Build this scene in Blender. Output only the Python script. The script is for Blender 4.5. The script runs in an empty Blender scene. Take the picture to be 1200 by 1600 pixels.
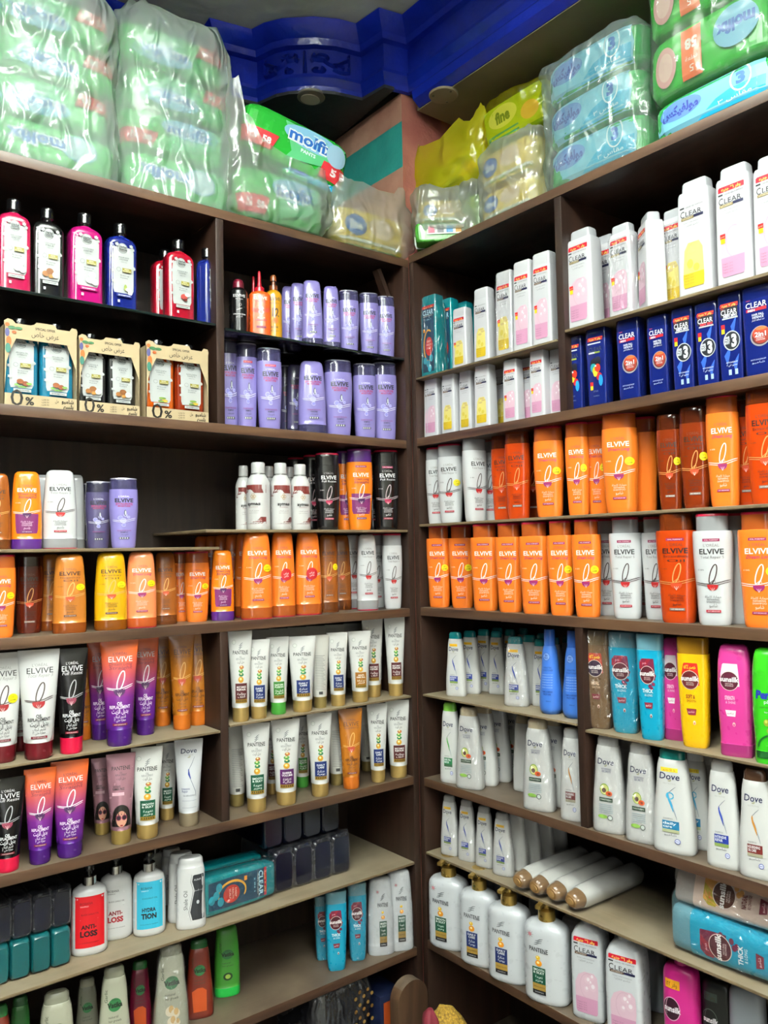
import bpy, bmesh, math, random
import numpy as np
from mathutils import Vector, Matrix, noise, geometry
random.seed(7)
SC = bpy.context.scene
COL = SC.collection
PI = math.pi

# ------------------------------------------------------------------ camera
# World axes: +X runs along the left shelving unit towards the corner, its front is the plane y=0;
# the right shelving unit runs along -Y with its front in the plane x=0.  Eye height 1.5 m.
FPX = 1267.0
YAW, PITCH, ROLL = math.radians(38.168), math.radians(2.8515), math.radians(-1.0873)
CAM = np.array([-1.295, -1.529, 1.5])
_f = np.array([math.sin(YAW)*math.cos(PITCH), math.cos(YAW)*math.cos(PITCH), math.sin(PITCH)])
_r = np.array([math.cos(YAW), -math.sin(YAW), 0.0])
_u = np.cross(_r, _f)
CR = _r*math.cos(ROLL) + _u*math.sin(ROLL)
CU = -_r*math.sin(ROLL) + _u*math.cos(ROLL)
CF = _f
cam_d = bpy.data.cameras.new('camera')
cam_d.sensor_width = 36
cam_d.lens = FPX/1600*36
cam_d.clip_start = 0.02
cam = bpy.data.objects.new('camera', cam_d)
COL.objects.link(cam)
cam.matrix_world = Matrix(((CR[0], CU[0], -CF[0], CAM[0]), (CR[1], CU[1], -CF[1], CAM[1]), (CR[2], CU[2], -CF[2], CAM[2]), (0, 0, 0, 1)))
SC.camera = cam

# ------------------------------------------------------------------ light and exposure
SC.view_settings.view_transform = 'Standard'
SC.view_settings.look = 'None'
SC.view_settings.gamma = 1
SC.view_settings.use_curve_mapping = False
SC.view_settings.exposure = 0.12
SC.cycles.max_bounces = 8
SC.cycles.transparent_max_bounces = 24
SC.cycles.diffuse_bounces = 3
SC.cycles.caustics_reflective = False
SC.cycles.caustics_refractive = False
w = bpy.data.worlds.new('world'); SC.world = w; w.use_nodes = True
w.node_tree.nodes['Background'].inputs[0].default_value = (0.80, 0.90, 1.0, 1)
w.node_tree.nodes['Background'].inputs[1].default_value = 0.06

def area(name, loc, rot, sx, sy, power, col=(1, 0.97, 0.93)):
    l = bpy.data.lights.new(name, 'AREA'); l.shape = 'RECTANGLE'; l.size = sx; l.size_y = sy
    l.energy = power; l.color = col
    o = bpy.data.objects.new(name, l); COL.objects.link(o); o.location = loc; o.rotation_euler = rot
    return o
TUBE = (0.95, 1, 0.98)
for x, y, rz, e in ((-1.05, -1.0, -45, 25), (-1.95, -1.5, 0, 20), (-1.0, -2.3, 90, 22), (-2.3, -3.0, 0, 14)):
    area('ceiling_tube_light', (x, y, 2.76), (0, 0, math.radians(rz)), 1.2, 0.10, e, TUBE)
    area('ceiling_fill_up', (x, y, 2.77), (math.radians(180), 0, math.radians(-rz)), 1.2, 0.10, e*4.5, TUBE)  # added upward fill, far stronger than the tubes, brightens ceiling and cornice
area('tall_streak_light', (-2.3, -3.6, 1.25), (math.radians(90), 0, 0), .55, 2.0, 9, (.93, .97, 1))  # added tall light behind the camera for vertical bottle streaks; no door built

# ------------------------------------------------------------------ picture <-> place
def ray(x, y):
    d = CF + CR*(x-600)/FPX - CU*(y-800)/FPX
    return d
def proj(P):
    v = np.array(P, float)-CAM; z = v@CF
    return 600+FPX*(v@CR)/z, 800-FPX*(v@CU)/z
def hit(axis, val, x, y):
    d = ray(x, y); t = (val-CAM[axis])/d[axis]
    return CAM+t*d

# ------------------------------------------------------------------ materials
def lin(h):
    h = h.lstrip('#'); v = [int(h[i:i+2], 16)/255 for i in (0, 2, 4)]
    return tuple(c/12.92 if c <= .04045 else ((c+.055)/1.055)**2.4 for c in v)+(1,)
MATS = {}
def mat(hexc, rough=0.35, metal=0.0, coat=0.0, alpha=1.0, spec=0.5, sss=0.0):
    key = (hexc, rough, metal, coat, alpha, spec, sss)
    if key in MATS: return MATS[key]
    m = bpy.data.materials.new('finish_'+hexc.strip('#')); m.use_nodes = True
    b = m.node_tree.nodes['Principled BSDF']; nt = m.node_tree
    c = lin(hexc)
    b.inputs['Base Color'].default_value = c
    b.inputs['Metallic'].default_value = metal
    b.inputs['Coat Weight'].default_value = coat
    b.inputs['Coat Roughness'].default_value = 0.12
    b.inputs['Specular IOR Level'].default_value = spec
    b.inputs['Alpha'].default_value = alpha
    # slight handling wear in the gloss
    n = nt.nodes.new('ShaderNodeTexNoise'); n.inputs['Scale'].default_value = 60; n.inputs['Detail'].default_value = 1
    t = nt.nodes.new('ShaderNodeTexCoord'); nt.links.new(t.outputs['Object'], n.inputs['Vector'])
    r = nt.nodes.new('ShaderNodeMapRange'); r.inputs['To Min'].default_value = rough*.85; r.inputs['To Max'].default_value = rough*1.2
    nt.links.new(n.outputs['Fac'], r.inputs['Value']); nt.links.new(r.outputs['Result'], b.inputs['Roughness'])
    MATS[key] = m
    return m
def clear_mat(hexc, through=0.5, rough=0.12):
    """tinted see-through plastic: part passes straight through, part scatters, with a glossy skin"""
    key = ('clear', hexc, through, rough)
    if key in MATS: return MATS[key]
    m = bpy.data.materials.new('clear_plastic_'+hexc.strip('#')); m.use_nodes = True
    nt = m.node_tree; b = nt.nodes['Principled BSDF']; out = nt.nodes['Material Output']
    b.inputs['Base Color'].default_value = lin(hexc); b.inputs['Roughness'].default_value = rough
    b.inputs['Coat Weight'].default_value = 0.5
    tr = nt.nodes.new('ShaderNodeBsdfTransparent')
    c = lin(hexc); tr.inputs[0].default_value = tuple(min(1, .25+.75*v**.5) for v in c[:3])+(1,)
    mx = nt.nodes.new('ShaderNodeMixShader'); mx.inputs[0].default_value = through
    nt.links.new(b.outputs[0], mx.inputs[1]); nt.links.new(tr.outputs[0], mx.inputs[2]); nt.links.new(mx.outputs[0], out.inputs[0])
    MATS[key] = m
    return m
def grad_mat(stops, rough=0.3):
    key = ('grad', tuple(stops), rough)
    if key in MATS: return MATS[key]
    m = bpy.data.materials.new('printed_fade'); m.use_nodes = True
    nt = m.node_tree; b = nt.nodes['Principled BSDF']; b.inputs['Roughness'].default_value = rough
    t = nt.nodes.new('ShaderNodeTexCoord'); s = nt.nodes.new('ShaderNodeSeparateXYZ'); cr = nt.nodes.new('ShaderNodeValToRGB')
    nt.links.new(t.outputs['Generated'], s.inputs[0]); nt.links.new(s.outputs['Z'], cr.inputs[0]); nt.links.new(cr.outputs[0], b.inputs['Base Color'])
    e = cr.color_ramp.elements
    while len(e) < len(stops): e.new(0.5)
    for i, (p, h) in enumerate(stops): e[i].position = p; e[i].color = lin(h)
    MATS[key] = m
    return m
def film_mat(name='clear_film', white=0.12, tint='#ffffff', bump=0.6, scale=25, gloss=0.1):
    key = ('film', name, white, tint, bump, scale)
    if key in MATS: return MATS[key]
    m = bpy.data.materials.new(name); m.use_nodes = True
    nt = m.node_tree; N = nt.nodes; Lk = nt.links.new; out = N['Material Output']; N.remove(N['Principled BSDF'])
    tr = N.new('ShaderNodeBsdfTransparent'); df = N.new('ShaderNodeBsdfDiffuse'); tl = N.new('ShaderNodeBsdfTranslucent'); gl = N.new('ShaderNodeBsdfGlossy')
    c = lin(tint); tr.inputs[0].default_value = tuple(.3+.7*v for v in c[:3])+(1,); df.inputs[0].default_value = c; tl.inputs[0].default_value = c
    gl.inputs['Roughness'].default_value = 0.13
    tc = N.new('ShaderNodeTexCoord'); mp = N.new('ShaderNodeMapping'); mp.inputs['Scale'].default_value = (1, 1, .45)
    Lk(tc.outputs['Object'], mp.inputs[0])
    nz = N.new('ShaderNodeTexNoise'); nz.noise_type = 'RIDGED_MULTIFRACTAL'; nz.inputs['Scale'].default_value = scale; nz.inputs['Detail'].default_value = 3
    nz.inputs['Distortion'].default_value = 0.8
    Lk(mp.outputs[0], nz.inputs['Vector'])
    bp = N.new('ShaderNodeBump'); bp.inputs['Strength'].default_value = bump; bp.inputs['Distance'].default_value = 0.02
    Lk(nz.outputs['Fac'], bp.inputs['Height'])
    for s in (df, gl, tl): Lk(bp.outputs[0], s.inputs['Normal'])
    # the film is milkier where it is creased and doubled
    rg = N.new('ShaderNodeMapRange'); rg.inputs['From Min'].default_value = .5; rg.inputs['From Max'].default_value = 1.6
    rg.inputs['To Min'].default_value = white*.7; rg.inputs['To Max'].default_value = min(.9, white*2.2)
    Lk(nz.outputs['Fac'], rg.inputs['Value'])
    a = N.new('ShaderNodeMixShader'); a.inputs[0].default_value = .35; Lk(df.outputs[0], a.inputs[1]); Lk(tl.outputs[0], a.inputs[2])
    b = N.new('ShaderNodeMixShader'); Lk(rg.outputs['Result'], b.inputs[0]); Lk(tr.outputs[0], b.inputs[1]); Lk(a.outputs[0], b.inputs[2])
    g = N.new('ShaderNodeMixShader'); g.inputs[0].default_value = gloss*.6; Lk(b.outputs[0], g.inputs[1]); Lk(gl.outputs[0], g.inputs[2])
    Lk(g.outputs[0], out.inputs[0])
    MATS[key] = m
    return m
def wood_mat(name, dark, light, dust='#6b6256', dustf=0.35, axis='X', rough=0.42):
    m = bpy.data.materials.new(name); m.use_nodes = True
    nt = m.node_tree; N = nt.nodes; Lk = nt.links.new; b = N['Principled BSDF']
    tc = N.new('ShaderNodeTexCoord'); mp = N.new('ShaderNodeMapping')
    mp.inputs['Scale'].default_value = {'X': (1.2, 14, 14), 'Y': (14, 1.2, 14), 'Z': (14, 14, 1.2)}[axis]
    Lk(tc.outputs['Object'], mp.inputs[0])
    n = N.new('ShaderNodeTexNoise'); n.inputs['Scale'].default_value = 2.2; n.inputs['Detail'].default_value = 6; n.inputs['Distortion'].default_value = 1.2
    Lk(mp.outputs[0], n.inputs['Vector'])
    cr = N.new('ShaderNodeValToRGB'); cr.color_ramp.elements[0].position = .3; cr.color_ramp.elements[0].color = lin(dark)
    cr.color_ramp.elements[1].position = .72; cr.color_ramp.elements[1].color = lin(light); Lk(n.outputs['Fac'], cr.inputs[0])
    # settled dust on faces that point up, in blotches
    ge = N.new('ShaderNodeNewGeometry'); s = N.new('ShaderNodeSeparateXYZ'); Lk(ge.outputs['Normal'], s.inputs[0])
    n2 = N.new('ShaderNodeTexNoise'); n2.inputs['Scale'].default_value = 9; n2.inputs['Detail'].default_value = 4; Lk(tc.outputs['Object'], n2.inputs['Vector'])
    r2 = N.new('ShaderNodeMapRange'); r2.inputs['From Min'].default_value = .3; r2.inputs['From Max'].default_value = .7; r2.inputs['To Min'].default_value = dustf*.5; r2.inputs['To Max'].default_value = dustf*1.3
    Lk(n2.outputs['Fac'], r2.inputs['Value'])
    up = N.new('ShaderNodeMath'); up.operation = 'GREATER_THAN'; up.inputs[1].default_value = .7; Lk(s.outputs['Z'], up.inputs[0])
    mu = N.new('ShaderNodeMath'); mu.operation = 'MULTIPLY'; Lk(up.outputs[0], mu.inputs[0]); Lk(r2.outputs[0], mu.inputs[1])
    mx = N.new('ShaderNodeMix'); mx.data_type = 'RGBA'; Lk(mu.outputs[0], mx.inputs[0]); Lk(cr.outputs[0], mx.inputs[6]); mx.inputs[7].default_value = lin(dust)
    Lk(mx.outputs[2], b.inputs['Base Color'])
    b.inputs['Roughness'].default_value = rough
    bp = N.new('ShaderNodeBump'); bp.inputs['Strength'].default_value = .15; bp.inputs['Distance'].default_value = .002; Lk(n.outputs['Fac'], bp.inputs['Height']); Lk(bp.outputs[0], b.inputs['Normal'])
    return m
def plaster_mat(name, c1, c2, rough=.7, scale=4, bump=.2):
    m = bpy.data.materials.new(name); m.use_nodes = True
    nt = m.node_tree; N = nt.nodes; Lk = nt.links.new; b = N['Principled BSDF']
    tc = N.new('ShaderNodeTexCoord'); n = N.new('ShaderNodeTexNoise'); n.inputs['Scale'].default_value = scale; n.inputs['Detail'].default_value = 6
    Lk(tc.outputs['Object'], n.inputs['Vector'])
    cr = N.new('ShaderNodeValToRGB'); cr.color_ramp.elements[0].position = .35; cr.color_ramp.elements[0].color = lin(c1)
    cr.color_ramp.elements[1].position = .7; cr.color_ramp.elements[1].color = lin(c2); Lk(n.outputs['Fac'], cr.inputs[0]); Lk(cr.outputs[0], b.inputs['Base Color'])
    b.inputs['Roughness'].default_value = rough
    n3 = N.new('ShaderNodeTexNoise'); n3.inputs['Scale'].default_value = 30; n3.inputs['Detail'].default_value = 4; Lk(tc.outputs['Object'], n3.inputs['Vector'])
    bp = N.new('ShaderNodeBump'); bp.inputs['Strength'].default_value = bump; bp.inputs['Distance'].default_value = .01; Lk(n3.outputs['Fac'], bp.inputs['Height']); Lk(bp.outputs[0], b.inputs['Normal'])
    return m

# ------------------------------------------------------------------ object helpers
def finish(bm, name, mats, smooth=40):
    me = bpy.data.meshes.new(name)
    bm.normal_update(); bm.to_mesh(me); bm.free()
    for m in mats: me.materials.append(m)
    if smooth:
        me.polygons.foreach_set('use_smooth', [True]*len(me.polygons))
        me.set_sharp_from_angle(angle=math.radians(smooth))
    return me
def link(name, me, parent=None, loc=None, rz=None):
    o = bpy.data.objects.new(name, me); COL.objects.link(o)
    if parent is not None: o.parent = parent
    if loc is not None: o.location = loc
    if rz is not None: o.rotation_euler = (0, 0, rz)
    return o
def tag(o, label=None, cat=None, group=None, kind=None):
    if label: o['label'] = label
    if cat: o['category'] = cat
    if group: o['group'] = group
    if kind: o['kind'] = kind
    return o
def empty(name, loc, label, cat, group=None, rz=0):
    o = bpy.data.objects.new(name, None); COL.objects.link(o); o.location = loc; o.rotation_euler = (0, 0, rz)
    o.empty_display_size = .05
    return tag(o, label, cat, group)
def box_bm(x0, x1, y0, y1, z0, z1, bev=0.0):
    bm = bmesh.new()
    bmesh.ops.create_cube(bm, size=1)
    for v in bm.verts:
        v.co = Vector(((x0+x1)/2+v.co.x*(x1-x0), (y0+y1)/2+v.co.y*(y1-y0), (z0+z1)/2+v.co.z*(z1-z0)))
    if bev: bmesh.ops.bevel(bm, geom=bm.edges[:], offset=bev, segments=2, affect='EDGES', profile=.6)
    return bm
def box(name, x0, x1, y0, y1, z0, z1, m, parent=None, bev=0.0):
    return link(name, finish(box_bm(x0, x1, y0, y1, z0, z1, bev), name, [m], 35), parent)

# ------------------------------------------------------------------ profiles: a thing turned over a superellipse
def pchip(xs, ys, x):
    xs = np.array(xs, float); ys = np.array(ys, float); h = np.diff(xs); d = np.diff(ys)/h
    m = np.zeros(len(xs)); m[0] = d[0]; m[-1] = d[-1]
    for i in range(1, len(xs)-1):
        if d[i-1]*d[i] > 0:
            w1 = 2*h[i]+h[i-1]; w2 = h[i]+2*h[i-1]; m[i] = (w1+w2)/(w1/d[i-1]+w2/d[i])
    x = np.clip(x, xs[0], xs[-1]); i = np.clip(np.searchsorted(xs, x, side='right')-1, 0, len(xs)-2)
    t = (x-xs[i])/h[i]
    return (2*t**3-3*t**2+1)*ys[i]+(t**3-2*t**2+t)*h[i]*m[i]+(-2*t**3+3*t**2)*ys[i+1]+(t**3-t**2)*h[i]*m[i+1]
class Prof:
    """rows of (z, half width, half depth, exponent)"""
    def __init__(s, rows): s.r = rows; s.z = [q[0] for q in rows]
    def at(s, z):
        return tuple(float(pchip(s.z, [q[k] for q in s.r], z)) for k in (1, 2, 3))
    def front(s, x, z, off=0.0):
        a, b, n = s.at(z); t = min(.999, abs(x)/a)
        return -b*(1-t**n)**(1/n)-off
    def mesh(s, z0=None, z1=None, seg=32, step=.012, grow=0.0, crinkle=0.0, close=True):
        z0 = s.z[0] if z0 is None else z0; z1 = s.z[-1] if z1 is None else z1
        zs = sorted(set([z0, z1]+[z for z in s.z if z0 < z < z1]+[z0+(z1-z0)*i/max(1, round((z1-z0)/step)) for i in range(1, max(1, round((z1-z0)/step)))]))
        bm = bmesh.new(); rings = []
        for z in zs:
            a, b, n = s.at(z); ring = []
            for i in range(seg):
                t = 2*PI*i/seg; c, sn = math.cos(t), math.sin(t)
                e = 2/n
                x = (a+grow)*math.copysign(abs(c)**e, c); y = (b+grow)*math.copysign(abs(sn)**e, sn)
                if crinkle:
                    k = noise.noise(Vector((x*70, y*70, z*35)))*crinkle+abs(noise.noise(Vector((x*160, y*160, z*90))))*crinkle*.6
                    x *= 1+k/max(a, .01); y *= 1+k/max(b, .01)
                ring.append(bm.verts.new((x, y, z)))
            rings.append(ring)
        for r0, r1 in zip(rings, rings[1:]):
            for i in range(seg): bm.faces.new((r0[i], r0[(i+1) % seg], r1[(i+1) % seg], r1[i]))
        if close:
            bm.faces.new(list(reversed(rings[0]))); bm.faces.new(rings[-1])
        return bm

# ------------------------------------------------------------------ lettering
# Arabic letters joined and laid right to left, since the text object does not shape them
_AR = {}
def _ar():
    base = [('\u0621', 1), ('\u0622', 2), ('\u0623', 2), ('\u0624', 2), ('\u0625', 2), ('\u0626', 4), ('\u0627', 2), ('\u0628', 4), ('\u0629', 2), ('\u062a', 4), ('\u062b', 4), ('\u062c', 4), ('\u062d', 4), ('\u062e', 4), ('\u062f', 2), ('\u0630', 2), ('\u0631', 2), ('\u0632', 2), ('\u0633', 4), ('\u0634', 4), ('\u0635', 4), ('\u0636', 4), ('\u0637', 4), ('\u0638', 4), ('\u0639', 4), ('\u063a', 4), ('\u0641', 4), ('\u0642', 4), ('\u0643', 4), ('\u0644', 4), ('\u0645', 4), ('\u0646', 4), ('\u0647', 4), ('\u0648', 2), ('\u0649', 2), ('\u064a', 4)]
    code = 0xFE80
    for ch, n in base: _AR[ch] = (code, n); code += n
_ar()
def arabic(s):
    out = []
    for i, ch in enumerate(s):
        if ch not in _AR: out.append(ch); continue
        code, n = _AR[ch]
        prev = i > 0 and s[i-1] in _AR and _AR[s[i-1]][1] == 4
        nxt = n == 4 and i+1 < len(s) and s[i+1] in _AR and s[i+1] != '\u0621'
        if n == 1: f = 0
        elif n == 2: f = 1 if prev else 0
        else: f = 3 if prev and nxt else 2 if nxt else 1 if prev else 0
        out.append(chr(code+f))
    return ''.join(reversed(out))
TX = {}
def text2d(s, bold=0.0):
    """vertices (height of a capital = 1, centred on x) and faces of a word"""
    key = (s, bold)
    if key in TX: return TX[key]
    if any(ch in _AR for ch in s): body = arabic(s)
    else: body = s
    c = bpy.data.curves.new('t', 'FONT'); c.body = body; c.resolution_u = 2; c.offset = bold
    o = bpy.data.objects.new('t', c); COL.objects.link(o)
    dg = bpy.context.evaluated_depsgraph_get(); me = bpy.data.meshes.new_from_object(o.evaluated_get(dg))
    V = [(v.co.x, v.co.y) for v in me.vertices]; F = [tuple(p.vertices) for p in me.polygons]
    bpy.data.objects.remove(o); bpy.data.curves.remove(c); bpy.data.meshes.remove(me)
    xs = [v[0] for v in V] or [0, 1]; x0, x1 = min(xs), max(xs)
    k = 1/.7
    V = [((x-(x0+x1)/2)*k, y*k) for x, y in V]
    TX[key] = (V, F, (x1-x0)*k)
    return TX[key]

class Art:
    """flat print wrapped on a thing's front: u = x/half width, v = z/height"""
    def __init__(s, prof, A, H, surf=None):
        s.p = prof; s.A = A; s.H = H; s.bm = bmesh.new(); s.mats = []; s.layer = 0
        s.surf = surf or (lambda x, z, off: prof.front(x, z, off))
        s.lim = .985
    def mi(s, m):
        if isinstance(m, str): m = mat(m, .4)
        if m not in s.mats: s.mats.append(m)
        return s.mats.index(m)
    def add(s, V, F, m):
        """V in metres"""
        s.layer += 1; off = .00025+.00006*s.layer; mi = s.mi(m)
        vs = [s.bm.verts.new((x, s.surf(x, z, off), z)) for x, z in V]
        for f in F:
            try:
                fc = s.bm.faces.new([vs[i] for i in f]); fc.material_index = mi
            except ValueError: pass
    def rows(s, R, m, nc=None):
        """R: rows of (v, u_left, u_right)"""
        A, H = s.A, s.H; R2 = []
        for (v0, l0, r0), (v1, l1, r1) in zip(R, R[1:]):
            k = max(1, int(abs(v1-v0)*H/.008))
            for i in range(k):
                t = i/k; R2.append((v0+(v1-v0)*t, l0+(l1-l0)*t, r0+(r1-r0)*t))
        R2.append(R[-1])
        wmax = max(abs(r-l) for _, l, r in R)*A
        nc = nc or max(1, min(12, int(wmax/.006)))
        V = []; F = []
        for v, l, r in R2:
            for j in range(nc+1): V.append(((l+(r-l)*j/nc)*A, v*H))
        for i in range(len(R2)-1):
            for j in range(nc):
                q = i*(nc+1)+j; F.append((q, q+1, q+nc+2, q+nc+1))
        if R2[0][0] > R2[-1][0]: F = [tuple(reversed(f)) for f in F]
        s.add(V, F, m)
    def rect(s, u0, u1, v0, v1, m): s.rows([(v0, u0, u1), (v1, u0, u1)], m)
    def ell(s, u, v, ru, rv, m, k=10):
        """ru in half widths; rv given in half widths too, so equal radii make a circle"""
        R = []
        for i in range(k+1):
            t = -PI/2+PI*i/k; R.append((v+math.sin(t)*rv*s.A/s.H, u-math.cos(t)*ru, u+math.cos(t)*ru))
        s.rows(R, m, nc=3 if ru*s.A < .012 else 6)
    def half(s, u, v, ru, m, k=7):
        R = []
        for i in range(k+1):
            t = -PI/2+PI/2*i/k*1.12; R.append((v+math.sin(t)*ru*s.A/s.H, u-math.cos(t)*ru, u+math.cos(t)*ru))
        s.rows(R, m, nc=4)
    def stroke(s, pts, wd, m):
        """pts in (u,v), wd metres"""
        P = [Vector((u*s.A, v*s.H)) for u, v in pts]; V = []; F = []
        for i, p in enumerate(P):
            a = P[max(0, i-1)]; b = P[min(len(P)-1, i+1)]; t = (b-a); t = t.normalized() if t.length > 0 else Vector((1, 0))
            n = Vector((-t.y, t.x)); w2 = wd/2*(.45 if i in (0, len(P)-1) else 1)
            V += [tuple(p+n*w2), tuple(p-n*w2)]
        for i in range(len(P)-1): F.append((2*i+1, 2*i+3, 2*i+2, 2*i))
        s.add(V, F, m)
    def text(s, t, u, v, h, m, w=None, bold=0.0, rot=0, slant=0.0, clip=True):
        """h = capital height (metres), w = full width in half widths; rot in degrees"""
        V, F, W = text2d(t, bold); sx = h
        if w is not None and W > 0: sx = w*s.A/W
        c, sn = math.cos(math.radians(rot)), math.sin(math.radians(rot)); out = []
        for x, y in V:
            px, py = x*sx+y*h*slant, y*h-h*.5
            out.append((u*s.A+px*c-py*sn, v*s.H+px*sn+py*c))
        if clip:
            L = s.A*s.lim
            bad = {i for i, (x, z) in enumerate(out) if abs(x) > L*1.0}
            F = [f for f in F if not any(i in bad for i in f)]
        s.add(out, F, m)
    def mesh(s):
        bmesh.ops.delete(s.bm, geom=[v for v in s.bm.verts if not v.link_faces], context='VERTS')
        return finish(s.bm, 'label', s.mats, 0)

def arc(u, v, ru, rv, t0, t1, k=16):
    return [(u+ru*math.cos(math.radians(t0+(t1-t0)*i/k)), v+rv*math.sin(math.radians(t0+(t1-t0)*i/k))) for i in range(k+1)]

# ------------------------------------------------------------------ printed fronts
def wave(a, dv, v, amp=.02, ph=0.0, k=14):
    return [(-a+2*a*i/k, v+dv*i/k+amp*math.sin(PI*(i/k)*1.5+ph)) for i in range(k+1)]
def art_elvive(P, A, H, txt, sub, subc, rib, drop, band, lines, top=None, sticker=None, kind='SHAMPOO', vo=.0, lo='L\u2019OR\u00c9AL', loc=None, script=False, panel=None):
    a = Art(P, A, H)
    if panel: a.rows([(.2, -.62, .62), (.24, -.68, .68), (.45, -.72, .72)], panel)
    if top: a.rect(-.42, .42, .80+vo, .825+vo, top); a.text('XXL FORMAT', 0, .8125+vo, .0022, '#f0e8e4', w=.7)
    a.text(lo, 0, .765+vo, .0052, loc or txt, w=.78)
    a.text('ELVIVE', 0, .71+vo, .0095, txt, w=1.2, bold=.02)
    for i, s in enumerate(sub):
        a.text(s, .02, .66+vo-.04*i, .0062 if script else .0048, subc, w=(1.15 if len(s) > 6 else .85), slant=.35 if script else 0, bold=.012 if script else 0)
    a.stroke([(u+(q-.44-vo)*1.5, q) for u, q in arc(-.06, .505+vo, .15, .088, -75, 255, 24)], .0019, rib)
    a.stroke([(.15, .43+vo), (.1, .46+vo), (-.1, .43+vo), (-.2, .415+vo)], .0012, rib)
    a.stroke(wave(.86, .02, .425+vo, .014, 2.6), .0013, rib)
    a.stroke(wave(.84, .025, .405+vo, .014, 2.4), .0011, rib)
    a.half(0, .405+vo, .27, drop)
    a.rows([(.345+vo, -.03, .03), (.375+vo, -.12, -.07), ], '#f2d9d4') if False else None
    for k in (-.1, 0, .1): a.stroke([(0, .352+vo), (k, .385+vo)], .0014, '#f0d5d0')
    a.text('0 100%', -.55, .545+vo, .0026, lines, w=.3)
    a.text(arabic_word(0), 0, .305+vo, .004, lines, w=.8)
    a.text({'SHAMPOO': 'REPAIRING', 'CONDITIONER': 'NOURISHING'}.get(kind, kind), 0, .28+vo, .0032, lines, w=.6)
    a.text(kind, 0, .258+vo, .0032, lines, w=.66)
    a.text('\u0634\u0627\u0645\u0628\u0648' if kind == 'SHAMPOO' else '\u0628\u0644\u0633\u0645', 0, .228+vo, .006, lines, w=.4)
    a.rect(-.36, .36, .165+vo, .188+vo, band); a.text('ANTI BREAKAGE', 0, .1765+vo, .002, '#f5e9e4', w=.6)
    if sticker == 'y': sticker_y(a, .6, .535+vo)
    if sticker == 'r':
        a.ell(.18, .45+vo, .42, .42, '#b3141c', 14); a.text('\u0639\u0631\u0636', .18, .468+vo, .006, '#f7ece8', w=.4); a.text('\u062e\u0627\u0635', .18, .437+vo, .006, '#f7ece8', w=.36)
    return a.mesh()
def sticker_y(a, u, v):
    a.ell(u, v, .25, .25, '#f2dc10', 12)
    a.text('\u066a\u0662\u0660', u, v+.012, .004, '#3a3408', w=.22); a.text('\u062e\u0635\u0645', u, v-.012, .003, '#3a3408', w=.3, bold=.03)
def arabic_word(i):
    return ['\u062d\u0645\u0627\u064a\u0629 \u0643\u0627\u0645\u0644\u0629', '\u0628\u062f\u064a\u0644', '\u0627\u0644\u0632\u064a\u062a', '\u0644\u0644\u0634\u0639\u0631'][i]

def art_hyal(P, A, H, kind='SHAMPOO', vo=0.0, top=False):
    a = Art(P, A, H); dk = '#15131f'
    if top: a.rect(-.42, .42, .80+vo, .825+vo, '#b5143c'); a.text('XXL FORMAT', 0, .8125+vo, .0022, '#f0e8e4', w=.7)
    a.text('L\u2019OR\u00c9AL', 0, .765+vo, .0045, '#e8e6f4', w=.75)
    a.text('ELVIVE', 0, .71+vo, .0105, dk, w=1.25, bold=.035)
    a.text('[HYALURON]', 0, .66+vo, .0052, '#9a1650', w=1.1, bold=.03); a.text('MOISTURE', 0, .628+vo, .004, '#9a1650', w=.85, bold=.03)
    for (u, v, r, c) in ((-.25, .46, .17, '#8f8cd8'), (.1, .5, .12, '#b9b8ee'), (-.05, .42, .2, '#a9a7ea'), (-.02, .36, .14, '#8783cc'), (.3, .47, .1, '#9c99de')):
        a.ell(u, v+vo, r, r, c, 8)
        a.stroke(arc(u, v+vo, r, r*A/H, 20, 340, 14), .0006, '#e9e8fb')
    a.ell(.08, .53+vo, .09, .28, '#3b3a52', 10); a.ell(.1, .53+vo, .045, .2, '#dfe6ea', 8)
    a.stroke(wave(.78, .02, .425+vo, .014, 2.6), .0012, '#f0f0fa'); a.stroke(wave(.76, .02, .405+vo, .014, 2.4), .001, '#f0f0fa')
    a.text('72H MOISTURE FILLING', 0, .28+vo, .003, '#7d2a66', w=.95, bold=.02); a.text(kind, 0, .255+vo, .0034, dk, w=.5, bold=.02)
    a.text('\u0634\u0627\u0645\u0628\u0648 \u0645\u0631\u0637\u0628', 0, .225+vo, .005, dk, w=.55)
    a.rect(-.34, .34, .16+vo, .185+vo, '#2a2a30')
    for k in range(4): a.rect(-.3+.16*k, -.22+.16*k, .163+vo, .182+vo, '#cfd3cf')
    return a.mesh()

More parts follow.
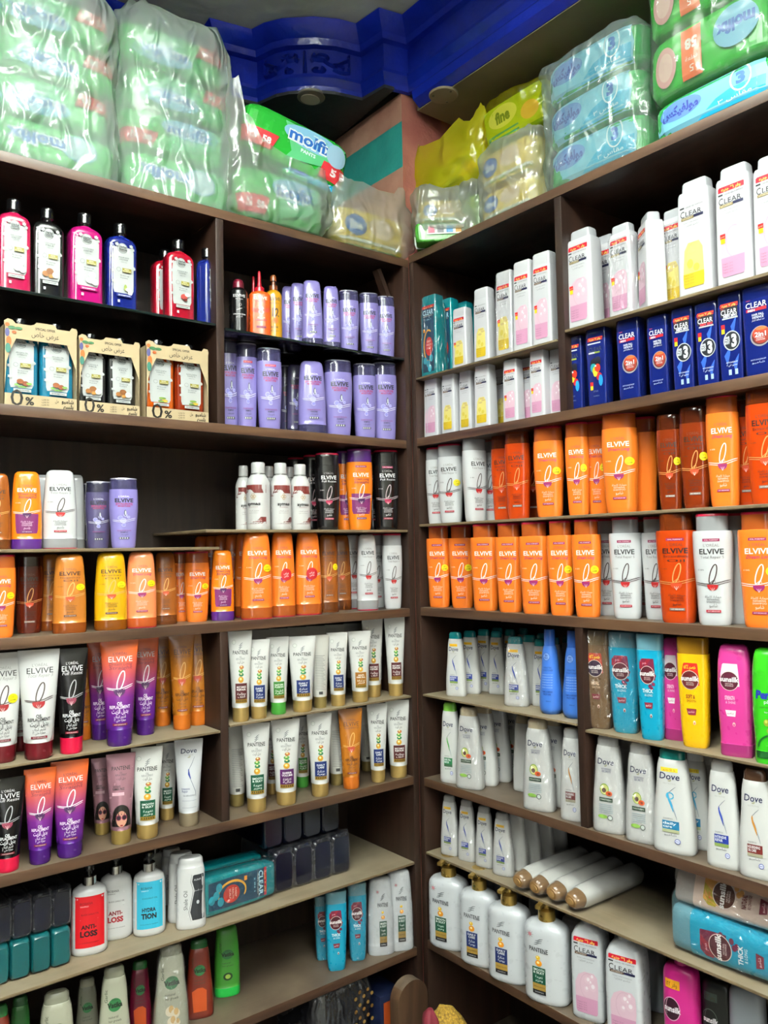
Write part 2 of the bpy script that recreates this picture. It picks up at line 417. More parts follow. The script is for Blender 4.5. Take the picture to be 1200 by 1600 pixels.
def art_tube_elvive(P, A, H, txt, sub, subc, rib, drop, lines, sticker=None):
    a = Art(P, A, H)
    a.text('L\u2019OR\u00c9AL', .05, .86, .005, subc, w=.75)
    a.text('ELVIVE', .05, .81, .0105, txt, w=1.25)
    for i, s in enumerate(sub): a.text(s, .05, .765-.035*i, .0062, subc, w=1.2 if len(s) > 7 else .8, slant=.25)
    a.stroke([(u+(q-.54)*1.5, q) for u, q in arc(-.05, .61, .16, .088, -80, 255, 24)], .0021, rib)
    a.stroke(wave(.68, .02, .54, .014, 2.6), .0015, rib); a.stroke(wave(.66, .02, .525, .014, 2.4), .0012, rib)
    a.half(-.02, .52, .3, drop)
    for k in (-.1, 0, .1): a.stroke([(-.02, .46), (-.02+k, .50)], .0014, '#f0d5d0')
    a.text('OIL', 0, .40, .006, lines, w=.3, bold=.02); a.text('REPLACEMENT', 0, .368, .0058, lines, w=1.05, bold=.02)
    a.text('\u0628\u062f\u064a\u0644 \u0627\u0644\u0632\u064a\u062a', 0, .33, .008, lines, w=.85, bold=.015)
    a.text('\u0644\u0644\u0634\u0639\u0631 \u0627\u0644\u062c\u0627\u0641', 0, .28, .005, lines, w=.6); a.text('\u062d\u0645\u0627\u064a\u0629 \u062d\u062a\u0649 \u0663', 0, .25, .005, lines, w=.6)
    a.rect(-.38, .38, .195, .217, '#6d1424'); a.text('ANTI BREAKAGE', 0, .206, .002, '#f5e9e4', w=.6)
    if sticker: sticker_y(a, .48, .58)
    return a.mesh()

def swirls(a, u, v, s, col):
    for i in range(3):
        y = v-.022*i*s; x = u+(.03-.03*i)*s
        a.stroke([(x-.16*s, y-.012*s), (x-.06*s, y-.006*s), (x+.04*s, y+.012*s), (x+.16*s, y+.02*s)], .0016*s, col)
def capsule(a, u, v, ru, rv, col, hi='#fbe9a0'):
    a.ell(u, v, ru, rv, col, 9); a.ell(u-.02, v+.008, ru*.4, rv*.4, hi, 6)
def art_tube_pantene(P, A, H, col, name, ar, pro='#8a6a1e', ink='#1c1a18'):
    a = Art(P, A, H)
    swirls(a, .02, .85, 1, '#6e7276')
    a.ell(-.52, .88, .16, .16, '#b9bcb6', 10); a.ell(-.52, .88, .12, .12, '#dadcd6', 10)
    a.text('PANTENE', 0, .765, .0085, ink, w=1.25, bold=.012); a.text('PRO-V', .42, .742, .003, ink, w=.36)
    a.text('OIL', 0, .715, .004, '#777a7c', w=.2); a.text('REPLACEMENT', 0, .692, .0045, '#777a7c', w=.72)
    a.text('\u0628\u062f\u064a\u0644 \u0627\u0644\u0632\u064a\u062a', 0, .66, .006, ink, w=.55)
    capsule(a, .06, .60, .18, .12, '#a8622c'); capsule(a, .0, .56, .2, .12, '#4a8a3c'); capsule(a, .02, .52, .2, .12, '#1f6a44'); capsule(a, -.02, .465, .22, .2, '#c08a14')
    a.rect(-.47, .47, .25, .425, col); a.rect(-.47, .47, .21, .25, pro)
    for k in range(6): a.rect(-.4+.14*k, -.33+.14*k, .222, .243, '#3a2c10')
    for i, s in enumerate(name): a.text(s, 0, .385-.028*i, .0042, '#f2f2ee', w=min(.74, .13*len(s)), bold=.02)
    for i, s in enumerate(ar): a.text(s, 0, .312-.03*i, .005, '#f2f2ee', w=min(.7, .12*len(s)))
    return a.mesh()
def art_tube_face(P, A, H):
    a = Art(P, A, H)
    a.text('PANTENE', 0, .84, .0085, '#1c1418', w=1.25, bold=.012)
    a.text('OIL', 0, .79, .004, '#3a2a30', w=.2); a.text('REPLACEMENT', 0, .765, .0045, '#3a2a30', w=.75)
    a.text('\u0628\u062f\u064a\u0644 \u0627\u0644\u0632\u064a\u062a', 0, .73, .006, '#1c1418', w=.6)
    a.text('GOODBYE', -.3, .64, .0045, '#1c1418', w=.5, bold=.02); a.text('SUMMER FRIZZ', -.18, .613, .0045, '#1c1418', w=.8, bold=.02)
    a.rect(-.6, .2, .54, .575, '#caa0ac')
    # a woman's face in round sunglasses under a black bob
    a.ell(0, .335, .56, .62, '#17120f', 14); a.rows([(.2, -.62, .62), (.25, -.64, .64), (.34, -.55, .55)], '#17120f')
    a.ell(0, .285, .36, .52, '#c79077', 12)
    a.rows([(.33, -.38, .38), (.40, -.42, .42)], '#17120f')
    a.ell(-.19, .30, .18, .18, '#7c2a4a', 10); a.ell(.19, .30, .18, .18, '#7c2a4a', 10); a.ell(-.19, .30, .13, .13, '#1c0e18', 8); a.ell(.19, .30, .13, .13, '#1c0e18', 8)
    a.ell(0, .215, .1, .05, '#8f1622', 6)
    return a.mesh()
def art_pantene(P, A, H, col, name, ar, x=-.15, badge=True):
    a = Art(P, A, H); ink = '#202024'
    if badge:
        for t in range(0, 360, 45):
            c, s = math.cos(math.radians(t)), math.sin(math.radians(t)); k = A/H
            a.stroke([(x-.4+.05*c, .83+.05*s*k), (x-.4+.17*c, .83+.17*s*k)], .0012, '#5a2a34')
        a.ell(x-.4, .83, .09, .09, '#c9868e', 8)
    swirls(a, x, .78, 1.1, '#5c6064')
    a.text('PANTENE', x, .66, .010, ink, w=.86, bold=.012); a.text('PRO-V', x+.32, .632, .003, ink, w=.2)
    capsule(a, x-.03, .565, .1, .1, '#e5b92c'); capsule(a, x+.0, .50, .15, .15, '#e8931c')
    a.rect(x-.3, x+.3, .25, .45, col); a.rect(x-.3, x+.3, .17, .25, '#a48238'); a.rect(x-.3, x+.3, .12, .17, '#15151a')
    for i, s in enumerate(name): a.text(s, x, .42-.035*i, .0052, '#f2f2ee', w=min(.5, .09*len(s)), bold=.02)
    for i, s in enumerate(ar): a.text(s, x, .335-.04*i, .006, '#f2f2ee', w=.34)
    a.text('STRONG SMOOTH', x, .21, .003, '#2c220c', w=.5); a.text('SHAMPOO', x, .145, .003, '#dddddd', w=.4)
    return a.mesh()

def leafy(a, u, v, s, col):
    a.ell(u, v, .15*s, .15*s, col, 7)
    for t in (20, 80, 150, 210, 270, 330):
        c, sn = math.cos(math.radians(t)), math.sin(math.radians(t)); k = a.A/a.H
        a.ell(u+.16*s*c, v+.16*s*sn*k, .09*s, .06*s, col, 6)
def art_he(P, A, H, tag_, fruit, kind, inkband=None, vo=0.0, small=False):
    a = Art(P, A, H); pap = '#b9bdbb'; ink = '#2a3230'
    a.rows([(.21, -.6, .58), (.25, -.66, .68), (.6, -.7, .7), (.68, -.66, .7), (.72, -.5, .6)], pap)
    a.ell(-.05, .705, .34, .34, pap, 12); a.stroke(arc(-.05, .705, .31, .31*A/H, 0, 360, 24), .0006, ink)
    for (u, v) in ((-.62, .70), (.62, .71), (-.7, .6), (-.68, .45), (.68, .5), (-.66, .33), (.5, .74), (-.45, .74)): leafy(a, u, v, .55, pap)
    a.text('Herbal', -.05, .718, .0055, ink, w=.46, bold=.03); a.text('Essences', -.05, .69, .0055, ink, w=.5, bold=.03); a.text('bio:renew', -.05, .668, .0026, ink, w=.26)
    a.text(tag_[0], 0, .60, .0036, ink, w=.7); a.text(tag_[1], 0, .577, .0036, ink, w=.55)
    a.text('sulfate free', 0, .55, .0026, '#6a706c', w=.4)
    a.rect(-.1, .5, .44, .485, '#8c8434'); a.text('REAL', .2, .472, .003, '#f4f2df', w=.3); a.text('BOTANICALS', .2, .452, .003, '#f4f2df', w=.5)
    a.stroke(arc(-.35, .462, .13, .13*A/H, 0, 360, 14), .0005, ink)
    a.text('90% natural origin', .05, .40, .0032, ink, w=.6); a.text('0% parabens', .0, .375, .0032, ink, w=.5)
    for (u, v, r1, r2, c) in fruit: a.ell(u, v, r1, r2, c, 9)
    if kind:
        a.rect(-.48, .52, .165, .197, inkband or pap); a.text(kind, .02, .181, .003, ink if inkband is None else '#eceff0', w=.8, bold=.02)
    a.rect(-.42, -.28, .10, .128, '#e3e3ea')
    return a.mesh()
FR_FLOWER = [(.25, .33, .22, .2, '#dcd6da'), (.1, .27, .24, .18, '#f2eef0'), (.4, .26, .2, .2, '#e6dde0'), (.3, .3, .1, .1, '#f8f6f4')]
FR_COCO = [(-.3, .27, .2, .17, '#8c5a2a'), (0, .30, .24, .2, '#7a4a22'), (.05, .25, .16, .12, '#b07a3a'), (.35, .27, .2, .2, '#efe9df'), (.35, .27, .14, .14, '#d8d2c6')]
FR_BLUE = [(.1, .27, .1, .2, '#8fa04a'), (.3, .25, .2, .12, '#efeedd'), (.4, .22, .14, .2, '#f6f4e6')]
FR_CACAO = [(.1, .3, .24, .2, '#9d3b34'), (.35, .33, .2, .14, '#f1e3dc'), (.2, .27, .14, .1, '#5d1e16')]
FR_ARGAN = [(-.1, .28, .2, .16, '#8b4f2a'), (.2, .26, .18, .16, '#7b3c22'), (.0, .22, .26, .05, '#5f8f3c'), (.4, .26, .16, .07, '#6da046'), (-.3, .24, .14, .06, '#6da046')]
FR_MANUKA = [(.1, .26, .24, .08, '#6f8a3c'), (.25, .23, .2, .1, '#c0a23a'), (.0, .22, .2, .07, '#54702e')]

def art_clear(P, A, H, flower, tagc, large=False, promo='\u0648\u0641\u0631 \u0661\u0660 \u062c\u0646\u064a\u0647', wide=.78, sticker=True, vo=0.0):
    a = Art(P, A, H); ink = '#26262a'
    if promo: a.rows([(.79+vo, -wide, wide), (.825+vo, -wide, wide), (.835+vo, -wide*.9, wide*.97)], '#c3142c'); a.text(promo, 0, .812+vo, .0052, '#f6de6a', w=wide*1.5, bold=.03)
    a.rect(-.78, -.5, .762+vo, .776+vo, '#2c2c30'); a.text('LIQUID GEL FORMULA', .15, .768+vo, .0024, '#55555a', w=1.1)
    a.text('C', -.62, .715+vo, .0115, ink, w=.26); a.text('LEAR', .1, .711+vo, .0085, ink, w=1.02)
    a.rect(-.7, .1, .662+vo, .684+vo, '#8d7c4e' if large else '#5a4136'); a.rect(.1, .72, .666+vo, .688+vo, '#17183c')
    a.text('ANTI DANDRUFF', -.3, .673+vo, .0022, '#e9e2cf', w=.65)
    a.text('SCALP CARE SHAMPOO', 0, .635+vo, .0022, '#8d8d92', w=1.1); a.text('\u0634\u0627\u0645\u0628\u0648 \u0644\u0644\u0642\u0634\u0631\u0629', 0, .61+vo, .0032, '#8d8d92', w=.9)
    if flower == 'pink':
        a.rows([(.10, -.6, .62), (.30, -.72, .74), (.38, -.7, .74), (.46, -.5, .7), (.50, -.1, .5)], '#dfbccb'); a.rows([(.08, -.6, .6), (.10, -.68, .68), (.24, -.70, .70)], '#cf95b4')
        for (u, v, r) in ((.1, .42, .2), (.35, .46, .16), (.4, .36, .22), (.0, .33, .16), (.25, .40, .12)):
            a.ell(u, v, r, r*1.1, '#e3c3d0', 8); a.ell(u+.03, v+.01, r*.5, r*.6, '#f6e8ee', 6)
        a.stroke(arc(.12, .36, .5, .13, 60, 290, 18), .0006, '#c9a0b4')
    else:
        a.rows([(.09, -.6, .6), (.16, -.68, .68), (.40, -.55, .62), (.46, -.3, .4)], '#e4d67c'); a.rows([(.08, -.6, .6), (.10, -.66, .66), (.2, -.66, .66)], '#d4b428')
        for (u, v, r, s) in ((.1, .44, .3, .1), (.3, .41, .28, .1), (-.1, .38, .26, .1), (-.2, .28, .2, .24), (.2, .24, .2, .2)):
            a.ell(u, v, r, s, '#dcc850' if s > .15 else '#d2bc78', 8)
        a.stroke(arc(.05, .33, .5, .12, 60, 290, 18), .0006, '#cbb65a')
    if sticker and promo:
        a.rect(-.72, -.4, .40, .44, '#c8141e'); a.rect(-.68, -.42, .36, .40, '#f0cf1c')
        a.text('\u062e\u0635\u0645', -.56, .42, .003, '#f4e8b0', w=.24)
    for i in range(4): a.text('\u0646\u0636\u0627\u0631\u0629 \u0648\u0646\u0639\u0648\u0645\u0629', -.3, .19-.024*i, .0026, '#8a5a70' if flower == 'pink' else '#8a7a30', w=.6)
    return a.mesh()
def art_clear_teal(P, A, H):
    a = Art(P, A, H)
    a.rows([(.06, -.75, .75), (.30, -.8, .8), (.84, -.8, .8)], '#0e3a52')
    a.rect(-.8, .8, .84, .875, '#c3142c'); a.text('\u0648\u0641\u0631 \u0667 \u062c\u0646\u064a\u0647', 0, .857, .005, '#f6de6a', w=1.2)
    a.text('CLEAR', 0, .79, .012, '#bfe4f0', w=1.4, bold=.02); a.rect(-.7, .7, .735, .755, '#2c3a40'); a.text('HERBAL SYNERGY', 0, .745, .0024, '#e6e6e6', w=1.2)
    a.text('2 IN 1', 0, .70, .004, '#9fd8e4', w=.8)
    a.rect(-.65, -.4, .55, .59, '#e08a1c')
    a.stroke(arc(.05, .38, .62, .19, 60, 300, 20), .004, '#e0a030'); a.ell(.12, .37, .5, .8, '#b32a1e', 14)
    a.text('DEEP', .1, .43, .005, '#f2e0d0', w=.5); a.text('HEALTH', .1, .39, .005, '#f2e0d0', w=.6); a.text('SCALP', .1, .35, .005, '#f2e0d0', w=.55)
    for (u, v) in ((-.4, .2), (0, .16), (.4, .22), (.2, .1)): a.ell(u, v, .25, .3, '#2b93a6', 8)
    return a.mesh()
def art_clear_men(P, A, H, v):
    a = Art(P, A, H); wh = '#eef1f6'
    if v != 'red': a.rows([(.84, -.78, .78), (.865, -.8, .8), (.885, -.7, .8)], '#c8321c'); a.text('\u0648\u0641\u0631 \u0667 \u062c\u0646\u064a\u0647', 0, .862, .0052, '#f6e06a', w=1.2, bold=.02)
    if v == 'paint':
        a.text('CLEAR', 0, .735, .010, '#5a6274', w=1.35); a.text('CLEAR', .01, .738, .010, '#10131e', w=1.35); a.rect(-.78, .6, .8, .815, '#e6e9ee')
        a.rect(-.7, -.05, .68, .70, '#c9ccd2'); a.rect(-.05, .5, .68, .70, '#8a9a2c')
        for (u, q, ru, rv, c) in ((0, .56, .55, .45, '#0c0d16'), (-.25, .5, .3, .4, '#1b8a8e'), (.0, .46, .35, .4, '#d6b21c'), (.2, .49, .3, .38, '#c4301e'), (.35, .38, .3, .35, '#b81f28'), (-.05, .42, .2, .25, '#e9dc3c'), (.5, .33, .22, .5, '#1f8fd0'), (-.2, .58, .3, .2, '#0c0d16'), (.25, .6, .3, .25, '#141526'), (0, .52, .1, .08, '#eef1f6')): a.ell(u, q, ru, rv, c, 8)
        a.rect(-.62, -.3, .27, .32, '#c8141e'); a.rect(-.6, -.32, .22, .27, '#f0cf1c'); a.text('STYLE', -.05, .2, .004, '#6f7a90', w=.5); a.text('EXPRESS', 0, .14, .003, '#6f7a90', w=.6)
    elif v == 'red':
        a.text('NEW', -.55, .845, .0026, '#e34030', w=.3); a.text('CLEAR', 0, .79, .012, wh, w=1.5, bold=.01); a.rect(-.72, .1, .718, .75, '#b0142c'); a.text('MEN', -.35, .733, .0045, wh, w=.5, bold=.03); a.rect(.1, .72, .722, .755, '#d32028')
        a.text('HAIR FALL', .1, .68, .0046, wh, w=.85, bold=.02); a.text('DEFENCE', .1, .65, .0046, wh, w=.8, bold=.02); a.text('\u0636\u062f \u062a\u0633\u0627\u0642\u0637 \u0627\u0644\u0634\u0639\u0631', .1, .622, .004, wh, w=.9)
        a.ell(.22, .44, .72, .76, '#8e9098', 18); a.ell(.24, .445, .64, .68, '#4a1512', 16); a.ell(.26, .47, .6, .5, '#a8381e', 14); a.ell(.28, .42, .5, .42, '#8c2a18', 12); a.ell(.3, .52, .4, .12, '#d2713c', 8)
        a.text('2in1', .22, .46, .010, wh, w=.8, bold=.03); a.text('SHAMPOO +', .22, .42, .003, wh, w=.6); a.text('CONDITIONER', .22, .40, .003, wh, w=.66)
        a.text('ANTI-DANDRUFF', 0, .19, .003, '#c6d0ea', w=1.1); a.text('\u0634\u0627\u0645\u0628\u0648', 0, .16, .004, '#c6d0ea', w=.9)
    else:
        for (u, q, ru) in ((.3, .62, .4), (-.3, .3, .5), (.4, .2, .4)): a.rows([(q-.1, u-.02, u+.02), (q, u-ru*.5, u+ru*.5), (q+.1, u+.3, u+.34)], '#2a57b0')
        a.rect(-.76, .76, .735, .84, '#16171c')
        a.text('NEW', -.55, .825, .0026, '#e34030', w=.3); a.text('CLEAR', 0, .785, .0115, wh, w=1.4, bold=.01); a.text('MEN 3IN1', .1, .74, .0055, '#e8434a' if v == 'three_red' else wh, w=1.15, bold=.04); a.rect(-.6, .76, .705, .722, '#b9bcc2')
        a.rect(-.72, -.4, .60, .65, '#c8141e'); a.rect(-.7, -.42, .55, .60, '#f0cf1c')
        a.ell(.15, .46, .72, .76, '#c3c8cf', 18); a.ell(.17, .46, .64, .68, '#15171d', 16)
        for i, t in enumerate(('HAIR', 'FACE', 'BODY')): a.text(t, -.22, .50-.03*i, .0048, wh, w=.42, bold=.04)
        a.text('3', .36, .46, .026, wh, w=.46, bold=.05)
        a.text('ANTI-DANDRUFF', .1, .22, .0032, wh, w=1.0); a.text('\u0634\u0627\u0645\u0628\u0648 \u0661 \u0641\u064a \u0663', .1, .19, .004, wh, w=.9)
        a.rect(-.2, .05, .08, .14, '#a9c4ea'); a.rect(.35, .6, .08, .14, '#a9c4ea')
    return a.mesh()

def dove_bird(a, u, v, s, c): a.ell(u, v, .12*s, .06*s, c, 6); a.ell(u+.09*s, v+.01, .06*s, .08*s, c, 6)
def art_dove(P, A, H, v, promo=None, sz=1.0, clip_u=0.0):
    a = Art(P, A, H); navy = '#1a1f4a'; x = -.06+clip_u
    top = .80
    if promo: a.rect(x-.42, x+.42, .775, .815, '#f2c21c' if promo == 'o' else '#ecd83a'); a.text('% 15 \u062e\u0635\u0645', x, .795, .004, '#b3261c', w=.6)
    a.text('Dove', x, .735, .0125, navy, w=.98, bold=.012, slant=.1)
    dove_bird(a, x, .69, .7, '#a9a98c')
    if v == 'secrets':
        a.text('NOURISHING', x+.05, .66, .0032, '#4a4f7c', w=.6); a.text('SECRETS', x+.05, .635, .0045, '#4a4f7c', w=.56)
        a.ell(x-.08, .45, .28, .34, '#8fae3a', 12); a.ell(x-.08, .448, .23, .29, '#dfe08a', 12); a.ell(x-.1, .44, .13, .14, '#4e2a16', 10)
        a.ell(x+.2, .41, .2, .15, '#d9561c', 9); a.ell(x+.22, .41, .09, .07, '#8c2c10', 6)
        a.rect(x-.4, x+.42, .325, .365, '#26422c'); a.text('STRENGTHENING', x, .345, .0028, '#e6efe2', w=.7)
        for i in range(5): a.rect(x-.42, x+.42, .29-.02*i, .296-.02*i, '#9fb8c0')
        a.ell(x-.2, .17, .3, .12, '#8fbf4a', 8); a.ell(x+.25, .165, .16, .16, '#4c5450', 10); a.ell(x+.25, .165, .12, .12, '#dfe8e0', 8)
    else:
        C = {'intensive': ('#2a3f9a', '#1c2f86', 'INTENSIVE', 'REPAIR', '#7b8f4c'), 'daily': ('#3c9cc4', '#1f6f98', 'daily', 'care', '#b0b48c'), 'nourish': ('#c8862c', '#6a2420', 'NOURISHING', 'OIL CARE', '#a09c84'), 'green': ('#4c9a3a', '#1f6f42', 'HAIR FALL', 'RESCUE', '#3c5a40')}[v]
        a.text('NUTRITIVE', x, .665, .003, '#b4b4b0', w=.6)
        a.stroke([(x+.3, .64), (x+.12, .61), (x-.06, .575), (x-.08, .54), (x+.02, .49), (x+.16, .43), (x+.3, .36), (x+.34, .33)], .0011, '#7d8790')
        a.rows([(.40, x+.16, x+.18), (.46, x+.03, x+.14), (.51, x-.08, x+.05), (.55, x-.12, x-.03), (.575, x-.09, x-.06)], C[0])
        if v == 'daily': a.stroke(arc(x+.02, .55, .17, .17*A/H, 0, 360, 18), .0022, '#4aa6c8')
        a.stroke([(x-.05, .55), (x+.1, .49), (x+.3, .38)], .0009, '#9fb2c4')
        a.text('SHAMPOO', x-.1, .335, .003, '#7c7c80', w=.46)
        a.rect(x-.38, x+.44, .235, .315, C[1]); a.text(C[2], x-.02, .292, .0048, '#eef0f2', w=.66, bold=.02); a.text(C[3], x-.12, .262, .0048, '#eef0f2', w=.44, bold=.02)
        a.rect(x-.38, x+.44, .205, .235, C[4]); a.text('\u0634\u0627\u0645\u0628\u0648', x, .185, .004, '#55555a', w=.6)
        a.ell(x+.35, .13, .14, .14, '#3c4a9c', 10); a.ell(x+.35, .13, .11, .11, '#dfe2f2', 8); a.stroke([(x+.27, .13), (x+.43, .13)], .002, '#2a3488')
    return a.mesh()

def art_sunsilk(P, A, H, v, x=-.1, rot=0, vo=0.0):
    x = x+.0
    a = Art(P, A, H)
    if v == 'brown': top, disc, tcol, words, wc = '#b23a26', '#2c1230', '#7a4a3a', ('HAIR FALL', 'SOLUTION'), '#f0d0b0'
    elif v == 'blue': top, disc, tcol, words, wc = '#7a1f3c', '#4c1420', '#6a1c3a', ('THICK', '& LONG'), '#eef6f8'
    elif v == 'pink': top, disc, tcol, words, wc = '#f0dce4', '#4c1226', '#e04a90', ('STRENGTH', '& SHINE'), '#f2d0e0'
    elif v == 'yellow': top, disc, tcol, words, wc = '#c8281c', '#5a1a1c', '#c8703a', ('SOFT &', 'SMOOTH'), '#8c2a1c'
    elif v == 'black': top, disc, tcol, words, wc = '#3a3a3c', '#1c1c1e', '#3c3c3c', ('STUNNING', 'BLACK'), '#b0b0b0'
    else: top, disc, tcol, words, wc = '#c8b81c', '#4a2210', '#e0a04a', ('NATURAL', 'RECHARGE'), '#7a2a2c'
    a.rows([(.60+vo, x-.5, x+.62), (.70+vo, x-.55, x+.58), (.79+vo, x-.42, x+.52), (.80+vo, x-.36, x+.50)], top if v in ('yellow', 'pink', 'brown') else tcol)
    if v in ('brown', 'yellow'): a.text('\u062e\u0635\u0645 \u066a\u0662\u0665', x+.02, .765+vo, .007, '#f4d832', w=.8, bold=.02)
    if v in ('blue', 'beige'):
        a.rows([(.70+vo, x-.62, x-.1), (.76+vo, x-.62, x+.1), (.80+vo, x-.4, x+.3)], '#b8a428' if v == 'beige' else '#8a1c2e')
        a.text('\u062e\u0635\u0645', x-.2, .76+vo, .005, '#e8402a' if v == 'beige' else '#f0c8d0', w=.3)
        for (u, q) in ((.45, .56), (.3, .52), (.55, .64), (.2, .54)): a.ell(x+u, q+vo, .14, .12, tcol, 7)
    a.ell(x, .645+vo, .58, .58, '#e7d8cc' if v != 'black' else '#77776c', 16); a.ell(x, .645+vo, .545, .545, disc, 16)
    a.text('sunsilk', x, .66+vo, .0085, '#f6f3f0', w=1.2, bold=.035); a.text('NATURAL', x, .62+vo, .0026, '#e8d8d0', w=.5); a.text('RECHARGE', x, .603+vo, .0026, '#e8d8d0', w=.5)
    a.text(words[0], x, .495+vo, .0068, wc, w=.85 if v == 'blue' else .6, bold=.03); a.text(words[1], x+.05, .455+vo, .0045, wc, w=.6)
    a.rows([(.33+vo, x-.2, x+.3), (.385+vo, x-.3, x+.36)], '#f4efee' if v in ('pink',) else '#7a2436'); a.text('\u0634\u0627\u0645\u0628\u0648', x+.02, .36+vo, .004, '#f0e0d8' if v != 'pink' else '#9c2058', w=.4)
    a.ell(x+.2, .26+vo, .09, .13, '#e8cfc4', 7); a.ell(x+.2, .255+vo, .05, .08, tcol, 6)
    return a.mesh()

# ------------------------------------------------------------------ kinds of container
PR = {}
def R(*rows): return Prof([tuple(r) for r in rows])
def oval_sh(H=.2, A=.033, B=.021, cap=.168, xl=False):
    if xl:
        return R((0, A*.74, B*.8, 2.5), (.004, A*.80, B*.86, 2.5), (.06, A*.88, B*.95, 2.5), (.13, A*.99, B, 2.5), (.163, A, B, 2.6), (.169, A*.97, B*.97, 2.6), (.1695, A*.80, B*.9, 2.4), (.197, A*.80, B*.9, 2.4), (.2, A*.77, B*.86, 2.4))
    return R((0, A*.74, B*.8, 2.5), (.004, A*.80, B*.86, 2.5), (.06, A*.90, B*.95, 2.5), (.12, A, B, 2.5), (cap, A*.97, B, 2.5), (cap+.0005, A*.95, B*.97, 2.5), (.196, A*.92, B*.93, 2.5), (.2, A*.88, B*.88, 2.5))
def oval_co(A=.034, B=.021):
    return R((0, A*.96, B*.96, 2.6), (.003, A, B, 2.6), (.026, A, B, 2.6), (.0265, A*.985, B*.98, 2.6), (.08, A*.98, B, 2.5), (.14, A*.90, B*.9, 2.5), (.185, A*.80, B*.74, 2.6), (.194, A*.74, B*.62, 2.7), (.199, A*.60, B*.4, 2.7), (.2, A*.45, B*.25, 2.7))
def tube_p(A=.034, B=.023):
    return R((0, A*.62, B*.95, 2), (.002, A*.66, B, 2), (.031, A*.68, B*1.02, 2), (.0315, A*.71, B*1.0, 2.0), (.05, A*.73, B*.98, 2.0), (.14, A*.90, B*.48, 2.0), (.188, A*.99, .0022, 2.3), (.192, A, .0011, 6), (.2, A, .0011, 6))
def he_p():
    return R((0, .036, .021, 5), (.003, .039, .0235, 5), (.168, .039, .0235, 5), (.178, .0375, .0225, 4.5), (.188, .031, .019, 3.5), (.194, .018, .015, 2.4), (.196, .0145, .014, 2.2), (.1965, .013, .013, 2), (.200, .0135, .0135, 2), (.203, .0168, .0168, 2), (.225, .0168, .0168, 2), (.228, .0155, .0155, 2))
def clear_p():
    return R((0, .029, .020, 7), (.003, .0315, .0225, 8), (.10, .0300, .0215, 8), (.172, .0282, .020, 8), (.1725, .0277, .0195, 8), (.196, .0272, .0188, 8), (.2, .025, .0168, 7))
def clearl_p():
    return R((0, .033, .022, 7), (.003, .0355, .0245, 8), (.10, .0345, .0235, 8), (.176, .0325, .022, 8), (.181, .031, .0205, 7), (.1815, .0265, .0165, 7), (.197, .0255, .0155, 7), (.2, .024, .014, 6))
def men_p():
    return R((0, .0265, .0165, 7), (.003, .028, .0185, 8), (.10, .030, .020, 8), (.172, .0315, .021, 8), (.1725, .031, .0205, 8), (.197, .0315, .021, 8), (.2, .030, .0195, 7))
def dove_p():
    return R((0, .033, .017, 3), (.004, .0355, .0195, 3), (.05, .0345, .019, 3), (.12, .0285, .016, 3), (.178, .0225, .0135, 3), (.1785, .0215, .013, 2.8), (.193, .021, .0125, 2.6), (.199, .017, .009, 2.5), (.2, .011, .005, 2.4))
def sun_p(co=False):
    if co: return R((0, .029, .018, 3.2), (.003, .030, .019, 3.4), (.022, .030, .019, 3.4), (.0225, .0292, .0183, 3.4), (.09, .0315, .021, 3.2), (.16, .0300, .019, 3.4), (.186, .027, .0155, 3.2), (.196, .0245, .0115, 3.0), (.2, .018, .006, 2.8))
    return R((0, .0225, .015, 3.2), (.003, .0245, .0165, 3.4), (.07, .0285, .0195, 3.4), (.14, .031, .0205, 3.6), (.17, .031, .020, 3.8), (.1705, .030, .0195, 3.8), (.197, .031, .0195, 3.8), (.2, .0295, .018, 3.6))
def pump_p():   # big family bottle, body only
    return R((0, .044, .028, 2.6), (.005, .048, .031, 2.7), (.08, .0485, .032, 2.7), (.158, .0480, .031, 2.7), (.170, .0462, .030, 2.6), (.179, .040, .026, 2.4), (.184, .030, .021, 2.1), (.187, .0175, .017, 2))
def clearpump_p():
    return R((0, .030, .026, 6), (.005, .034, .029, 7), (.10, .0345, .0295, 7), (.158, .033, .028, 6), (.170, .028, .025, 4), (.182, .015, .015, 2.4), (.185, .0135, .0135, 2), (.206, .0125, .0125, 2))

def lathe_parts(prof, cut, m_body, m_cap, low_cap=False, capname='cap', seg=32):
    if low_cap: return [('body', finish(prof.mesh(cut, None, seg), 'body', [m_body], 42)), (capname, finish(prof.mesh(None, cut, seg), capname, [m_cap], 42))]
    return [('body', finish(prof.mesh(None, cut, seg), 'body', [m_body], 42)), (capname, finish(prof.mesh(cut, None, seg), capname, [m_cap], 42))]
def add_wrap(parts, prof, top=None, white=.16):
    white *= .45
    parts.append(('shrink_wrap', finish(prof.mesh(0.001, top, 40, .006, grow=.0016, crinkle=.0022), 'shrink_wrap', [film_mat('shrink_film', white, '#ffffff', 1.0, 55, .16)], 0)))
    return parts
class K:  # a kind: parts, half width, half depth, height, object name, category
    def __init__(s, parts, A, B, H, name, cat, boxy=0, href=None): s.parts = parts; s.A = A; s.B = B; s.H = H; s.name = name; s.cat = cat; s.boxy = boxy; s.href = href or H
KC = {}
def kind(v):
    if v not in KC: KC[v] = make(v)
    return KC[v]
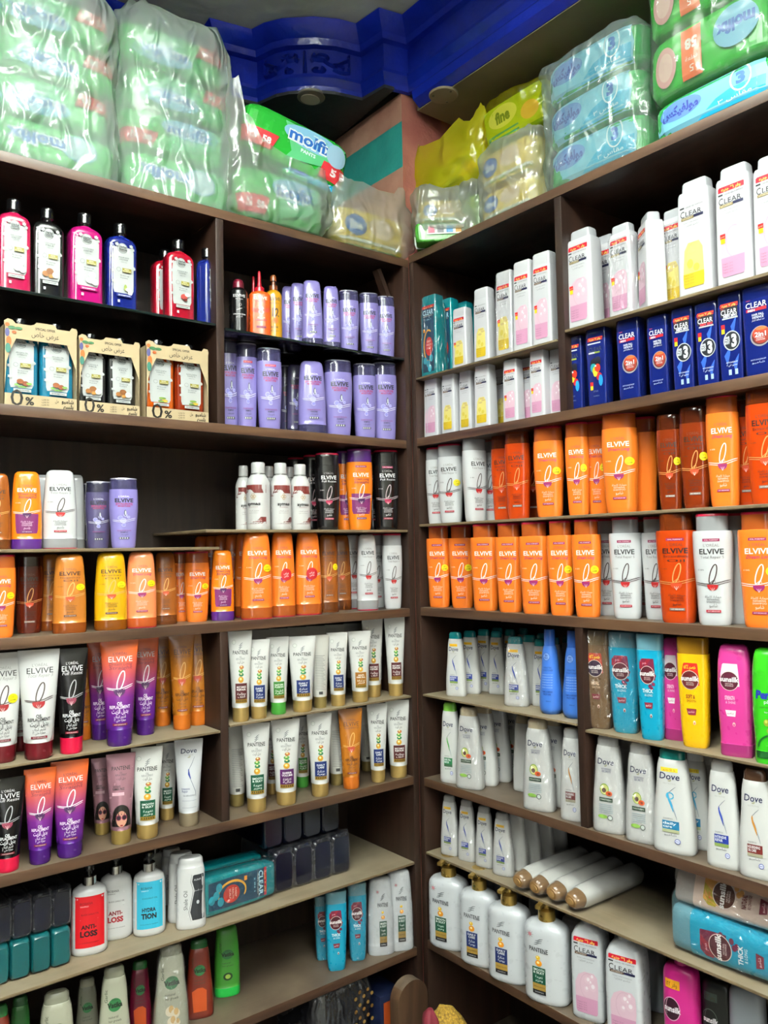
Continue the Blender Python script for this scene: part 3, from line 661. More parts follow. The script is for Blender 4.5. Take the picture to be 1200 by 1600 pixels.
ELV = {
 'dream': dict(txt='#f6efe9', sub=['Dream Long'], subc='#a8205c', rib='#f6efe9', drop='#8a1a5a', band='#8a1a4c', lines='#f2dccb', script=True, loc='#a8403c'),
 'straight': dict(txt='#f6efe9', sub=['Dream Long', 'Straight'], subc='#7a1a3c', rib='#f6efe9', drop='#3a1148', band='#5a1a5c', lines='#f0dce6', script=True, panel='#6c1e58', loc='#a8403c'),
 'repair': dict(txt='#1a1818', sub=['Total Repair 5'], subc='#7d7a7a', rib='#3c2a28', drop='#a31a1c', band='#a01a30', lines='#3c3a3a', loc='#8a8683'),
 'oil': dict(txt='#2c120a', sub=['Extraordinary', 'Oil'], subc='#4a2410', rib='#d9a860', drop='#b8441c', band='#5a2c12', lines='#3a1a0c', loc='#7a4a20'),
 'rich': dict(txt='#1c0a06', sub=['Extraordinary', 'Oil'], subc='#2a0f08', rib='#c98a4c', drop='#c2401c', band='#7a6a62', lines='#1c0a06', loc='#5a2410'),
 'resist': dict(txt='#f2eff0', sub=['Full Resist'], subc='#e6e0e2', rib='#b9a4a8', drop='#9c2046', band='#8a1838', lines='#d8d0d2', loc='#8d8688'),
}
DAILY = ('#16285e', ['DAILY', 'CARE'], ['\u0639\u0646\u0627\u064a\u0629', '\u064a\u0648\u0645\u064a\u0629'])
SMOOTH = ('#0f4a34', ['SMOOTH', '& SILKY'], ['\u0646\u0639\u0648\u0645\u0629', '\u0648\u062d\u0631\u064a\u0631'])
PT = {'daily': DAILY, 'smooth': SMOOTH, 'milky': ('#4a1418', ['MILKY DAMAGE', 'REPAIR'], ['\u0645\u0639\u0627\u0644\u062c\u0629', '\u0627\u0644\u062a\u0644\u0641']),
      'nature': ('#2c6a24', ['NATURE', 'FUSION'], ['\u0627\u0644\u0637\u0628\u064a\u0639\u0629', '\u0627\u0644\u0646\u0642\u064a\u0629']), 'sheer': ('#4a1450', ['SHEER', 'VOLUME'], ['\u0643\u062b\u0627\u0641\u0629', '\u0639\u0627\u0644\u064a\u0629']),
      'fall': ('#8c5a14', ['ANTI', 'HAIR FALL'], ['\u0636\u062f \u062a\u0633\u0627\u0642\u0637', '\u0627\u0644\u0634\u0639\u0631'])}
def make(v):
    q = v.split(':'); t = q[0]; o = q[1:]
    st = 'y' if 'y' in o else 'r' if 'r' in o else None
    if t in ('sh', 'xl', 'co'):
        s = o[0]
        body = {'dream': '#ee7a26', 'straight': '#f08018', 'repair': '#cfd1d2', 'oil': '#b8702a', 'rich': '#c2410f', 'resist': '#0c0a0b', 'dark': '#5a1c0c', 'yellow': '#dba410', 'peach': '#eb8a58', 'hyal': '#857bba', 'hyal_shaded': '#4a4468', 'amber': '#7a2c0c', 'mut': '#8a4a18'}[s]  # second hyal purple is a darkened copy, back-row shade put into the colour
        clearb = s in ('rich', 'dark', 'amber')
        capc = {'dream': '#c86428', 'straight': '#4a1f6c', 'repair': '#b9babb', 'oil': '#a8541c', 'rich': '#7c3410', 'resist': '#121011', 'dark': '#3c140a', 'yellow': '#9c5410', 'peach': '#d9642c', 'hyal': '#4c4870', 'hyal_shaded': '#26243a', 'amber': '#54200a', 'mut': '#7a4018'}[s]
        sol = s in ('resist', 'straight', 'hyal_shaded')
        mb = mat(body, .22, coat=.5) if not clearb else clear_mat(body, .12, .12)
        mc = mat(capc, .18, coat=.5) if sol else clear_mat(capc, .35)
        if t == 'co':
            P = oval_co(); parts = lathe_parts(P, .026, mb, mc, True); A = .034
            if s in ('repair', 'dream', 'peach'): parts.append(('cap_rim', finish(P.mesh(0, .0025, 32, grow=.0004), 'cap_rim', [mat('#b3143a', .3)], 0)))
        else:
            P = oval_sh(xl=(t == 'xl')); parts = lathe_parts(P, .1695 if t == 'xl' else .168, mb, mc); A = .033
            if s in ('repair', 'dream', 'resist', 'straight'):
                parts.append(('cap_rim', finish(P.mesh(.1955, .2, 32, grow=.0004), 'cap_rim', [mat('#b3143a' if s != 'straight' else '#7a2a7c', .3)], 0)))
            if s.startswith('hyal'): parts.append(('cap_rim', finish(P.mesh(.1965, .2, 32, grow=.0004), 'cap_rim', [mat('#a9a7b8', .25, metal=.5)], 0)))
        kk = 'CONDITIONER' if t == 'co' else 'SHAMPOO'
        vo = .045 if t == 'co' else (-.03 if t == 'sh' else -.05)
        if s.startswith('hyal'): lab = art_hyal(P, A, .2, kk, vo, top='x' in o)
        else:
            key = {'dark': 'rich', 'amber': 'rich', 'yellow': 'oil', 'peach': 'dream', 'mut': 'oil'}.get(s, s)
            lab = art_elvive(P, A, .2, top='#8a1a4c' if (t == 'xl' or 'x' in o) else None, sticker=st, kind=kk, vo=vo, **ELV[key])
        if 'back' not in o: parts.append(('label', lab))
        return K(parts, A, .021, .2, 'shampoo_bottle' if t != 'co' else 'conditioner_bottle', 'bottle')
    if t == 'te':   # hair cream tubes, first make
        s = o[0]; P = tube_p()
        body, capc = {'repair': (mat('#d3d3d1', .3), mat('#5a1018', .25)), 'resist': (mat('#0d0b0c', .2), mat('#c8143c', .3)), 'straight': (grad_mat([(0, '#4c1a78'), (.35, '#6a2478'), (.62, '#b04a50'), (.9, '#e8682c')], .25), mat('#3c1262', .25)), 'gold': (mat('#a8641c', .25, coat=.3), mat('#b86018', .3))}[s]
        parts = lathe_parts(P, .031, body, capc, True)
        e = {'repair': dict(txt='#1c1a1a', sub=['Total Repair 5'], subc='#9c9a98', rib='#4a3a38', drop='#8c1418', lines='#2a2828'), 'resist': dict(txt='#f2f0f0', sub=['Full Resist'], subc='#e6e0e2', rib='#9c9a9c', drop='#7c2a40', lines='#ecebec'),
             'straight': dict(txt='#f6f0f0', sub=['Dream Long', 'Straight'], subc='#5a102c', rib='#f6eef2', drop='#3a0f44', lines='#f2e6f2'), 'gold': dict(txt='#3a1608', sub=['Extraordinary Oil'], subc='#5a2a10', rib='#d2a058', drop='#a83418', lines='#3a1608')}[s]
        parts.append(('label', art_tube_elvive(P, .034, .2, sticker=st, **e)))
        return K(parts, .034, .023, .2, 'hair_cream_tube', 'tube')
    if t == 'tp':
        s = o[0]; P = tube_p()
        if s == 'face':
            parts = lathe_parts(P, .031, mat('#a07480', .25, metal=.3), mat('#b59a58', .3, metal=.6), True); parts.append(('label', art_tube_face(P, .034, .2)))
        elif s == 'plain':
            parts = lathe_parts(P, .031, mat('#c4c2ba', .35), mat('#8a7848', .3, metal=.5), True)
            a = Art(P, .034, .2)
            for i in range(22): a.rect(-.5, .5-.2*((i*7) % 3)/2, .25+.022*i, .258+.022*i, '#8f8f8c')
            a.rect(-.2, .2, .19, .23, '#3c3c3c'); parts.append(('label', a.mesh()))
        else:
            parts = lathe_parts(P, .031, mat('#d3d3cf', .3), mat('#3f8a34' if s == 'nature' else '#c8a866', .3, metal=.0 if s == 'nature' else .6), True)
            parts.append(('label', art_tube_pantene(P, .034, .2, *PT[s])))
        return K(parts, .034, .023, .2, 'hair_cream_tube', 'tube')
    if t == 'td':
        P = tube_p(); parts = lathe_parts(P, .031, mat('#cfd1d4', .3), mat('#a5957a', .3, metal=.5), True)
        a = Art(P, .034, .2); a.text('Dove', 0, .87, .011, '#1a1f4a', w=1.1, bold=.012, slant=.1); a.text('NUTRITIVE', 0, .82, .003, '#a0a09c', w=.6); dove_bird(a, 0, .795, .8, '#b0ae98')
        a.stroke([(.4, .8), (.2, .72), (.0, .66), (-.05, .60), (.2, .50), (.42, .40), (.45, .34)], .0012, '#6c7486'); a.rows([(.55, .08, .12), (.6, -.08, .06), (.66, -.06, -.02)], '#2c3c8c')
        a.text('Intensive', -.25, .44, .005, '#2c3c7c', w=.55); a.text('Repair', -.3, .41, .005, '#2c3c7c', w=.4); a.text('OIL REPLACEMENT', 0, .36, .0032, '#55586a', w=.85)
        a.rect(-.5, .5, .30, .303, '#8a8ea0'); a.rect(-.5, .5, .22, .223, '#8a8ea0'); parts.append(('label', a.mesh()))
        return K(parts, .034, .023, .2, 'hair_cream_tube', 'tube')
    if t == 'he':
        s = o[0]; P = he_p()
        body = {'wine': '#9c1440', 'black': '#0f1010', 'magenta': '#b0146c', 'blue': '#14206c', 'red': '#8c0c20', 'teal': '#10607c', 'orange': '#b8500c', 'brown': '#7a2408'}[s]
        clear = s in ('magenta', 'blue', 'orange', 'brown')
        mb = clear_mat(body, .15, .1) if clear else mat(body, .16, coat=.6)
        parts = lathe_parts(P, .1965, mb, mat('#0d0d0e', .15, coat=.5))
        tg = {'wine': ('WHITE STRAWBERRY', '& SWEET MINT'), 'magenta': ('WHITE STRAWBERRY', '& SWEET MINT'), 'black': ('COCONUT', 'MILK'), 'blue': ('MICELLAR WATER', '& BLUE GINGER'), 'red': ('PASSION', 'COCOA MELT'), 'teal': ('ARGAN OIL', 'OF MOROCCO'), 'orange': ('GOLDEN', 'MORINGA OIL'), 'brown': ('GOLDEN', 'MORINGA OIL')}[s]
        fr = {'wine': FR_FLOWER, 'magenta': FR_FLOWER, 'black': FR_COCO, 'blue': FR_BLUE, 'red': FR_CACAO, 'teal': FR_ARGAN, 'orange': FR_MANUKA, 'brown': FR_MANUKA}[s]
        parts.append(('label', art_he(P, .039, .228, tg, fr, 'SHAMPOO' if s in ('magenta', 'blue') or 'p' in o else 'CONDITIONER', body if s in ('magenta', 'blue') else None)))
        return K(parts, .039, .0235, .228, 'shampoo_bottle', 'bottle', 1)
    if t == 'cl':   # slim white box-shaped bottles
        s = o[0]; P = clear_p(); parts = lathe_parts(P, .172, mat('#d3d3d6', .22, coat=.3), mat('#d0d0d3', .2, coat=.3))
        parts.append(('label', art_clear(P, .0285, .2, s, None, promo='\u0648\u0641\u0631 \u0661\u0660 \u062c\u0646\u064a\u0647' if 'p' in o else None, vo=0.0)))
        if 'w' in o: add_wrap(parts, P)
        return K(parts, .0315, .0225, .2, 'shampoo_bottle', 'bottle', 1)
    if t == 'cL':
        s = o[0]; P = clearl_p(); parts = lathe_parts(P, .181, mat('#d3d3d6', .22, coat=.3), mat('#b9bbbf' if 'g' in o else '#cdcfd2', .2, coat=.3))
        parts.append(('label', art_clear(P, .033, .2, s, None, large=True, promo='\u0648\u0641\u0631 \u0661\u0663 \u062c\u0646\u064a\u0647' if 'n' not in o else None, sticker=True)))
        if 'w' in o: add_wrap(parts, P, .17)
        return K(parts, .0355, .0245, .2, 'shampoo_bottle', 'bottle', 1)
    if t == 'ct':
        P = clear_p(); parts = lathe_parts(P, .172, mat('#0c8288', .2, coat=.5), mat('#0a767e', .2, coat=.5)); parts.append(('label', art_clear_teal(P, .0285, .2)))
        if 'w' in o: add_wrap(parts, P, white=.1)
        return K(parts, .0315, .0225, .2, 'shampoo_bottle', 'bottle', 1)
    if t == 'cm':
        P = men_p(); s = o[0]; body = '#101c5e'
        parts = lathe_parts(P, .172, mat(body, .15, coat=.7), mat('#0c1750', .15, coat=.7)); parts.append(('label', art_clear_men(P, .029, .2, s)))
        return K(parts, .0315, .0205, .2, 'shampoo_bottle', 'bottle', 1)
    if t == 'dv':
        P = dove_p(); s = o[0]; capc = next((x[3:] for x in o if x.startswith('cap')), 'e6e6e4')
        if 'clearcap' in o: mc = clear_mat('#dcdcd8', .3)
        else: mc = mat('#'+capc, .25, coat=.3)
        parts = lathe_parts(P, .1785, mat('#d2d2cf', .3, coat=.2), mc)
        if 'back' not in o: parts.append(('label', art_dove(P, .0345, .2, s, promo='o' if 'o' in o else 'y' if 'y' in o else None)))
        if 'w' in o: add_wrap(parts, P)
        return K(parts, .0355, .0195, .2, 'shampoo_bottle', 'bottle')
    if t == 'su':
        s = o[0]; co = 'co' in o; P = sun_p(co)
        body = {'brown': '#6c5236', 'blue': '#0e93b4', 'pink': '#cc3a8c', 'yellow': '#efbb10', 'beige': '#dcc3b4'}[s]
        capm = {'brown': clear_mat('#8a7658', .25), 'blue': clear_mat('#7cb4c4', .3), 'pink': clear_mat('#b83a80', .25), 'yellow': clear_mat('#c08a20', .3), 'beige': clear_mat('#d8cfc8', .4)}[s]
        mb = mat(body, .28, coat=.3)
        parts = lathe_parts(P, .022 if co else .17, mb, capm, co)
        parts.append(('label', art_sunsilk(P, .030, .2, s, x=-.1 if not co else -.2, vo=.03 if co else -.03)))
        if 'w' in o: add_wrap(parts, P, white=.1)
        return K(parts, .031, .0205, .2, 'conditioner_bottle' if co else 'shampoo_bottle', 'bottle', 1)
    if t == 'pp':
        s = o[0]; P = pump_p(); A = .0485
        parts = [('body', finish(P.mesh(None, None, 40), 'body', [mat('#ced1d4', .28, coat=.3)], 45))]
        C = R((.183, .0165, .0165, 2), (.185, .018, .018, 2), (.210, .0175, .0175, 2), (.213, .012, .012, 2), (.216, .0095, .0095, 2), (.224, .0095, .0095, 2), (.226, .013, .013, 2), (.229, .0185, .0185, 2), (.236, .0195, .0195, 2), (.240, .017, .015, 2))
        bm = C.mesh(None, None, 28)
        bm2 = box_bm(-.006, .006, -.048, 0, .2285, .2375, .002); me = bpy.data.meshes.new('s'); bm2.to_mesh(me); bm2.free(); bm.from_mesh(me); bpy.data.meshes.remove(me)
        parts.append(('pump', finish(bm, 'pump', [mat('#b0904a', .28, metal=.75)], 35)))
        if 'back' not in o: parts.append(('label', art_pantene(P, A, .19, *PT[s], badge='b' in o)))
        return K(parts, A, .032, .24, 'pump_bottle', 'bottle', 0, .186)
    if t == 'pn':   # wrapped white shampoo
        P = oval_co(.036, .022); parts = [('body', finish(P.mesh(None, None, 36), 'body', [mat('#ced1d4', .28, coat=.3)], 45))]
        parts.append(('label', art_pantene(P, .033, .2, *SMOOTH, x=.1))); add_wrap(parts, P, white=.2)
        return K(parts, .036, .022, .2, 'shampoo_bottle', 'bottle')
    if t == 'cp':
        P = clearpump_p(); parts = lathe_parts(P, .182, mat('#ced1d4', .28, coat=.3), mat('#cfd1d4', .3), capname='pump_neck')
        if 'back' not in o: parts.append(('label', art_clear(P, .033, .19, 'pink', None, promo='\u0648\u0641\u0631 \u0661\u0663 \u062c\u0646\u064a\u0647', sticker=False)))
        return K(parts, .0345, .0295, .206, 'pump_bottle', 'bottle', 1, .17)
    if t == 'sp':
        P = R((0, .038, .026, 3), (.005, .042, .030, 3), (.09, .0425, .031, 3), (.158, .041, .029, 3), (.172, .034, .024, 2.6), (.176, .016, .016, 2), (.2, .015, .015, 2))
        c = {'pink': '#c0207c', 'black': '#101210', 'grey': '#9ca4ac', 'navy': '#101a4c'}[o[0]]
        parts = lathe_parts(P, .176, mat(c, .3, coat=.3), mat(c, .3), capname='pump_neck')
        if o[0] != 'grey':
            a = Art(P, .042, .2); x = -.35
            a.rect(x-.4, x+.45, .68, .76, '#e0981c' if o[0] == 'pink' else '#33403a'); a.text('\u0648\u0641\u0631 \u0662\u0662', x, .72, .008, '#3c2a0c', w=.6)
            a.ell(x-.05, .5, .5, .5, '#d8a8bc' if o[0] == 'pink' else '#55605a', 16); a.ell(x-.05, .5, .46, .46, '#2c0a1c' if o[0] == 'pink' else '#121412', 16); a.text('sunsilk', x, .5, .010, '#f2ecf0', w=.95, bold=.03)
            parts.append(('label', a.mesh()))
        return K(parts, .0425, .031, .2, 'pump_bottle', 'bottle', 1, .172)
    if t == 'zf':
        P = R((0, .022, .022, 2), (.006, .0285, .0285, 2), (.018, .031, .031, 2), (.04, .0305, .0305, 2), (.10, .0240, .0240, 2), (.16, .0165, .0165, 2), (.1605, .0155, .0155, 2), (.197, .0145, .0145, 2), (.2, .013, .013, 2))
        parts = lathe_parts(P, .1605, mat('#3f74cc', .3, coat=.2), mat('#3a6cc8', .25, coat=.3)); a = Art(P, .026, .2); n = '#122a78'
        a.ell(-.1, .68, .34, .34, '#7fa4e4', 14); a.stroke(arc(-.1, .68, .34, .34*.026/.2, 0, 360, 22), .0007, n)
        a.text('ZERO', -.1, .695, .0042, n, w=.4, bold=.02); a.text('FRIZZ', -.1, .665, .0042, n, w=.44, bold=.02)
        a.text('KERATIN', 0, .55, .0042, n, w=.8); a.text('CONDITIONER', 0, .52, .0042, n, w=1.1)
        for i in range(6): a.text('smooth care for hair', 0, .47-.03*i, .0022, '#c4d4f0', w=1.1)
        a.text('TAME & DEFEND', 0, .27, .0036, n, w=1.1, bold=.02); a.text('FRIZZY HAIR', 0, .24, .0036, n, w=.8, bold=.02); a.text('300ml', .1, .16, .003, n, w=.5)
        parts.append(('label', a.mesh()))
        return K(parts, .031, .031, .2, 'conditioner_bottle', 'bottle')
    if t == 'ay':
        P = R((0, .025, .025, 2), (.003, .0265, .0265, 2), (.125, .0265, .0265, 2), (.140, .0225, .0225, 2), (.152, .0165, .0165, 2), (.156, .0150, .0150, 2), (.1565, .0155, .0155, 2), (.183, .0155, .0155, 2), (.186, .014, .014, 2))
        parts = lathe_parts(P, .1565, mat('#d0d0ce', .25, coat=.3), mat('#cccccb', .2, coat=.4)); a = Art(P, .0265, .186); a.lim = .999; mr = '#6a2a26'
        parts.append(('cap_band', finish(R((.152, .0168, .0168, 2), (.156, .0166, .0166, 2)).mesh(), 'cap_band', [mat('#b8b8b4', .2, metal=.7)], 0)))
        a.rows([(.6, -.96, .95), (.66, -.96, .95)], mr); a.rows([(.54, .2, .95), (.6, -.2, .95)], mr); a.rows([(.50, -.96, -.8), (.56, -.96, -.45), (.6, -.96, -.15)], mr)
        a.rows([(.09, -.7, .95), (.12, .05, .95), (.15, .5, .95), (.19, .68, .95)], mr)
        for i, (dx, dv) in enumerate(((0, .05), (0, -.05), (.17, 0), (-.17, 0))): a.stroke(arc(.1+dx*.8, .49+dv*.55, .11, .11*.0265/.186, 0, 360, 14), .0009, '#b08a3c')
        a.text('aymas', .1, .385, .0085, '#1c1818', w=1.15, bold=.03); a.text('SHAMPOO', .1, .335, .0022, '#8c4a44', w=.8)
        a.text('\u0644\u0644\u0634\u0639\u0631 \u0627\u0644\u062c\u0627\u0641', .1, .28, .003, '#77706e', w=.9); a.text('sulfate free shampoo', .1, .25, .002, '#77706e', w=.9); a.text('250 ml', .1, .125, .003, '#f2e6e0', w=.4)
        parts.append(('label', a.mesh()))
        return K(parts, .0265, .0265, .186, 'shampoo_bottle', 'bottle')
    if t == 'bo':
        P = R((0, .031, .021, 2.4), (.004, .0345, .0235, 2.4), (.05, .035, .024, 2.4), (.135, .034, .0235, 2.4), (.15, .030, .021, 2.3), (.158, .020, .017, 2), (.16, .0125, .0125, 2))
        parts = [('body', finish(P.mesh(None, None, 36), 'body', [mat('#dcdcdb', .25, coat=.4)], 45))]
        parts.append(('collar', finish(R((.159, .0125, .0125, 2), (.160, .0135, .0135, 2), (.180, .0135, .0135, 2), (.182, .012, .012, 2)).mesh(seg=28), 'collar', [mat('#d4d2ce', .12, metal=1)], 30)))
        parts.append(('pump', finish(R((.181, .006, .006, 2), (.192, .006, .006, 2), (.193, .010, .010, 2), (.205, .0105, .0105, 2), (.208, .009, .009, 2)).mesh(seg=24), 'pump', [mat('#0e0e0f', .2, coat=.5)], 30)))
        a = Art(P, .034, .2); c, wd = {'red': ('#c8141e', ('ANTI-', 'LOSS')), 'blue': ('#38b4d4', ('HYDRA', 'TION')), 'white': ('#d8d8d6', ('ANTI-', 'LOSS'))}[o[0]]
        if o[0] != 'white': a.rect(-.97, .97, .10, .70, c)
        ink = '#1c1014'; x = -.05
        a.text('BIOBANA', x-.15, .62, .0058, ink if o[0] != 'red' else '#5a0c14', w=.7); a.text('SHAMPOO', x-.25, .585, .003, '#f0f0ee' if o[0] != 'white' else ink, w=.45)
        a.text({'red': 'BLACK GARLIC OIL', 'blue': 'COCONUT OIL', 'white': 'BLACK GARLIC OIL'}[o[0]], x+.05, .49, .0038, ink, w=.95); a.stroke([(x-.5, .43), (x+.5, .43)], .0006, '#e8d8d8' if o[0] != 'white' else ink)
        a.text(wd[0], x-.02, .345, .0095, ink if o[0] != 'white' else '#8a1c24', w=.85, bold=.04); a.text(wd[1], x-.02, .265, .0125, ink if o[0] != 'white' else '#a81c28', w=.95, bold=.05); a.text('NO SULFATES NO PARABENS', x, .16, .002, ink, w=1.1)
        parts.append(('label', a.mesh()))
        return K(parts, .035, .024, .208, 'pump_bottle', 'bottle', 0, .182)
    if t == 'so':
        P = R((0, .029, .017, 2.5), (.004, .031, .019, 2.5), (.05, .0295, .0185, 2.5), (.09, .0285, .018, 2.5), (.135, .029, .018, 2.5), (.149, .027, .017, 2.6), (.1495, .0265, .0165, 2.6), (.168, .0245, .015, 2.5), (.172, .021, .012, 2.5))
        parts = lathe_parts(P, .149, mat('#dededd', .25, coat=.3), mat('#cccccb', .25, coat=.3)); a = Art(P, .029, .172)
        a.rows([(.13, .05, .9), (.25, -.1, .93), (.4, .05, .92), (.55, .22, .9), (.68, .05, .9), (.76, .12, .88), (.77, .2, .86)], '#2a2c30'); a.stroke([(-.05, .12), (-.2, .25), (-.02, .4), (.12, .55), (-.05, .68), (.04, .78)], .0008, '#3a3c40')
        a.text('Shale Oil', -.42, .42, .0078, '#3c3e42', rot=90, w=1.6); a.text('AUNFI', .42, .70, .0045, '#e8e8e8', w=.5); a.text('\u0632\u064a\u062a \u0627\u0644\u0635\u062e\u0631', .5, .55, .004, '#dcdcdc', w=.6)
        a.ell(.45, .38, .1, .16, '#c8ccd0', 8)
        parts.append(('label', a.mesh()))
        return K(parts, .031, .019, .172, 'shampoo_bottle', 'bottle')
    if t == 'va':
        s = o[0]; P = dove_p() if s != 'cactus' else oval_co(.032, .02)
        c = {'green': '#2c6a30', 'garlic': '#a8a894', 'red': '#6a2418', 'wine': '#5a0c24', 'cactus': '#3f8a30', 'grey': '#6a6a5c'}[s]
        if s == 'cactus': parts = lathe_parts(P, .026, mat(c, .3, coat=.3), mat('#28b048', .3), True)
        else: parts = lathe_parts(P, .1785, mat(c, .3, coat=.3), mat('#8a8a78' if s in ('garlic', 'grey') else '#1f5a2a', .3))
        a = Art(P, .033, .2); a.ell(.0, .62, .42, .42, '#2a6a3c', 12); a.text('Vatika', .0, .62, .010, '#10180c' if s != 'green' else '#dfeadf', w=.95, bold=.04); a.text('Dabur', 0, .675, .004, '#2c2c24', w=.35)
        a.text({'garlic': 'Garlic', 'cactus': 'Cactus'}.get(s, 'Amla'), -.55, .72, .006, '#2c3a24', w=.8, rot=90)
        a.text('natural', -.1, .50, .005, '#3a3a30', w=.6); a.text('hair growth', .0, .46, .005, '#3a3a30', w=.8)
        if s == 'garlic':
            for (u, v_, r) in ((-.1, .33, .3), (.2, .3, .28), (.0, .22, .3), (.3, .2, .2)): a.ell(u, v_, r, r*1.1, '#e2d6bc', 9); a.ell(u+.05, v_+.02, r*.5, r*.8, '#cfa86c', 7)
        elif s in ('red', 'wine'): a.rows([(.1, -.5, .5), (.36, -.6, .5), (.40, -.2, .2)], '#b84a1c')
        else: a.ell(0, .3, .35, .35, '#1c3a1c', 9); a.ell(0, .3, .2, .2, '#9ab04c', 8)
        parts.append(('label', a.mesh()))
        if 'w' in o: add_wrap(parts, P, white=.22)
        return K(parts, .0345, .0195, .2, 'shampoo_bottle', 'bottle')
    if t == 'gp':
        P = sun_p(True); parts = [('body', finish(P.mesh(None, None, 36), 'body', [mat('#35b01c', .25, coat=.4)], 45))]
        a = Art(P, .0305, .2); x = 0
        a.text('Pert', x-.3, .60, .013, '#1a2a8c', w=.9, bold=.06, slant=.1); a.text('plus', x-.05, .54, .006, '#f0f4f0', w=.5); a.text('DEEP NOURISHMENT', x, .49, .003, '#0c3a10', w=1.1); a.text('Hair Shampoo', x, .45, .003, '#f0f4f0', w=.6)
        for (u, v_) in ((-.2, .36), (.05, .34), (-.05, .29), (.25, .31)): a.ell(u, v_, .17, .2, '#8a9a28', 9); a.ell(u-.03, v_+.01, .08, .1, '#c2cc5a', 6)
        a.stroke(arc(.2, .14, .9, .12, 60, 180, 16), .003, '#0f5a1c'); a.rows([(.05, -.8, .85), (.11, -.85, .9)], '#0f4a1a')
        parts.append(('label', a.mesh()))
        return K(parts, .0315, .021, .2, 'shampoo_bottle', 'bottle', 1)
    if t == 'cr':   # black leave-in with dark red snap cap
        P = R((0, .023, .023, 2), (.003, .025, .025, 2), (.145, .025, .025, 2), (.155, .021, .021, 2), (.160, .0145, .0145, 2), (.1605, .0155, .0155, 2), (.178, .015, .015, 2), (.188, .012, .012, 2), (.19, .009, .009, 2))
        if o[0] == 'black':
            parts = lathe_parts(P, .1605, mat('#0d0c0d', .25), mat('#5c0c20', .3)); a = Art(P, .025, .19)
            a.text('ELVIVE', 0, .68, .009, '#e8e4e4', w=1.3, bold=.02); a.text('Full Resist', 0, .62, .004, '#d8d0d0', w=.8); a.stroke(arc(.1, .52, .14, .14*.025/.19, 0, 360, 14), .0008, '#d8d0d0'); a.stroke([(-.3, .42), (.0, .44), (.3, .46)], .003, '#cfc8c8')
            a.text('STRENGTH CREAM', 0, .35, .004, '#e8e4e4', w=1.3, bold=.02); a.text('\u0643\u0631\u064a\u0645', 0, .31, .005, '#e8e4e4', w=.7)
        else:
            P = R((0, .025, .018, 3.5), (.003, .027, .0195, 3.5), (.118, .027, .0195, 3.5), (.127, .023, .017, 3), (.131, .013, .013, 2), (.1315, .013, .013, 2), (.142, .0125, .0125, 2), (.146, .0065, .0065, 2), (.17, .0042, .0042, 2), (.188, .0034, .0034, 2), (.19, .002, .002, 2))
            parts = lathe_parts(P, .1315, mat('#e0581c', .25, coat=.4), mat('#a81024', .3), capname='nozzle'); a = Art(P, .027, .19)
            a.text('ELVIVE', 0, .575, .0085, '#f6ece6', w=1.25, bold=.02); a.text('Dream Long', 0, .53, .004, '#a8205c', w=.9, slant=.3); a.text('8', .05, .40, .024, '#f6efe9', w=.52); a.text('SECONDS', .05, .29, .0034, '#f6e6e0', w=.7, bold=.03)
            for k in range(3): a.stroke(wave(.8, .0, .42-.02*k, .012, 2.6), .0008, '#a8205c')
            a.text('WONDER WATER', .05, .255, .003, '#a8205c', w=1.1, bold=.03); a.rect(-.4, .5, .14, .17, '#7a1440')
        parts.append(('label', a.mesh()))
        return K(parts, .026, .022, .19, 'leave_in_bottle', 'bottle')
    if t == 'gd':
        P = R((0, .024, .021, 2.2), (.003, .026, .023, 2.2), (.13, .026, .023, 2.2), (.142, .020, .018, 2), (.146, .0125, .0125, 2), (.1465, .0135, .0135, 2), (.160, .013, .013, 2), (.162, .006, .006, 2), (.172, .006, .006, 2), (.173, .010, .010, 2), (.186, .0095, .0095, 2), (.19, .007, .007, 2))
        parts = lathe_parts(P, .1465, mat('#c08a1c', .2, coat=.5), mat('#6a3414', .25), capname='pump'); a = Art(P, .026, .19)
        a.text('ELVIVE', 0, .62, .009, '#2a1408', w=1.3, bold=.02); a.text('Extraordinary Oil', 0, .56, .0035, '#4a2410', w=1.1); a.text('12', .1, .42, .024, '#3a1c08', w=.8, bold=.02); a.ell(.1, .3, .3, .36, '#c86a10', 10)
        a.text('IN ONE', 0, .2, .004, '#2a1408', w=.8, bold=.03); a.text('\u0643\u0631\u064a\u0645 \u0644\u0644\u0634\u0639\u0631', 0, .15, .004, '#2a1408', w=1.0); parts.append(('label', a.mesh()))
        return K(parts, .026, .023, .19, 'pump_bottle', 'bottle')
    raise KeyError(v)

# ------------------------------------------------------------------ the room
DP = .28   # depth of the shelving
Zs = dict(LA=.732, LB=.275, LC=.485, LC2=.480, LD=.018, LD2=.054, LE=-.1376, LF=-.357, LF2=-.349, LG=-.542, LH=-.745, LI=-.945, LJ=-1.2,
          RA=.742, RB=.429, RB2=.443, RC=.279, RD=.067, RE=-.1354, RF=-.345, RF2=-.354, RG=-.545, RH=-.72, RI=-.927, RJ=-1.2)
Zs = {k: v+1.5 for k, v in Zs.items()}
XL, YR = -1.75, -1.55     # far ends of the two units
W_X = wood_mat('varnished_wood_x', '#1d110b', '#38231a', '#645748', .75, 'X')
W_Y = wood_mat('varnished_wood_y', '#1d110b', '#38231a', '#645748', .75, 'Y')
W_Z = wood_mat('varnished_wood_z', '#1d110b', '#362219', '#645748', .3, 'Z')
W_B = wood_mat('back_panel_wood', '#1a100a', '#33231a', '#6a5b4c', .2, 'Z', .55)
EDGE_X = wood_mat('worn_edge_x', '#36231a', '#5c422e', '#6a5b4c', .3, 'X')
EDGE_Y = wood_mat('worn_edge_y', '#36231a', '#5c422e', '#6a5b4c', .3, 'Y')
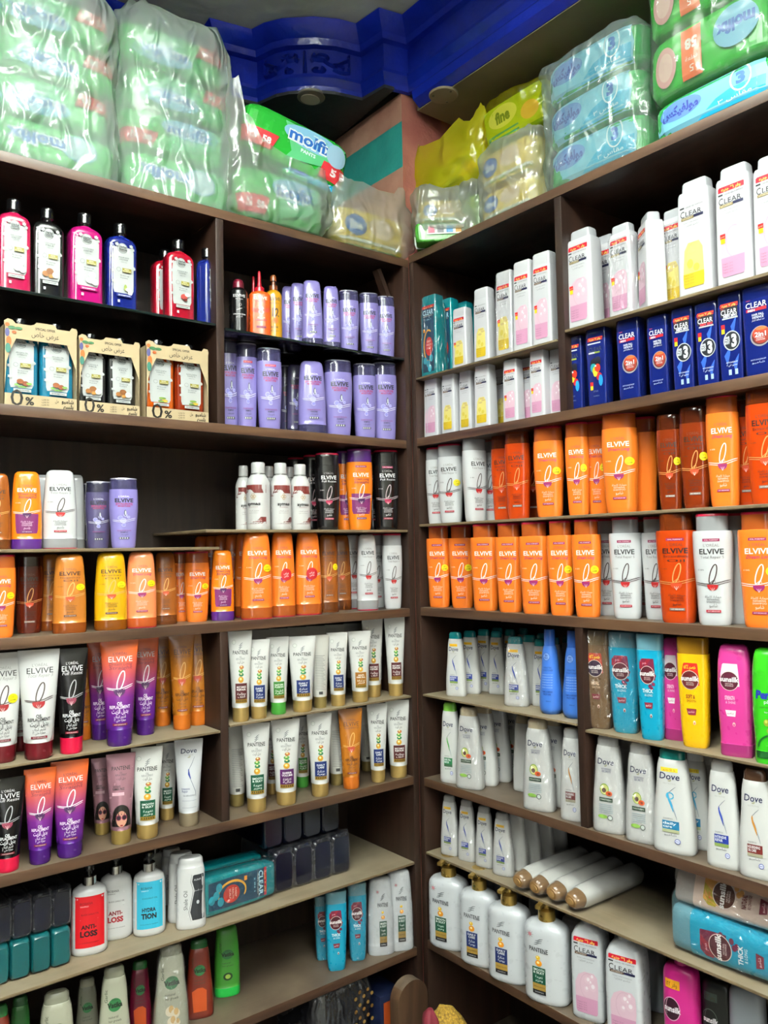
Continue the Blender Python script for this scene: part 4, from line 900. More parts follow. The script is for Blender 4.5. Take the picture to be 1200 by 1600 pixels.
PLY_X = wood_mat('plywood_x', '#54452f', '#74634a', '#857a66', .7, 'X', .6)
PLY_Y = wood_mat('plywood_y', '#54452f', '#74634a', '#857a66', .7, 'Y', .6)

floor = tag(box('floor', -3.6, .6, -3.8, .75, -.05, 0, plaster_mat('floor_tile', '#6a6660', '#8a857c', .35, 3, .02)), kind='structure')
ZC, ZS = 1.5+1.33, 1.5+1.165
ceiling = tag(box('ceiling', -3.6, .6, -3.8, .75, ZC+.001, ZC+.05, plaster_mat('ceiling_plaster', '#9fa39b', '#c4c7be', .8, 2.5, .15)), kind='structure')
tag(box('wall_left', -3.6, .6, .62, .75, 0, ZC, plaster_mat('wall_dark_paint', '#10141e', '#1c222c', .7, 3, .2)), kind='structure')
tag(box('wall_right', .42, .6, -3.8, .62, 0, ZC, plaster_mat('wall_brown_paint', '#7a6a58', '#94836d', .7, 3, .2)), kind='structure')
tag(box('wall_front', -3.6, .42, -3.8, -3.68, 0, ZC, plaster_mat('wall_cream_paint', '#a8a294', '#c0baaa', .7, 3, .2)), kind='structure')

# square pier in the dead corner, painted in rough bands
def pier():
    q_ = hit(2, ZS, 627, 145); bm = box_bm(q_[0], .42, q_[1], .62, 0, ZS)
    # cut into bands
    zA, zB = [float(hit(0, q_[0], 626, yy)[2]) for yy in (190, 262)]
    for z in (zA, zB):
        bmesh.ops.bisect_plane(bm, geom=bm.verts[:]+bm.edges[:]+bm.faces[:], plane_co=(0, 0, z), plane_no=(0, 0, 1))
    mats = [plaster_mat('pier_pink_paint', '#a4705f', '#c79a84', .75, 6, .5), plaster_mat('pier_teal_paint', '#1f7f7c', '#2b9a92', .7, 9, .5), plaster_mat('pier_red_paint', '#8c4a44', '#b57866', .75, 5, .5)]
    for f in bm.faces:
        c = f.calc_center_median(); n = f.normal
        if n.y < -.5: f.material_index = 2
        elif n.x < -.5: f.material_index = 1 if zB < c.z < zA else 0
    o = link('wall_corner_pier', finish(bm, 'wall_corner_pier', mats, 0)); return tag(o, kind='structure')
pier()
# lowered soffits over the shelving
blk = plaster_mat('soffit_black_paint', '#07090f', '#0d1119', .6, 5, .15)
bei = plaster_mat('soffit_beige_paint', '#6f6550', '#8a7e66', .6, 5, .12)

def px_at(z, x, y):
    P = hit(2, z, x, y); return (P[0], P[1])
# plan of the plaster cornice, seen along the ceiling line
top_px = [(180, 0), (310, 50), (327, 25), (393, 43), (412, 33), (440, 26), (490, 23), (530, 27), (556, 34), (592, 9), (628, 20)]
PT_ = [px_at(ZC, *p) for p in top_px]
d0 = Vector(PT_[1])-Vector(PT_[0]); d0.normalize()
y_s = PT_[1][1]
path = [(-3.55, y_s)]+[(PT_[1][0], y_s)]+PT_[2:]
cx_, cy_ = path[-1]
path_l = path
path_r = [(cx_, cy_), (cx_, -3.6)]
def sweep(path, prof, zc):
    """prof: rows of (outward offset into the room, z); path runs left to right seen from the room"""
    bm = bmesh.new(); P = [Vector(p) for p in path]; rows = []
    for i, p in enumerate(P):
        a = P[i]-P[i-1] if i > 0 else P[1]-P[0]; b = P[i+1]-P[i] if i < len(P)-1 else a
        a = a.normalized(); b = b.normalized()
        na, nb = Vector((a.y, -a.x)), Vector((b.y, -b.x)); n = (na+nb)
        n = n/max(.35, n.length_squared/2) if n.length > .01 else na
        rows.append([bm.verts.new((p.x+n.x*o, p.y+n.y*o, z)) for o, z in prof])
    for r0, r1 in zip(rows, rows[1:]):
        for k in range(len(prof)-1): bm.faces.new((r0[k], r1[k], r1[k+1], r0[k+1]))
    return bm
blue = mat('#0c1f8a', .28, coat=.35)
def blue_paint():
    m = plaster_mat('blue_gloss_paint', '#0a1a78', '#10249a', .25, 6, .35); return m
BL = blue_paint()
corn = [(-.012, ZC), (.0, ZC-.004), (-.012, ZC-.02), (-.034, ZC-.035), (-.038, ZC-.05), (-.050, ZC-.055), (-.052, ZC-.118), (-.040, ZC-.124), (-.036, ZC-.135), (-.05, ZC-.15), (-.052, ZC-.165), (-.06, ZC-.168)]
bm = sweep(path_l+path_r[1:], corn, ZC)
co = link('trim_1', finish(bm, 'trim_1', [BL], 35)); tag(co, kind='structure')
# extra lower fascia under the right-hand cornice
fb = sweep([(cx_+.055, cy_+.02), (cx_+.055, -3.6)], [(0.0, ZS+.002), (.012, ZS-.01), (.008, ZS-.03), (-.012, ZS-.045), (-.02, ZS-.045)], 0)
tag(link('trim_2', finish(fb, 'trim_2', [BL], 35)), kind='structure')
# soffit slabs: black over the left unit, beige over the right
def slab(name, pts, z0, z1, m):
    bm = bmesh.new(); lo = [bm.verts.new((x, y, z0)) for x, y in pts]; hi = [bm.verts.new((x, y, z1)) for x, y in pts]; n = len(pts)
    bm.faces.new(lo); bm.faces.new(list(reversed(hi)))
    for i in range(n): bm.faces.new((lo[i], hi[i], hi[(i+1) % n], lo[(i+1) % n]))
    bmesh.ops.recalc_face_normals(bm, faces=bm.faces)
    return tag(link(name, finish(bm, name, [m], 0)), kind='structure')
def offs(path, o):
    P = [Vector(q) for q in path]; out = []
    for i, q in enumerate(P):
        a = P[i]-P[i-1] if i > 0 else P[1]-P[0]; b = P[i+1]-P[i] if i < len(P)-1 else a
        a = a.normalized(); b = b.normalized(); na, nb = Vector((a.y, -a.x)), Vector((b.y, -b.x)); n = na+nb; n = n/max(.35, n.length_squared/2)
        out.append((q.x+n.x*o, q.y+n.y*o))
    return out
inner = offs(path_l, -.05)
slab('ceiling_soffit_left', inner+[(cx_+.06, .62), (-3.55, .62)], ZS-.004, ZS+.004, blk)
slab('ceiling_soffit_right', [(cx_+.07, cy_+.03), (cx_+.07, -3.6), (.42, -3.6), (.42, cy_+.03)], ZS-.047, ZS-.035, bei)
# scroll relief on the arched cornice panel
def scroll_relief():
    bm = bmesh.new()
    cur = []
    def sp(cx, cz, r, t0, turns, sgn): return [(cx+sgn*r*(1-.75*i/26)*math.cos(t0+turns*2*PI*i/26), cz+r*.55*(1-.75*i/26)*math.sin(t0+turns*2*PI*i/26)) for i in range(27)]
    for sgn in (-1, 1):
        for (cx, cz, r, t0, tr) in ((.036, .012, .022, 2.6, 1.1), (.078, -.012, .024, .6, -1.2), (.118, .008, .020, 3.4, 1.1), (.03, -.022, .014, 1.0, -1.0), (.10, .022, .012, 4.0, 1.0)):
            cur.append(sp(sgn*cx, cz, r, t0, tr, sgn))
        cur.append([(sgn*(.01+.14*i/14), .012*math.sin(i*.9)) for i in range(15)])
    cur.append([(0, -.03+.004*i) for i in range(15)])
    # the arch it lies on
    A_ = [Vector(p) for p in path_l if p[0] > path_l[3][0]-.01 and p[0] < path_l[9][0]]
    arcpts = [Vector(p) for p in path_l[3:9]]; L = [0]
    for a, b in zip(arcpts, arcpts[1:]): L.append(L[-1]+(b-a).length)
    def onarc(s):
        s = min(max(s+L[-1]/2, 0), L[-1]-1e-6)
        for i in range(len(L)-1):
            if s <= L[i+1]:
                t = (s-L[i])/(L[i+1]-L[i]); p = arcpts[i].lerp(arcpts[i+1], t); d = (arcpts[i+1]-arcpts[i]).normalized(); return p, Vector((d.y, -d.x))
    for c in cur:
        prev = None
        for i, (s, z) in enumerate(c):
            p, n = onarc(s*1.45); w = .0060*(1-.5*i/len(c)); q = p+n*(-.051)
            t = onarc((s+.002)*1.45)[0]-onarc((s-.002)*1.45)[0]; t = t.normalized() if t.length > 1e-6 else Vector((1, 0))
            j = min(i+1, len(c)-1); k = max(i-1, 0); d = Vector((c[j][0]-c[k][0], c[j][1]-c[k][1])); d = d.normalized() if d.length > 0 else Vector((1, 0)); nn = Vector((-d.y, d.x))
            zz = ZC-.086+z
            ring = [bm.verts.new((q.x+t.x*nn.x*w, q.y+t.y*nn.x*w, zz+nn.y*w)), bm.verts.new((q.x+n.x*.009, q.y+n.y*.009, zz)), bm.verts.new((q.x-t.x*nn.x*w, q.y-t.y*nn.x*w, zz-nn.y*w))]
            if prev:
                bm.faces.new((prev[0], ring[0], ring[1], prev[1])); bm.faces.new((prev[1], ring[1], ring[2], prev[2]))
            prev = ring
    return bm
sr = link('trim_3', finish(scroll_relief(), 'trim_3', [BL], 60)); tag(sr, kind='structure')
# recessed lamp hole in the black soffit and a blanking plate in the beige one
hx, hy = px_at(ZS, 486, 150)
bm = R((0, .034, .034, 2), (.002, .036, .036, 2), (.006, .036, .036, 2), (.007, .022, .022, 2)).mesh(seg=32, step=.01)
o = link('ceiling_lamp_hole', finish(bm, 'ceiling_lamp_hole', [mat('#6b6560', .7)], 30), None, (hx, hy, ZS-.0055)); tag(o, 'round chipped lamp hole ring in the black soffit over the corner', 'lamp hole')
link('socket_rim', finish(R((0, .026, .022, 2), (.004, .024, .02, 2)).mesh(seg=24), 'socket_rim', [mat('#b9ada0', .8)], 30), o, (0, .004, -.003))
hx, hy = px_at(ZS-.047, 693, 147)
o = link('blanking_plate', finish(R((0, .034, .034, 2), (.003, .036, .036, 2), (.005, .036, .036, 2)).mesh(seg=32), 'blanking_plate', [plaster_mat('plate_paint', '#80735c', '#8c7f67', .6, 5, .1)], 30), None, (hx, hy, ZS-.0525)); tag(o, 'round beige cover plate with screws on the beige soffit', 'cover plate')
for k in range(3):
    t = 2*PI*k/3+.5; link('screw', finish(R((0, .003, .003, 2), (.002, .003, .003, 2)).mesh(seg=10), 'screw', [mat('#4a4232', .5)], 30), o, (.026*math.cos(t), .026*math.sin(t), -.0015))

# ------------------------------------------------------------------ shelving units
def colx(px, py): return float(hit(1, 0, px, py)[0])
def coly(px, py): return float(hit(0, 0, px, py)[1])
T = .018
def lboard(name, z, x0, x1, parent, m=W_X, t=.02, y0=0, y1=DP, edge=EDGE_X, lip=True):
    """board with its worn front edge as an own strip material"""
    bm = box_bm(x0, x1, y0, y1, z-t, z, .0015)
    for f in bm.faces:
        if f.normal.y < -.6 and edge: f.material_index = 1
    return link(name, finish(bm, name, [m, edge or m], 35), parent)
def rboard(name, z, y0, y1, parent, m=W_Y, t=.02, x0=0, x1=DP, edge=EDGE_Y):
    bm = box_bm(x0, x1, y0, y1, z-t, z, .0015)
    for f in bm.faces:
        if f.normal.x < -.6 and edge: f.material_index = 1
    return link(name, finish(bm, name, [m, edge or m], 35), parent)
lu = empty('wooden_shelving_unit', (-.9, 0, 0), 'dark brown wooden wall shelving unit on the left, holding many purple bottles', 'shelving unit')
ru = empty('wooden_shelving_unit', (0, -.8, 0), 'dark brown wooden wall shelving unit on the right, holding many boxy white bottles', 'shelving unit')
INV = {id(lu): Matrix.Translation((.9, 0, 0)), id(ru): Matrix.Translation((0, .8, 0))}
def adopt(o, p): o.parent = p; o.matrix_parent_inverse = INV[id(p)]; return o
XD1 = colx(345, 500); XD2 = colx(352, 1130); YD1 = coly(875, 490); YD2 = coly(907, 1130)
def LBd(k, x0=XL+T, x1=-T): adopt(lboard('shelf', Zs[k], x0, x1, None), lu)
def RBd(k, y0=YR+T, y1=-T): adopt(rboard('shelf', Zs[k], y0, y1, None), ru)
for k in ('LB', 'LE', 'LG', 'LI', 'LJ'): LBd(k)
adopt(lboard('top_board', Zs['LA'], XL, 0, None), lu)
for k in ('RC', 'RE', 'RG', 'RI', 'RJ'): RBd(k)
adopt(rboard('top_board', Zs['RA'], YR, -.0005, None, x0=0), ru)
adopt(box('side_panel', -T, 0, 0, DP, 0, Zs['LA']-.02, W_Z, None, .0015), lu)
adopt(box('side_panel', XL, XL+T, 0, DP, 0, Zs['LA']-.02, W_Z, None, .0015), lu)
adopt(box('side_panel', .0005, DP, -T, -.0005, 0, Zs['RA']-.02, W_Z, None, .0015), ru)
adopt(box('side_panel', 0, DP, YR, YR+T, 0, Zs['RA']-.02, W_Z, None, .0015), ru)
adopt(box('back_panel', XL, 0, DP, DP+.008, 0, Zs['LA'], W_B), lu)
adopt(box('back_panel', DP, DP+.008, YR, -.0005, 0, Zs['RA'], W_B), ru)
g = .0002
adopt(box('divider', XD1-T/2, XD1+T/2, .002, DP, Zs['LB'], Zs['LA']-.02, W_Z, None, .0015), lu)
adopt(box('divider', XD2-T/2, XD2+T/2, .002, DP, Zs['LG'], Zs['LE']-.02, W_Z, None, .0015), lu)
adopt(box('divider', .002, DP, YD1-T/2, YD1+T/2, Zs['RC'], Zs['RA']-.02, W_Z, None, .0015), ru)
adopt(box('divider', .002, DP, YD2-T/2, YD2+T/2, Zs['RG'], Zs['RE']-.02, W_Z, None, .0015), ru)
# diagonal brace in the upper corner bay of the left unit
bm = bmesh.new(); p0 = Vector(hit(1, .03, 592, 420)); p1 = Vector(hit(1, .03, 634, 488)); p1.x = min(p1.x, -.026)
dd = (p1-p0).normalized(); nn = dd.cross(Vector((0, 1, 0)))*.006
vs = [bm.verts.new(p+n+Vector((0, yy, 0))) for p in (p0, p1) for n in (nn, -nn) for yy in (0, .02)]
for f in ((0, 1, 3, 2), (4, 6, 7, 5), (0, 4, 5, 1), (2, 3, 7, 6), (0, 2, 6, 4), (1, 5, 7, 3)): bm.faces.new([vs[i] for i in f])
bmesh.ops.recalc_face_normals(bm, faces=bm.faces)
adopt(link('brace', finish(bm, 'brace', [W_Z], 0)), lu)

# thin loose boards and glass shelves
def glass_mat():
    m = bpy.data.materials.new('shelf_glass'); m.use_nodes = True; nt = m.node_tree; N = nt.nodes; out = N['Material Output']; N.remove(N['Principled BSDF'])
    tr = N.new('ShaderNodeBsdfTransparent'); tr.inputs[0].default_value = (.55, .62, .60, 1); gl = N.new('ShaderNodeBsdfGlossy'); gl.inputs['Roughness'].default_value = .03
    fr = N.new('ShaderNodeFresnel'); fr.inputs['IOR'].default_value = 1.7; mx = N.new('ShaderNodeMixShader')
    nz = N.new('ShaderNodeTexNoise'); nz.inputs['Scale'].default_value = 3; bp = N.new('ShaderNodeBump'); bp.inputs['Strength'].default_value = .02
    nt.links.new(nz.outputs['Fac'], bp.inputs['Height']); nt.links.new(bp.outputs[0], gl.inputs['Normal'])
    nt.links.new(fr.outputs[0], mx.inputs[0]); nt.links.new(tr.outputs[0], mx.inputs[1]); nt.links.new(gl.outputs[0], mx.inputs[2]); nt.links.new(mx.outputs[0], out.inputs[0]); return m
GLS = glass_mat(); DGL = mat('#08090b', .08, coat=1.0); GEDGE = mat('#0c1614', .15)
e = .0015
def lshelf(name, k, x0, x1, t, m, label, cat, edge=None, y0=.0, y1=DP-.002):
    o = lboard(name, Zs[k], x0, x1, None, m, t, y0, y1, edge); return tag(o, label, cat)
lshelf('glass_shelf', 'LC', XL+T+e, XD1-T/2-e, .006, DGL, 'black glossy glass shelf carrying the magenta and dark blue bottles', 'glass shelf', GEDGE)
lshelf('glass_shelf', 'LC2', XD1+T/2+e, -T-e, .006, GLS, 'clear glass shelf under the upper purple bottles near the corner', 'glass shelf', GEDGE)
XLD = colx(345, 860)
lshelf('plywood_board', 'LD', XL+T+e, XLD, .006, PLY_X, 'thin pale plywood board carrying the single white conditioner bottle', 'board', PLY_X, .004, DP-.002)
XLD2 = colx(322, 832)
lshelf('plywood_board', 'LD2', XLD2, -T-e, .006, PLY_X, 'thin plywood board carrying the white bottles with maroon wave labels', 'board', PLY_X)
lshelf('plywood_board', 'LF', XL+T+e, XD2-T/2-e, .005, PLY_X, 'thin plywood board under the black tube with pink cap', 'board', PLY_X)
lshelf('plywood_board', 'LF2', XD2+T/2+e, -T-e, .005, PLY_X, 'thin plywood board under the upper row of white tubes with gold caps', 'board', PLY_X)
lshelf('plywood_board', 'LH', XL+T+e, -T-e, .006, PLY_X, 'plywood board carrying the red and turquoise labelled pump bottles', 'board', PLY_X)
def rshelf(k, y0, y1, t, label):
    return tag(rboard('plywood_board', Zs[k], y0, y1, None, PLY_Y, t, 0, DP-.002, PLY_Y), label, 'board')
rshelf('RB', YD1+T/2+e, -T-e, .005, 'thin plywood board under the teal boxy bottles near the corner')
rshelf('RB2', YR+T+e, YD1-T/2-e, .006, 'thin plywood board between large white bottles and the navy bottles')
rshelf('RD', YR+T+e, -T-e, .006, 'thin board splitting the bay of orange and white bottles at right')
rshelf('RF', YD2+T/2+e, -T-e, .005, 'thin board under the bottles with teal caps and blue cones')
rshelf('RF2', YR+T+e, YD2-T/2-e, .005, 'thin board under the brown, turquoise, yellow and pink bottles')
rshelf('RH', YR+T+e, -T-e, .006, 'wide plywood board carrying the four lying bottles with brown caps')

# ------------------------------------------------------------------ putting things on shelves
ITEMS = []
def place(unit, z, v, x0, x1, yt, yb=None, d=None, q=None, desc='', ctx='', parts_only=None, name=None, group=None, turn=None, lean=0):
    """x0,x1,yt,yb: where the photo shows the thing; it is stood on its shelf (height z) at that bearing"""
    k = kind(v); base = 0.0 if unit == 'L' else -PI/2
    mid = (x0+x1)/2 if None not in (x0, x1) else None
    if q is None: q = .55
    ym = (yt+(yb or yt+100))/2
    def solve(xc, dd):
        ax = 1 if unit == 'L' else 0
        return hit(ax, dd, xc, ym)
    dd = .035 if d is None else d
    xc = mid if mid is not None else (x0+15 if x0 is not None else x1-15)
    for it in range(5):
        if yb is not None and d is None:
            Pf = hit(2, z, xc, yb); P = Pf.copy(); hd = np.array([Pf[0]-CAM[0], Pf[1]-CAM[1]]); hd = hd/np.linalg.norm(hd)
            off = k.B*1.0*sxy if it else k.B
            P[:2] += hd*off
            dd = min(max(P[1] if unit == 'L' else P[0], .026), .25); P = solve(xc, dd)
        else: P = solve(xc, dd)
        P[2] = z
        th = math.atan2(CAM[0]-P[0], -(CAM[1]-P[1]))   # rotation that faces the camera
        rz = base+q*(th-base)
        if turn is not None: rz = base+math.radians(turn)
        # height
        lo, hi = .02, .5
        for _ in range(30):
            h = (lo+hi)/2
            if proj((P[0], P[1], z+h))[1] > yt: lo = h
            else: hi = h
        sz = h/k.href
        v_ = np.array([P[0]-CAM[0], P[1]-CAM[1], z+h/2-CAM[2]]); depth = v_@CF
        al = th-rz; ca, sa = abs(math.cos(al)), abs(math.sin(al))
        app = (k.A*ca+k.B*sa*.9) if k.boxy else math.sqrt((k.A*ca)**2+(k.B*sa)**2)
        if mid is not None:
            sxy = (x1-x0)/2/FPX*depth/app; sxy = min(max(sxy, sz*.80), sz*1.22)
        else:
            sxy = sz*1.0; hw = app*sxy*FPX/depth; xc = x0+hw if x0 is not None else x1-hw
    ITEMS.append(dict(unit=unit, v=v, k=k, P=P, rz=rz, s=(sxy, sxy, sz), desc=desc, ctx=ctx, px=xc, name=name or k.name, group=group, d=dd, lean=lean))
def behind(n, step, desc, ctx, v=None):
    """n more of the same in a file straight behind the last one placed"""
    a = ITEMS[-1]
    for i in range(1, n+1):
        P = a['P'].copy(); P[1 if a['unit'] == 'L' else 0] += step*i; it = dict(a); k = kind(v) if v else a['k']
        it.update(P=P, d=a['d']+step*i, desc=desc, ctx=ctx, px=proj(P)[0], v=v or a['v'], k=k); ITEMS.append(it)
def support(it, dx, dy):
    c, s = math.cos(it['rz']), math.sin(it['rz']); u, v = abs(dx*c+dy*s), abs(-dx*s+dy*c); k = it['k']
    A, B = k.A*it['s'][0], k.B*it['s'][1]
    if k.cat == 'tube': A *= .82; B *= .85
    e = 2 if not k.boxy else 1.45
    return ((A*u)**e+(B*v)**e)**(1/e)
def unclash():
    """goods on one shelf stand clear of each other: the one behind goes further back, near neighbours get slimmer"""
    sh = {}
    for it in ITEMS: sh.setdefault(round(float(it['P'][2]), 4), []).append(it)
    left = 0
    for z, L in sh.items():
        for rnd in range(6):
            L.sort(key=lambda i: i['d'])
            for i, a in enumerate(L):
                for b in L[:i]:
                    for _ in range(60):
                        dx, dy = a['P'][0]-b['P'][0], a['P'][1]-b['P'][1]; ds = math.hypot(dx, dy) or 1e-6
                        need = support(a, dx/ds, dy/ds)+support(b, dx/ds, dy/ds)+.0006; gap = ds-need
                        if gap >= 0: break
                        dep = a['P'][1] if a['rz'] > -1.2 and abs(a['P'][1]) < .29 and a['P'][1] > 0 else a['P'][0]
                        if gap > -.009 and abs(a['d']-b['d']) < .035 or dep > .245:
                            f = max(.97, ds/need)
                            for q in (a, b):
                                if q.setdefault('shr', 1.0)*f > .90: q['shr'] *= f; q['s'] = (q['s'][0]*f, q['s'][1]*f, q['s'][2])
                            if _ > 4: break
                        else:
                            h = np.array([a['P'][0]-CAM[0], a['P'][1]-CAM[1]]); h /= np.linalg.norm(h)
                            a['P'][:2] += h*.004; a['d'] += .003
    return left
def emit():
    # order in each row for the descriptions
    rows = {}
    for it in ITEMS: rows.setdefault((it['ctx'], it['desc']), []).append(it)
    ords = ['first', 'second', 'third', 'fourth', 'fifth', 'sixth', 'seventh', 'eighth', 'ninth', 'tenth', 'eleventh', 'twelfth']
    for (ctx, desc), L in rows.items():
        L.sort(key=lambda i: i['px'])
        for i, it in enumerate(L):
            if len(L) == 1: lab = f"{desc}, {ctx}"
            else:
                w_ = 'leftmost' if i == 0 else 'rightmost' if i == len(L)-1 else ords[i]+' from left'
                lab = f"{desc}, {w_}, {ctx}"
            it['label'] = lab
    unclash()
    for it in ITEMS:
        i = 0 if it['unit'] == 'L' else 1; dx, dy = (1, 0) if i == 0 else (0, 1)
        it['P'][i] = min(it['P'][i], -.0195-support(it, dx, dy))
    for it in ITEMS:
        k = it['k']
        r = empty(it['name'], tuple(it['P']), it['label'], k.cat, it['group'] or f"{it['name'].replace('_', ' ')}s {it['ctx']}", it['rz'])
        r.scale = it['s']
        if it['lean']: r.rotation_euler = (0, math.radians(it['lean']), it['rz'])
        for nm, me in k.parts: link(nm, me, r)
        it['o'] = r

# ------------------------------------------------------------------ the goods, shelf by shelf
def row(unit, zk, ctx, items, **kw):
    for t in items:
        if t[0] == 'behind': behind(t[1], t[2], t[3], ctx, t[4]); continue
        v, desc, x0, x1, yt = t[:5]; o = dict(kw)
        if len(t) > 5 and t[5] is not None: o['yb'] = t[5]
        if len(t) > 6: o.update(t[6])
        place(unit, Zs[zk], v, x0, x1, yt, desc=desc, ctx=ctx, **o)
S = dict
# left unit, glass shelf with floral-label bottles
row('L', 'LC', 'on the black glass shelf', [
 ('he:wine', 'dark wine floral-label bottle with black cap', -5, 47, 314, None), ('he:black', 'black floral-label bottle with coconut picture', 48, 99, 328, None),
 ('he:magenta', 'translucent magenta floral-label bottle', 104, 160, 336, None), ('he:blue', 'translucent navy floral-label bottle facing forward', 161, 214, 352, None),
 ('he:red', 'deep red floral-label bottle in front', 253, 304, 377, None), ('he:red', 'deep red bottle half hidden behind its twin', 234, None, 392, None, S(d=.10)),
 ('he:blue', 'translucent navy bottle turned sideways at shelf end', 306, 341, 390, None, S(turn=38))], q=0, d=.05)
ctx = 'on clear glass shelf near the corner'
row('L', 'LC2', ctx, [
 ('cr:black', 'black leave-in bottle with dark red cap', 357, 388, 438, None), ('cr:eight', 'orange bottle with red nozzle and big 8', 388, 423, 424, None), ('cr:eight', 'second red-nozzle orange bottle behind', 383, 410, 432, None, S(d=.12)),
 ('gd:x', 'gold pump bottle with big 12', 413, 442, 430, None),
 ('co:hyal', 'purple conditioner behind the front ones', 443, 461, 448, None, S(d=.13)), ('co:hyal', 'purple conditioner behind the front ones', 456, 476, 443, None, S(d=.10)),
 ('co:hyal', 'tall purple conditioner bottle', 471, 504, 439, None), ('co:hyal', 'purple conditioner with clear lilac foot', 505, 530, 448, None),
 ('sh:hyal', 'purple shampoo bottle with dark cap', 529, 561, 456, None), ('sh:hyal', 'purple shampoo bottle with dark cap', 561, 592, 460, None), ('sh:hyal', 'purple shampoo bottle with dark cap', 592, 622, 466, None)], d=.045, q=.75)
ctx = 'under the clear glass shelf'
row('L', 'LB', ctx, [
 ('sh:hyal', 'purple shampoo at divider', 345, 371, 530, None, S(d=.09)), ('sh:hyal:x', 'purple shampoo with red top band', 371, 400, 538, None, S(d=.07)), ('sh:hyal:x', 'big purple shampoo with red top band', 399, 442, 546, None),
 ('sh:hyal_shaded', 'shade-darkened purple bottle behind', 440, 458, 569, None, S(d=.13)), ('co:hyal_shaded', 'shade-darkened purple conditioner behind', 451, 472, 570, None, S(d=.12)),
 ('co:hyal', 'purple conditioner standing on its cap', 465, 509, 565, None), ('sh:hyal', 'purple shampoo bottle, broad dark cap', 506, 550, 565, None), ('sh:hyal', 'purple shampoo bottle, broad dark cap', 551, 588, 570, None), ('sh:hyal', 'purple shampoo bottle, broad dark cap', 590, 629, 570, None)], d=.045, q=.6)
# thin boards
row('L', 'LD', 'on the thin board at left', [
 ('co:mut', 'brown-orange conditioner cut by the picture edge', -28, 16, 740, None), ('co:straight', 'orange conditioner with purple panel and foot', 18, 65, 737, None), ('co:repair', 'white conditioner with red drop and yellow sticker', 67, 120, 735, None),
 ('co:repair:back', 'white bottle hidden behind the conditioners', 55, 80, 742, None, S(d=.13)), ('co:repair:back', 'white bottle peeking from behind the conditioners', 105, 128, 742, None, S(d=.15)),
 ('sh:hyal_shaded', 'dim dark purple shampoo set back', 134, 173, 753, None, S(d=.10)), ('sh:hyal_shaded', 'darkest purple shampoo furthest back', 124, 150, 756, None, S(d=.18)), ('sh:hyal', 'brightly lit purple shampoo', 171, 215, 748, None)], d=.05, q=.8)
row('L', 'LD2', 'on the raised thin board near corner', [
 ('ay:x', 'maroon-wave white bottle in back row', 368, 393, 728, None, S(d=.09)), ('ay:x', 'maroon-wave white bottle in front', 385, 422, 723, None, S(turn=-60)), ('ay:x', 'maroon-wave white bottle in front', 422, 455, 724, None), ('ay:x', 'maroon-wave white bottle in front', 453, 485, 726, None),
 ('ay:x', 'maroon-wave white bottle in back row', 408, 433, 729, None, S(d=.11)), ('ay:x', 'maroon-wave white bottle in back row', 440, 465, 730, None, S(d=.11)),
 ('sh:resist', 'glossy black shampoo with dark red cap rim', 492, 531, 709, None), ('sh:resist', 'black bottle hidden behind', 478, 500, 712, None, S(d=.12)), ('sh:resist', 'black bottle hidden behind', 452, 476, 716, None, S(d=.18)),
 ('sh:straight', 'orange bottle half hidden, purple cap', 530, 551, 706, None, S(d=.09)), ('sh:straight:x', 'orange shampoo with purple cap and panel', 541, 582, 703, None), ('sh:resist', 'black bottle hidden behind', 578, 600, 708, None, S(d=.10)), ('sh:resist:x', 'glossy black shampoo with red top tag', 590, 630, 705, None)], d=.045, q=.65)
# wide shelf under them
ctx = 'on the wide shelf at left'
row('L', 'LE', ctx, [
 ('sh:dream:y', 'orange shampoo cut by the picture edge', -19, 23, 867, 997), ('sh:dark', 'dark brown translucent shampoo', 24, 67, 865, 990), ('co:oil', 'amber conditioner half hidden behind', 67, 92, 866, None, S(d=.10)),
 ('co:oil:y', 'amber conditioner with yellow sticker', 80, 137, 866, 990), ('co:yellow:y', 'yellow conditioner with brown foot', 147, 199, 863, 986), ('co:peach:y', 'peach conditioner with yellow sticker', 197, 244, 862, 982),
 ('co:mut', 'brown amber conditioner beside the peach one', 240, 276, 863, 976), ('sh:dream', 'orange shampoo half hidden behind', 271, 295, 863, None, S(d=.10)), ('sh:dream:y', 'orange shampoo with yellow sticker', 286, 329, 862, 972), ('co:straight', 'orange and purple conditioner with purple foot', 329, 366, 860, 970)], q=.75)
ctx = 'below the raised thin board'
row('L', 'LE', ctx, [
 ('co:dream', 'orange conditioner in back file', 309, 325, 838, None, S(d=.24)), ('co:dream', 'orange conditioner in back file', 326, 342, 837, None, S(d=.22)), ('co:dream', 'orange conditioner in back file', 341, 358, 836, None, S(d=.18)), ('co:dream', 'orange conditioner in back file', 357, 376, 835, None, S(d=.14)), ('co:dream', 'orange conditioner tucked behind the tall one', 369, 398, 833, None, S(d=.095)),
 ('co:dream:y', 'tall orange conditioner with yellow sticker', 376, 425, 831, 968), ('co:dream:r', 'orange conditioner with round red sticker', 422, 461, 831, 964), ('co:dream:r', 'orange conditioner with round red sticker', 460, 502, 831, 961),
 ('co:mut:y', 'dim amber conditioner', 499, 526, 835, 955, S(d=.06)), ('co:mut', 'dim amber conditioner', 522, 544, 836, None, S(d=.10)), ('co:repair', 'white conditioner set behind', 541, 562, 836, None, S(d=.11)), ('co:repair', 'white conditioner with red drop in front', 557, 590, 835, None, S(d=.04)), ('sh:repair', 'white shampoo half hidden behind', 584, 605, 834, None, S(d=.10)), ('sh:repair', 'white shampoo at the corner post', 601, 632, 834, None, S(d=.035))], q=.65)
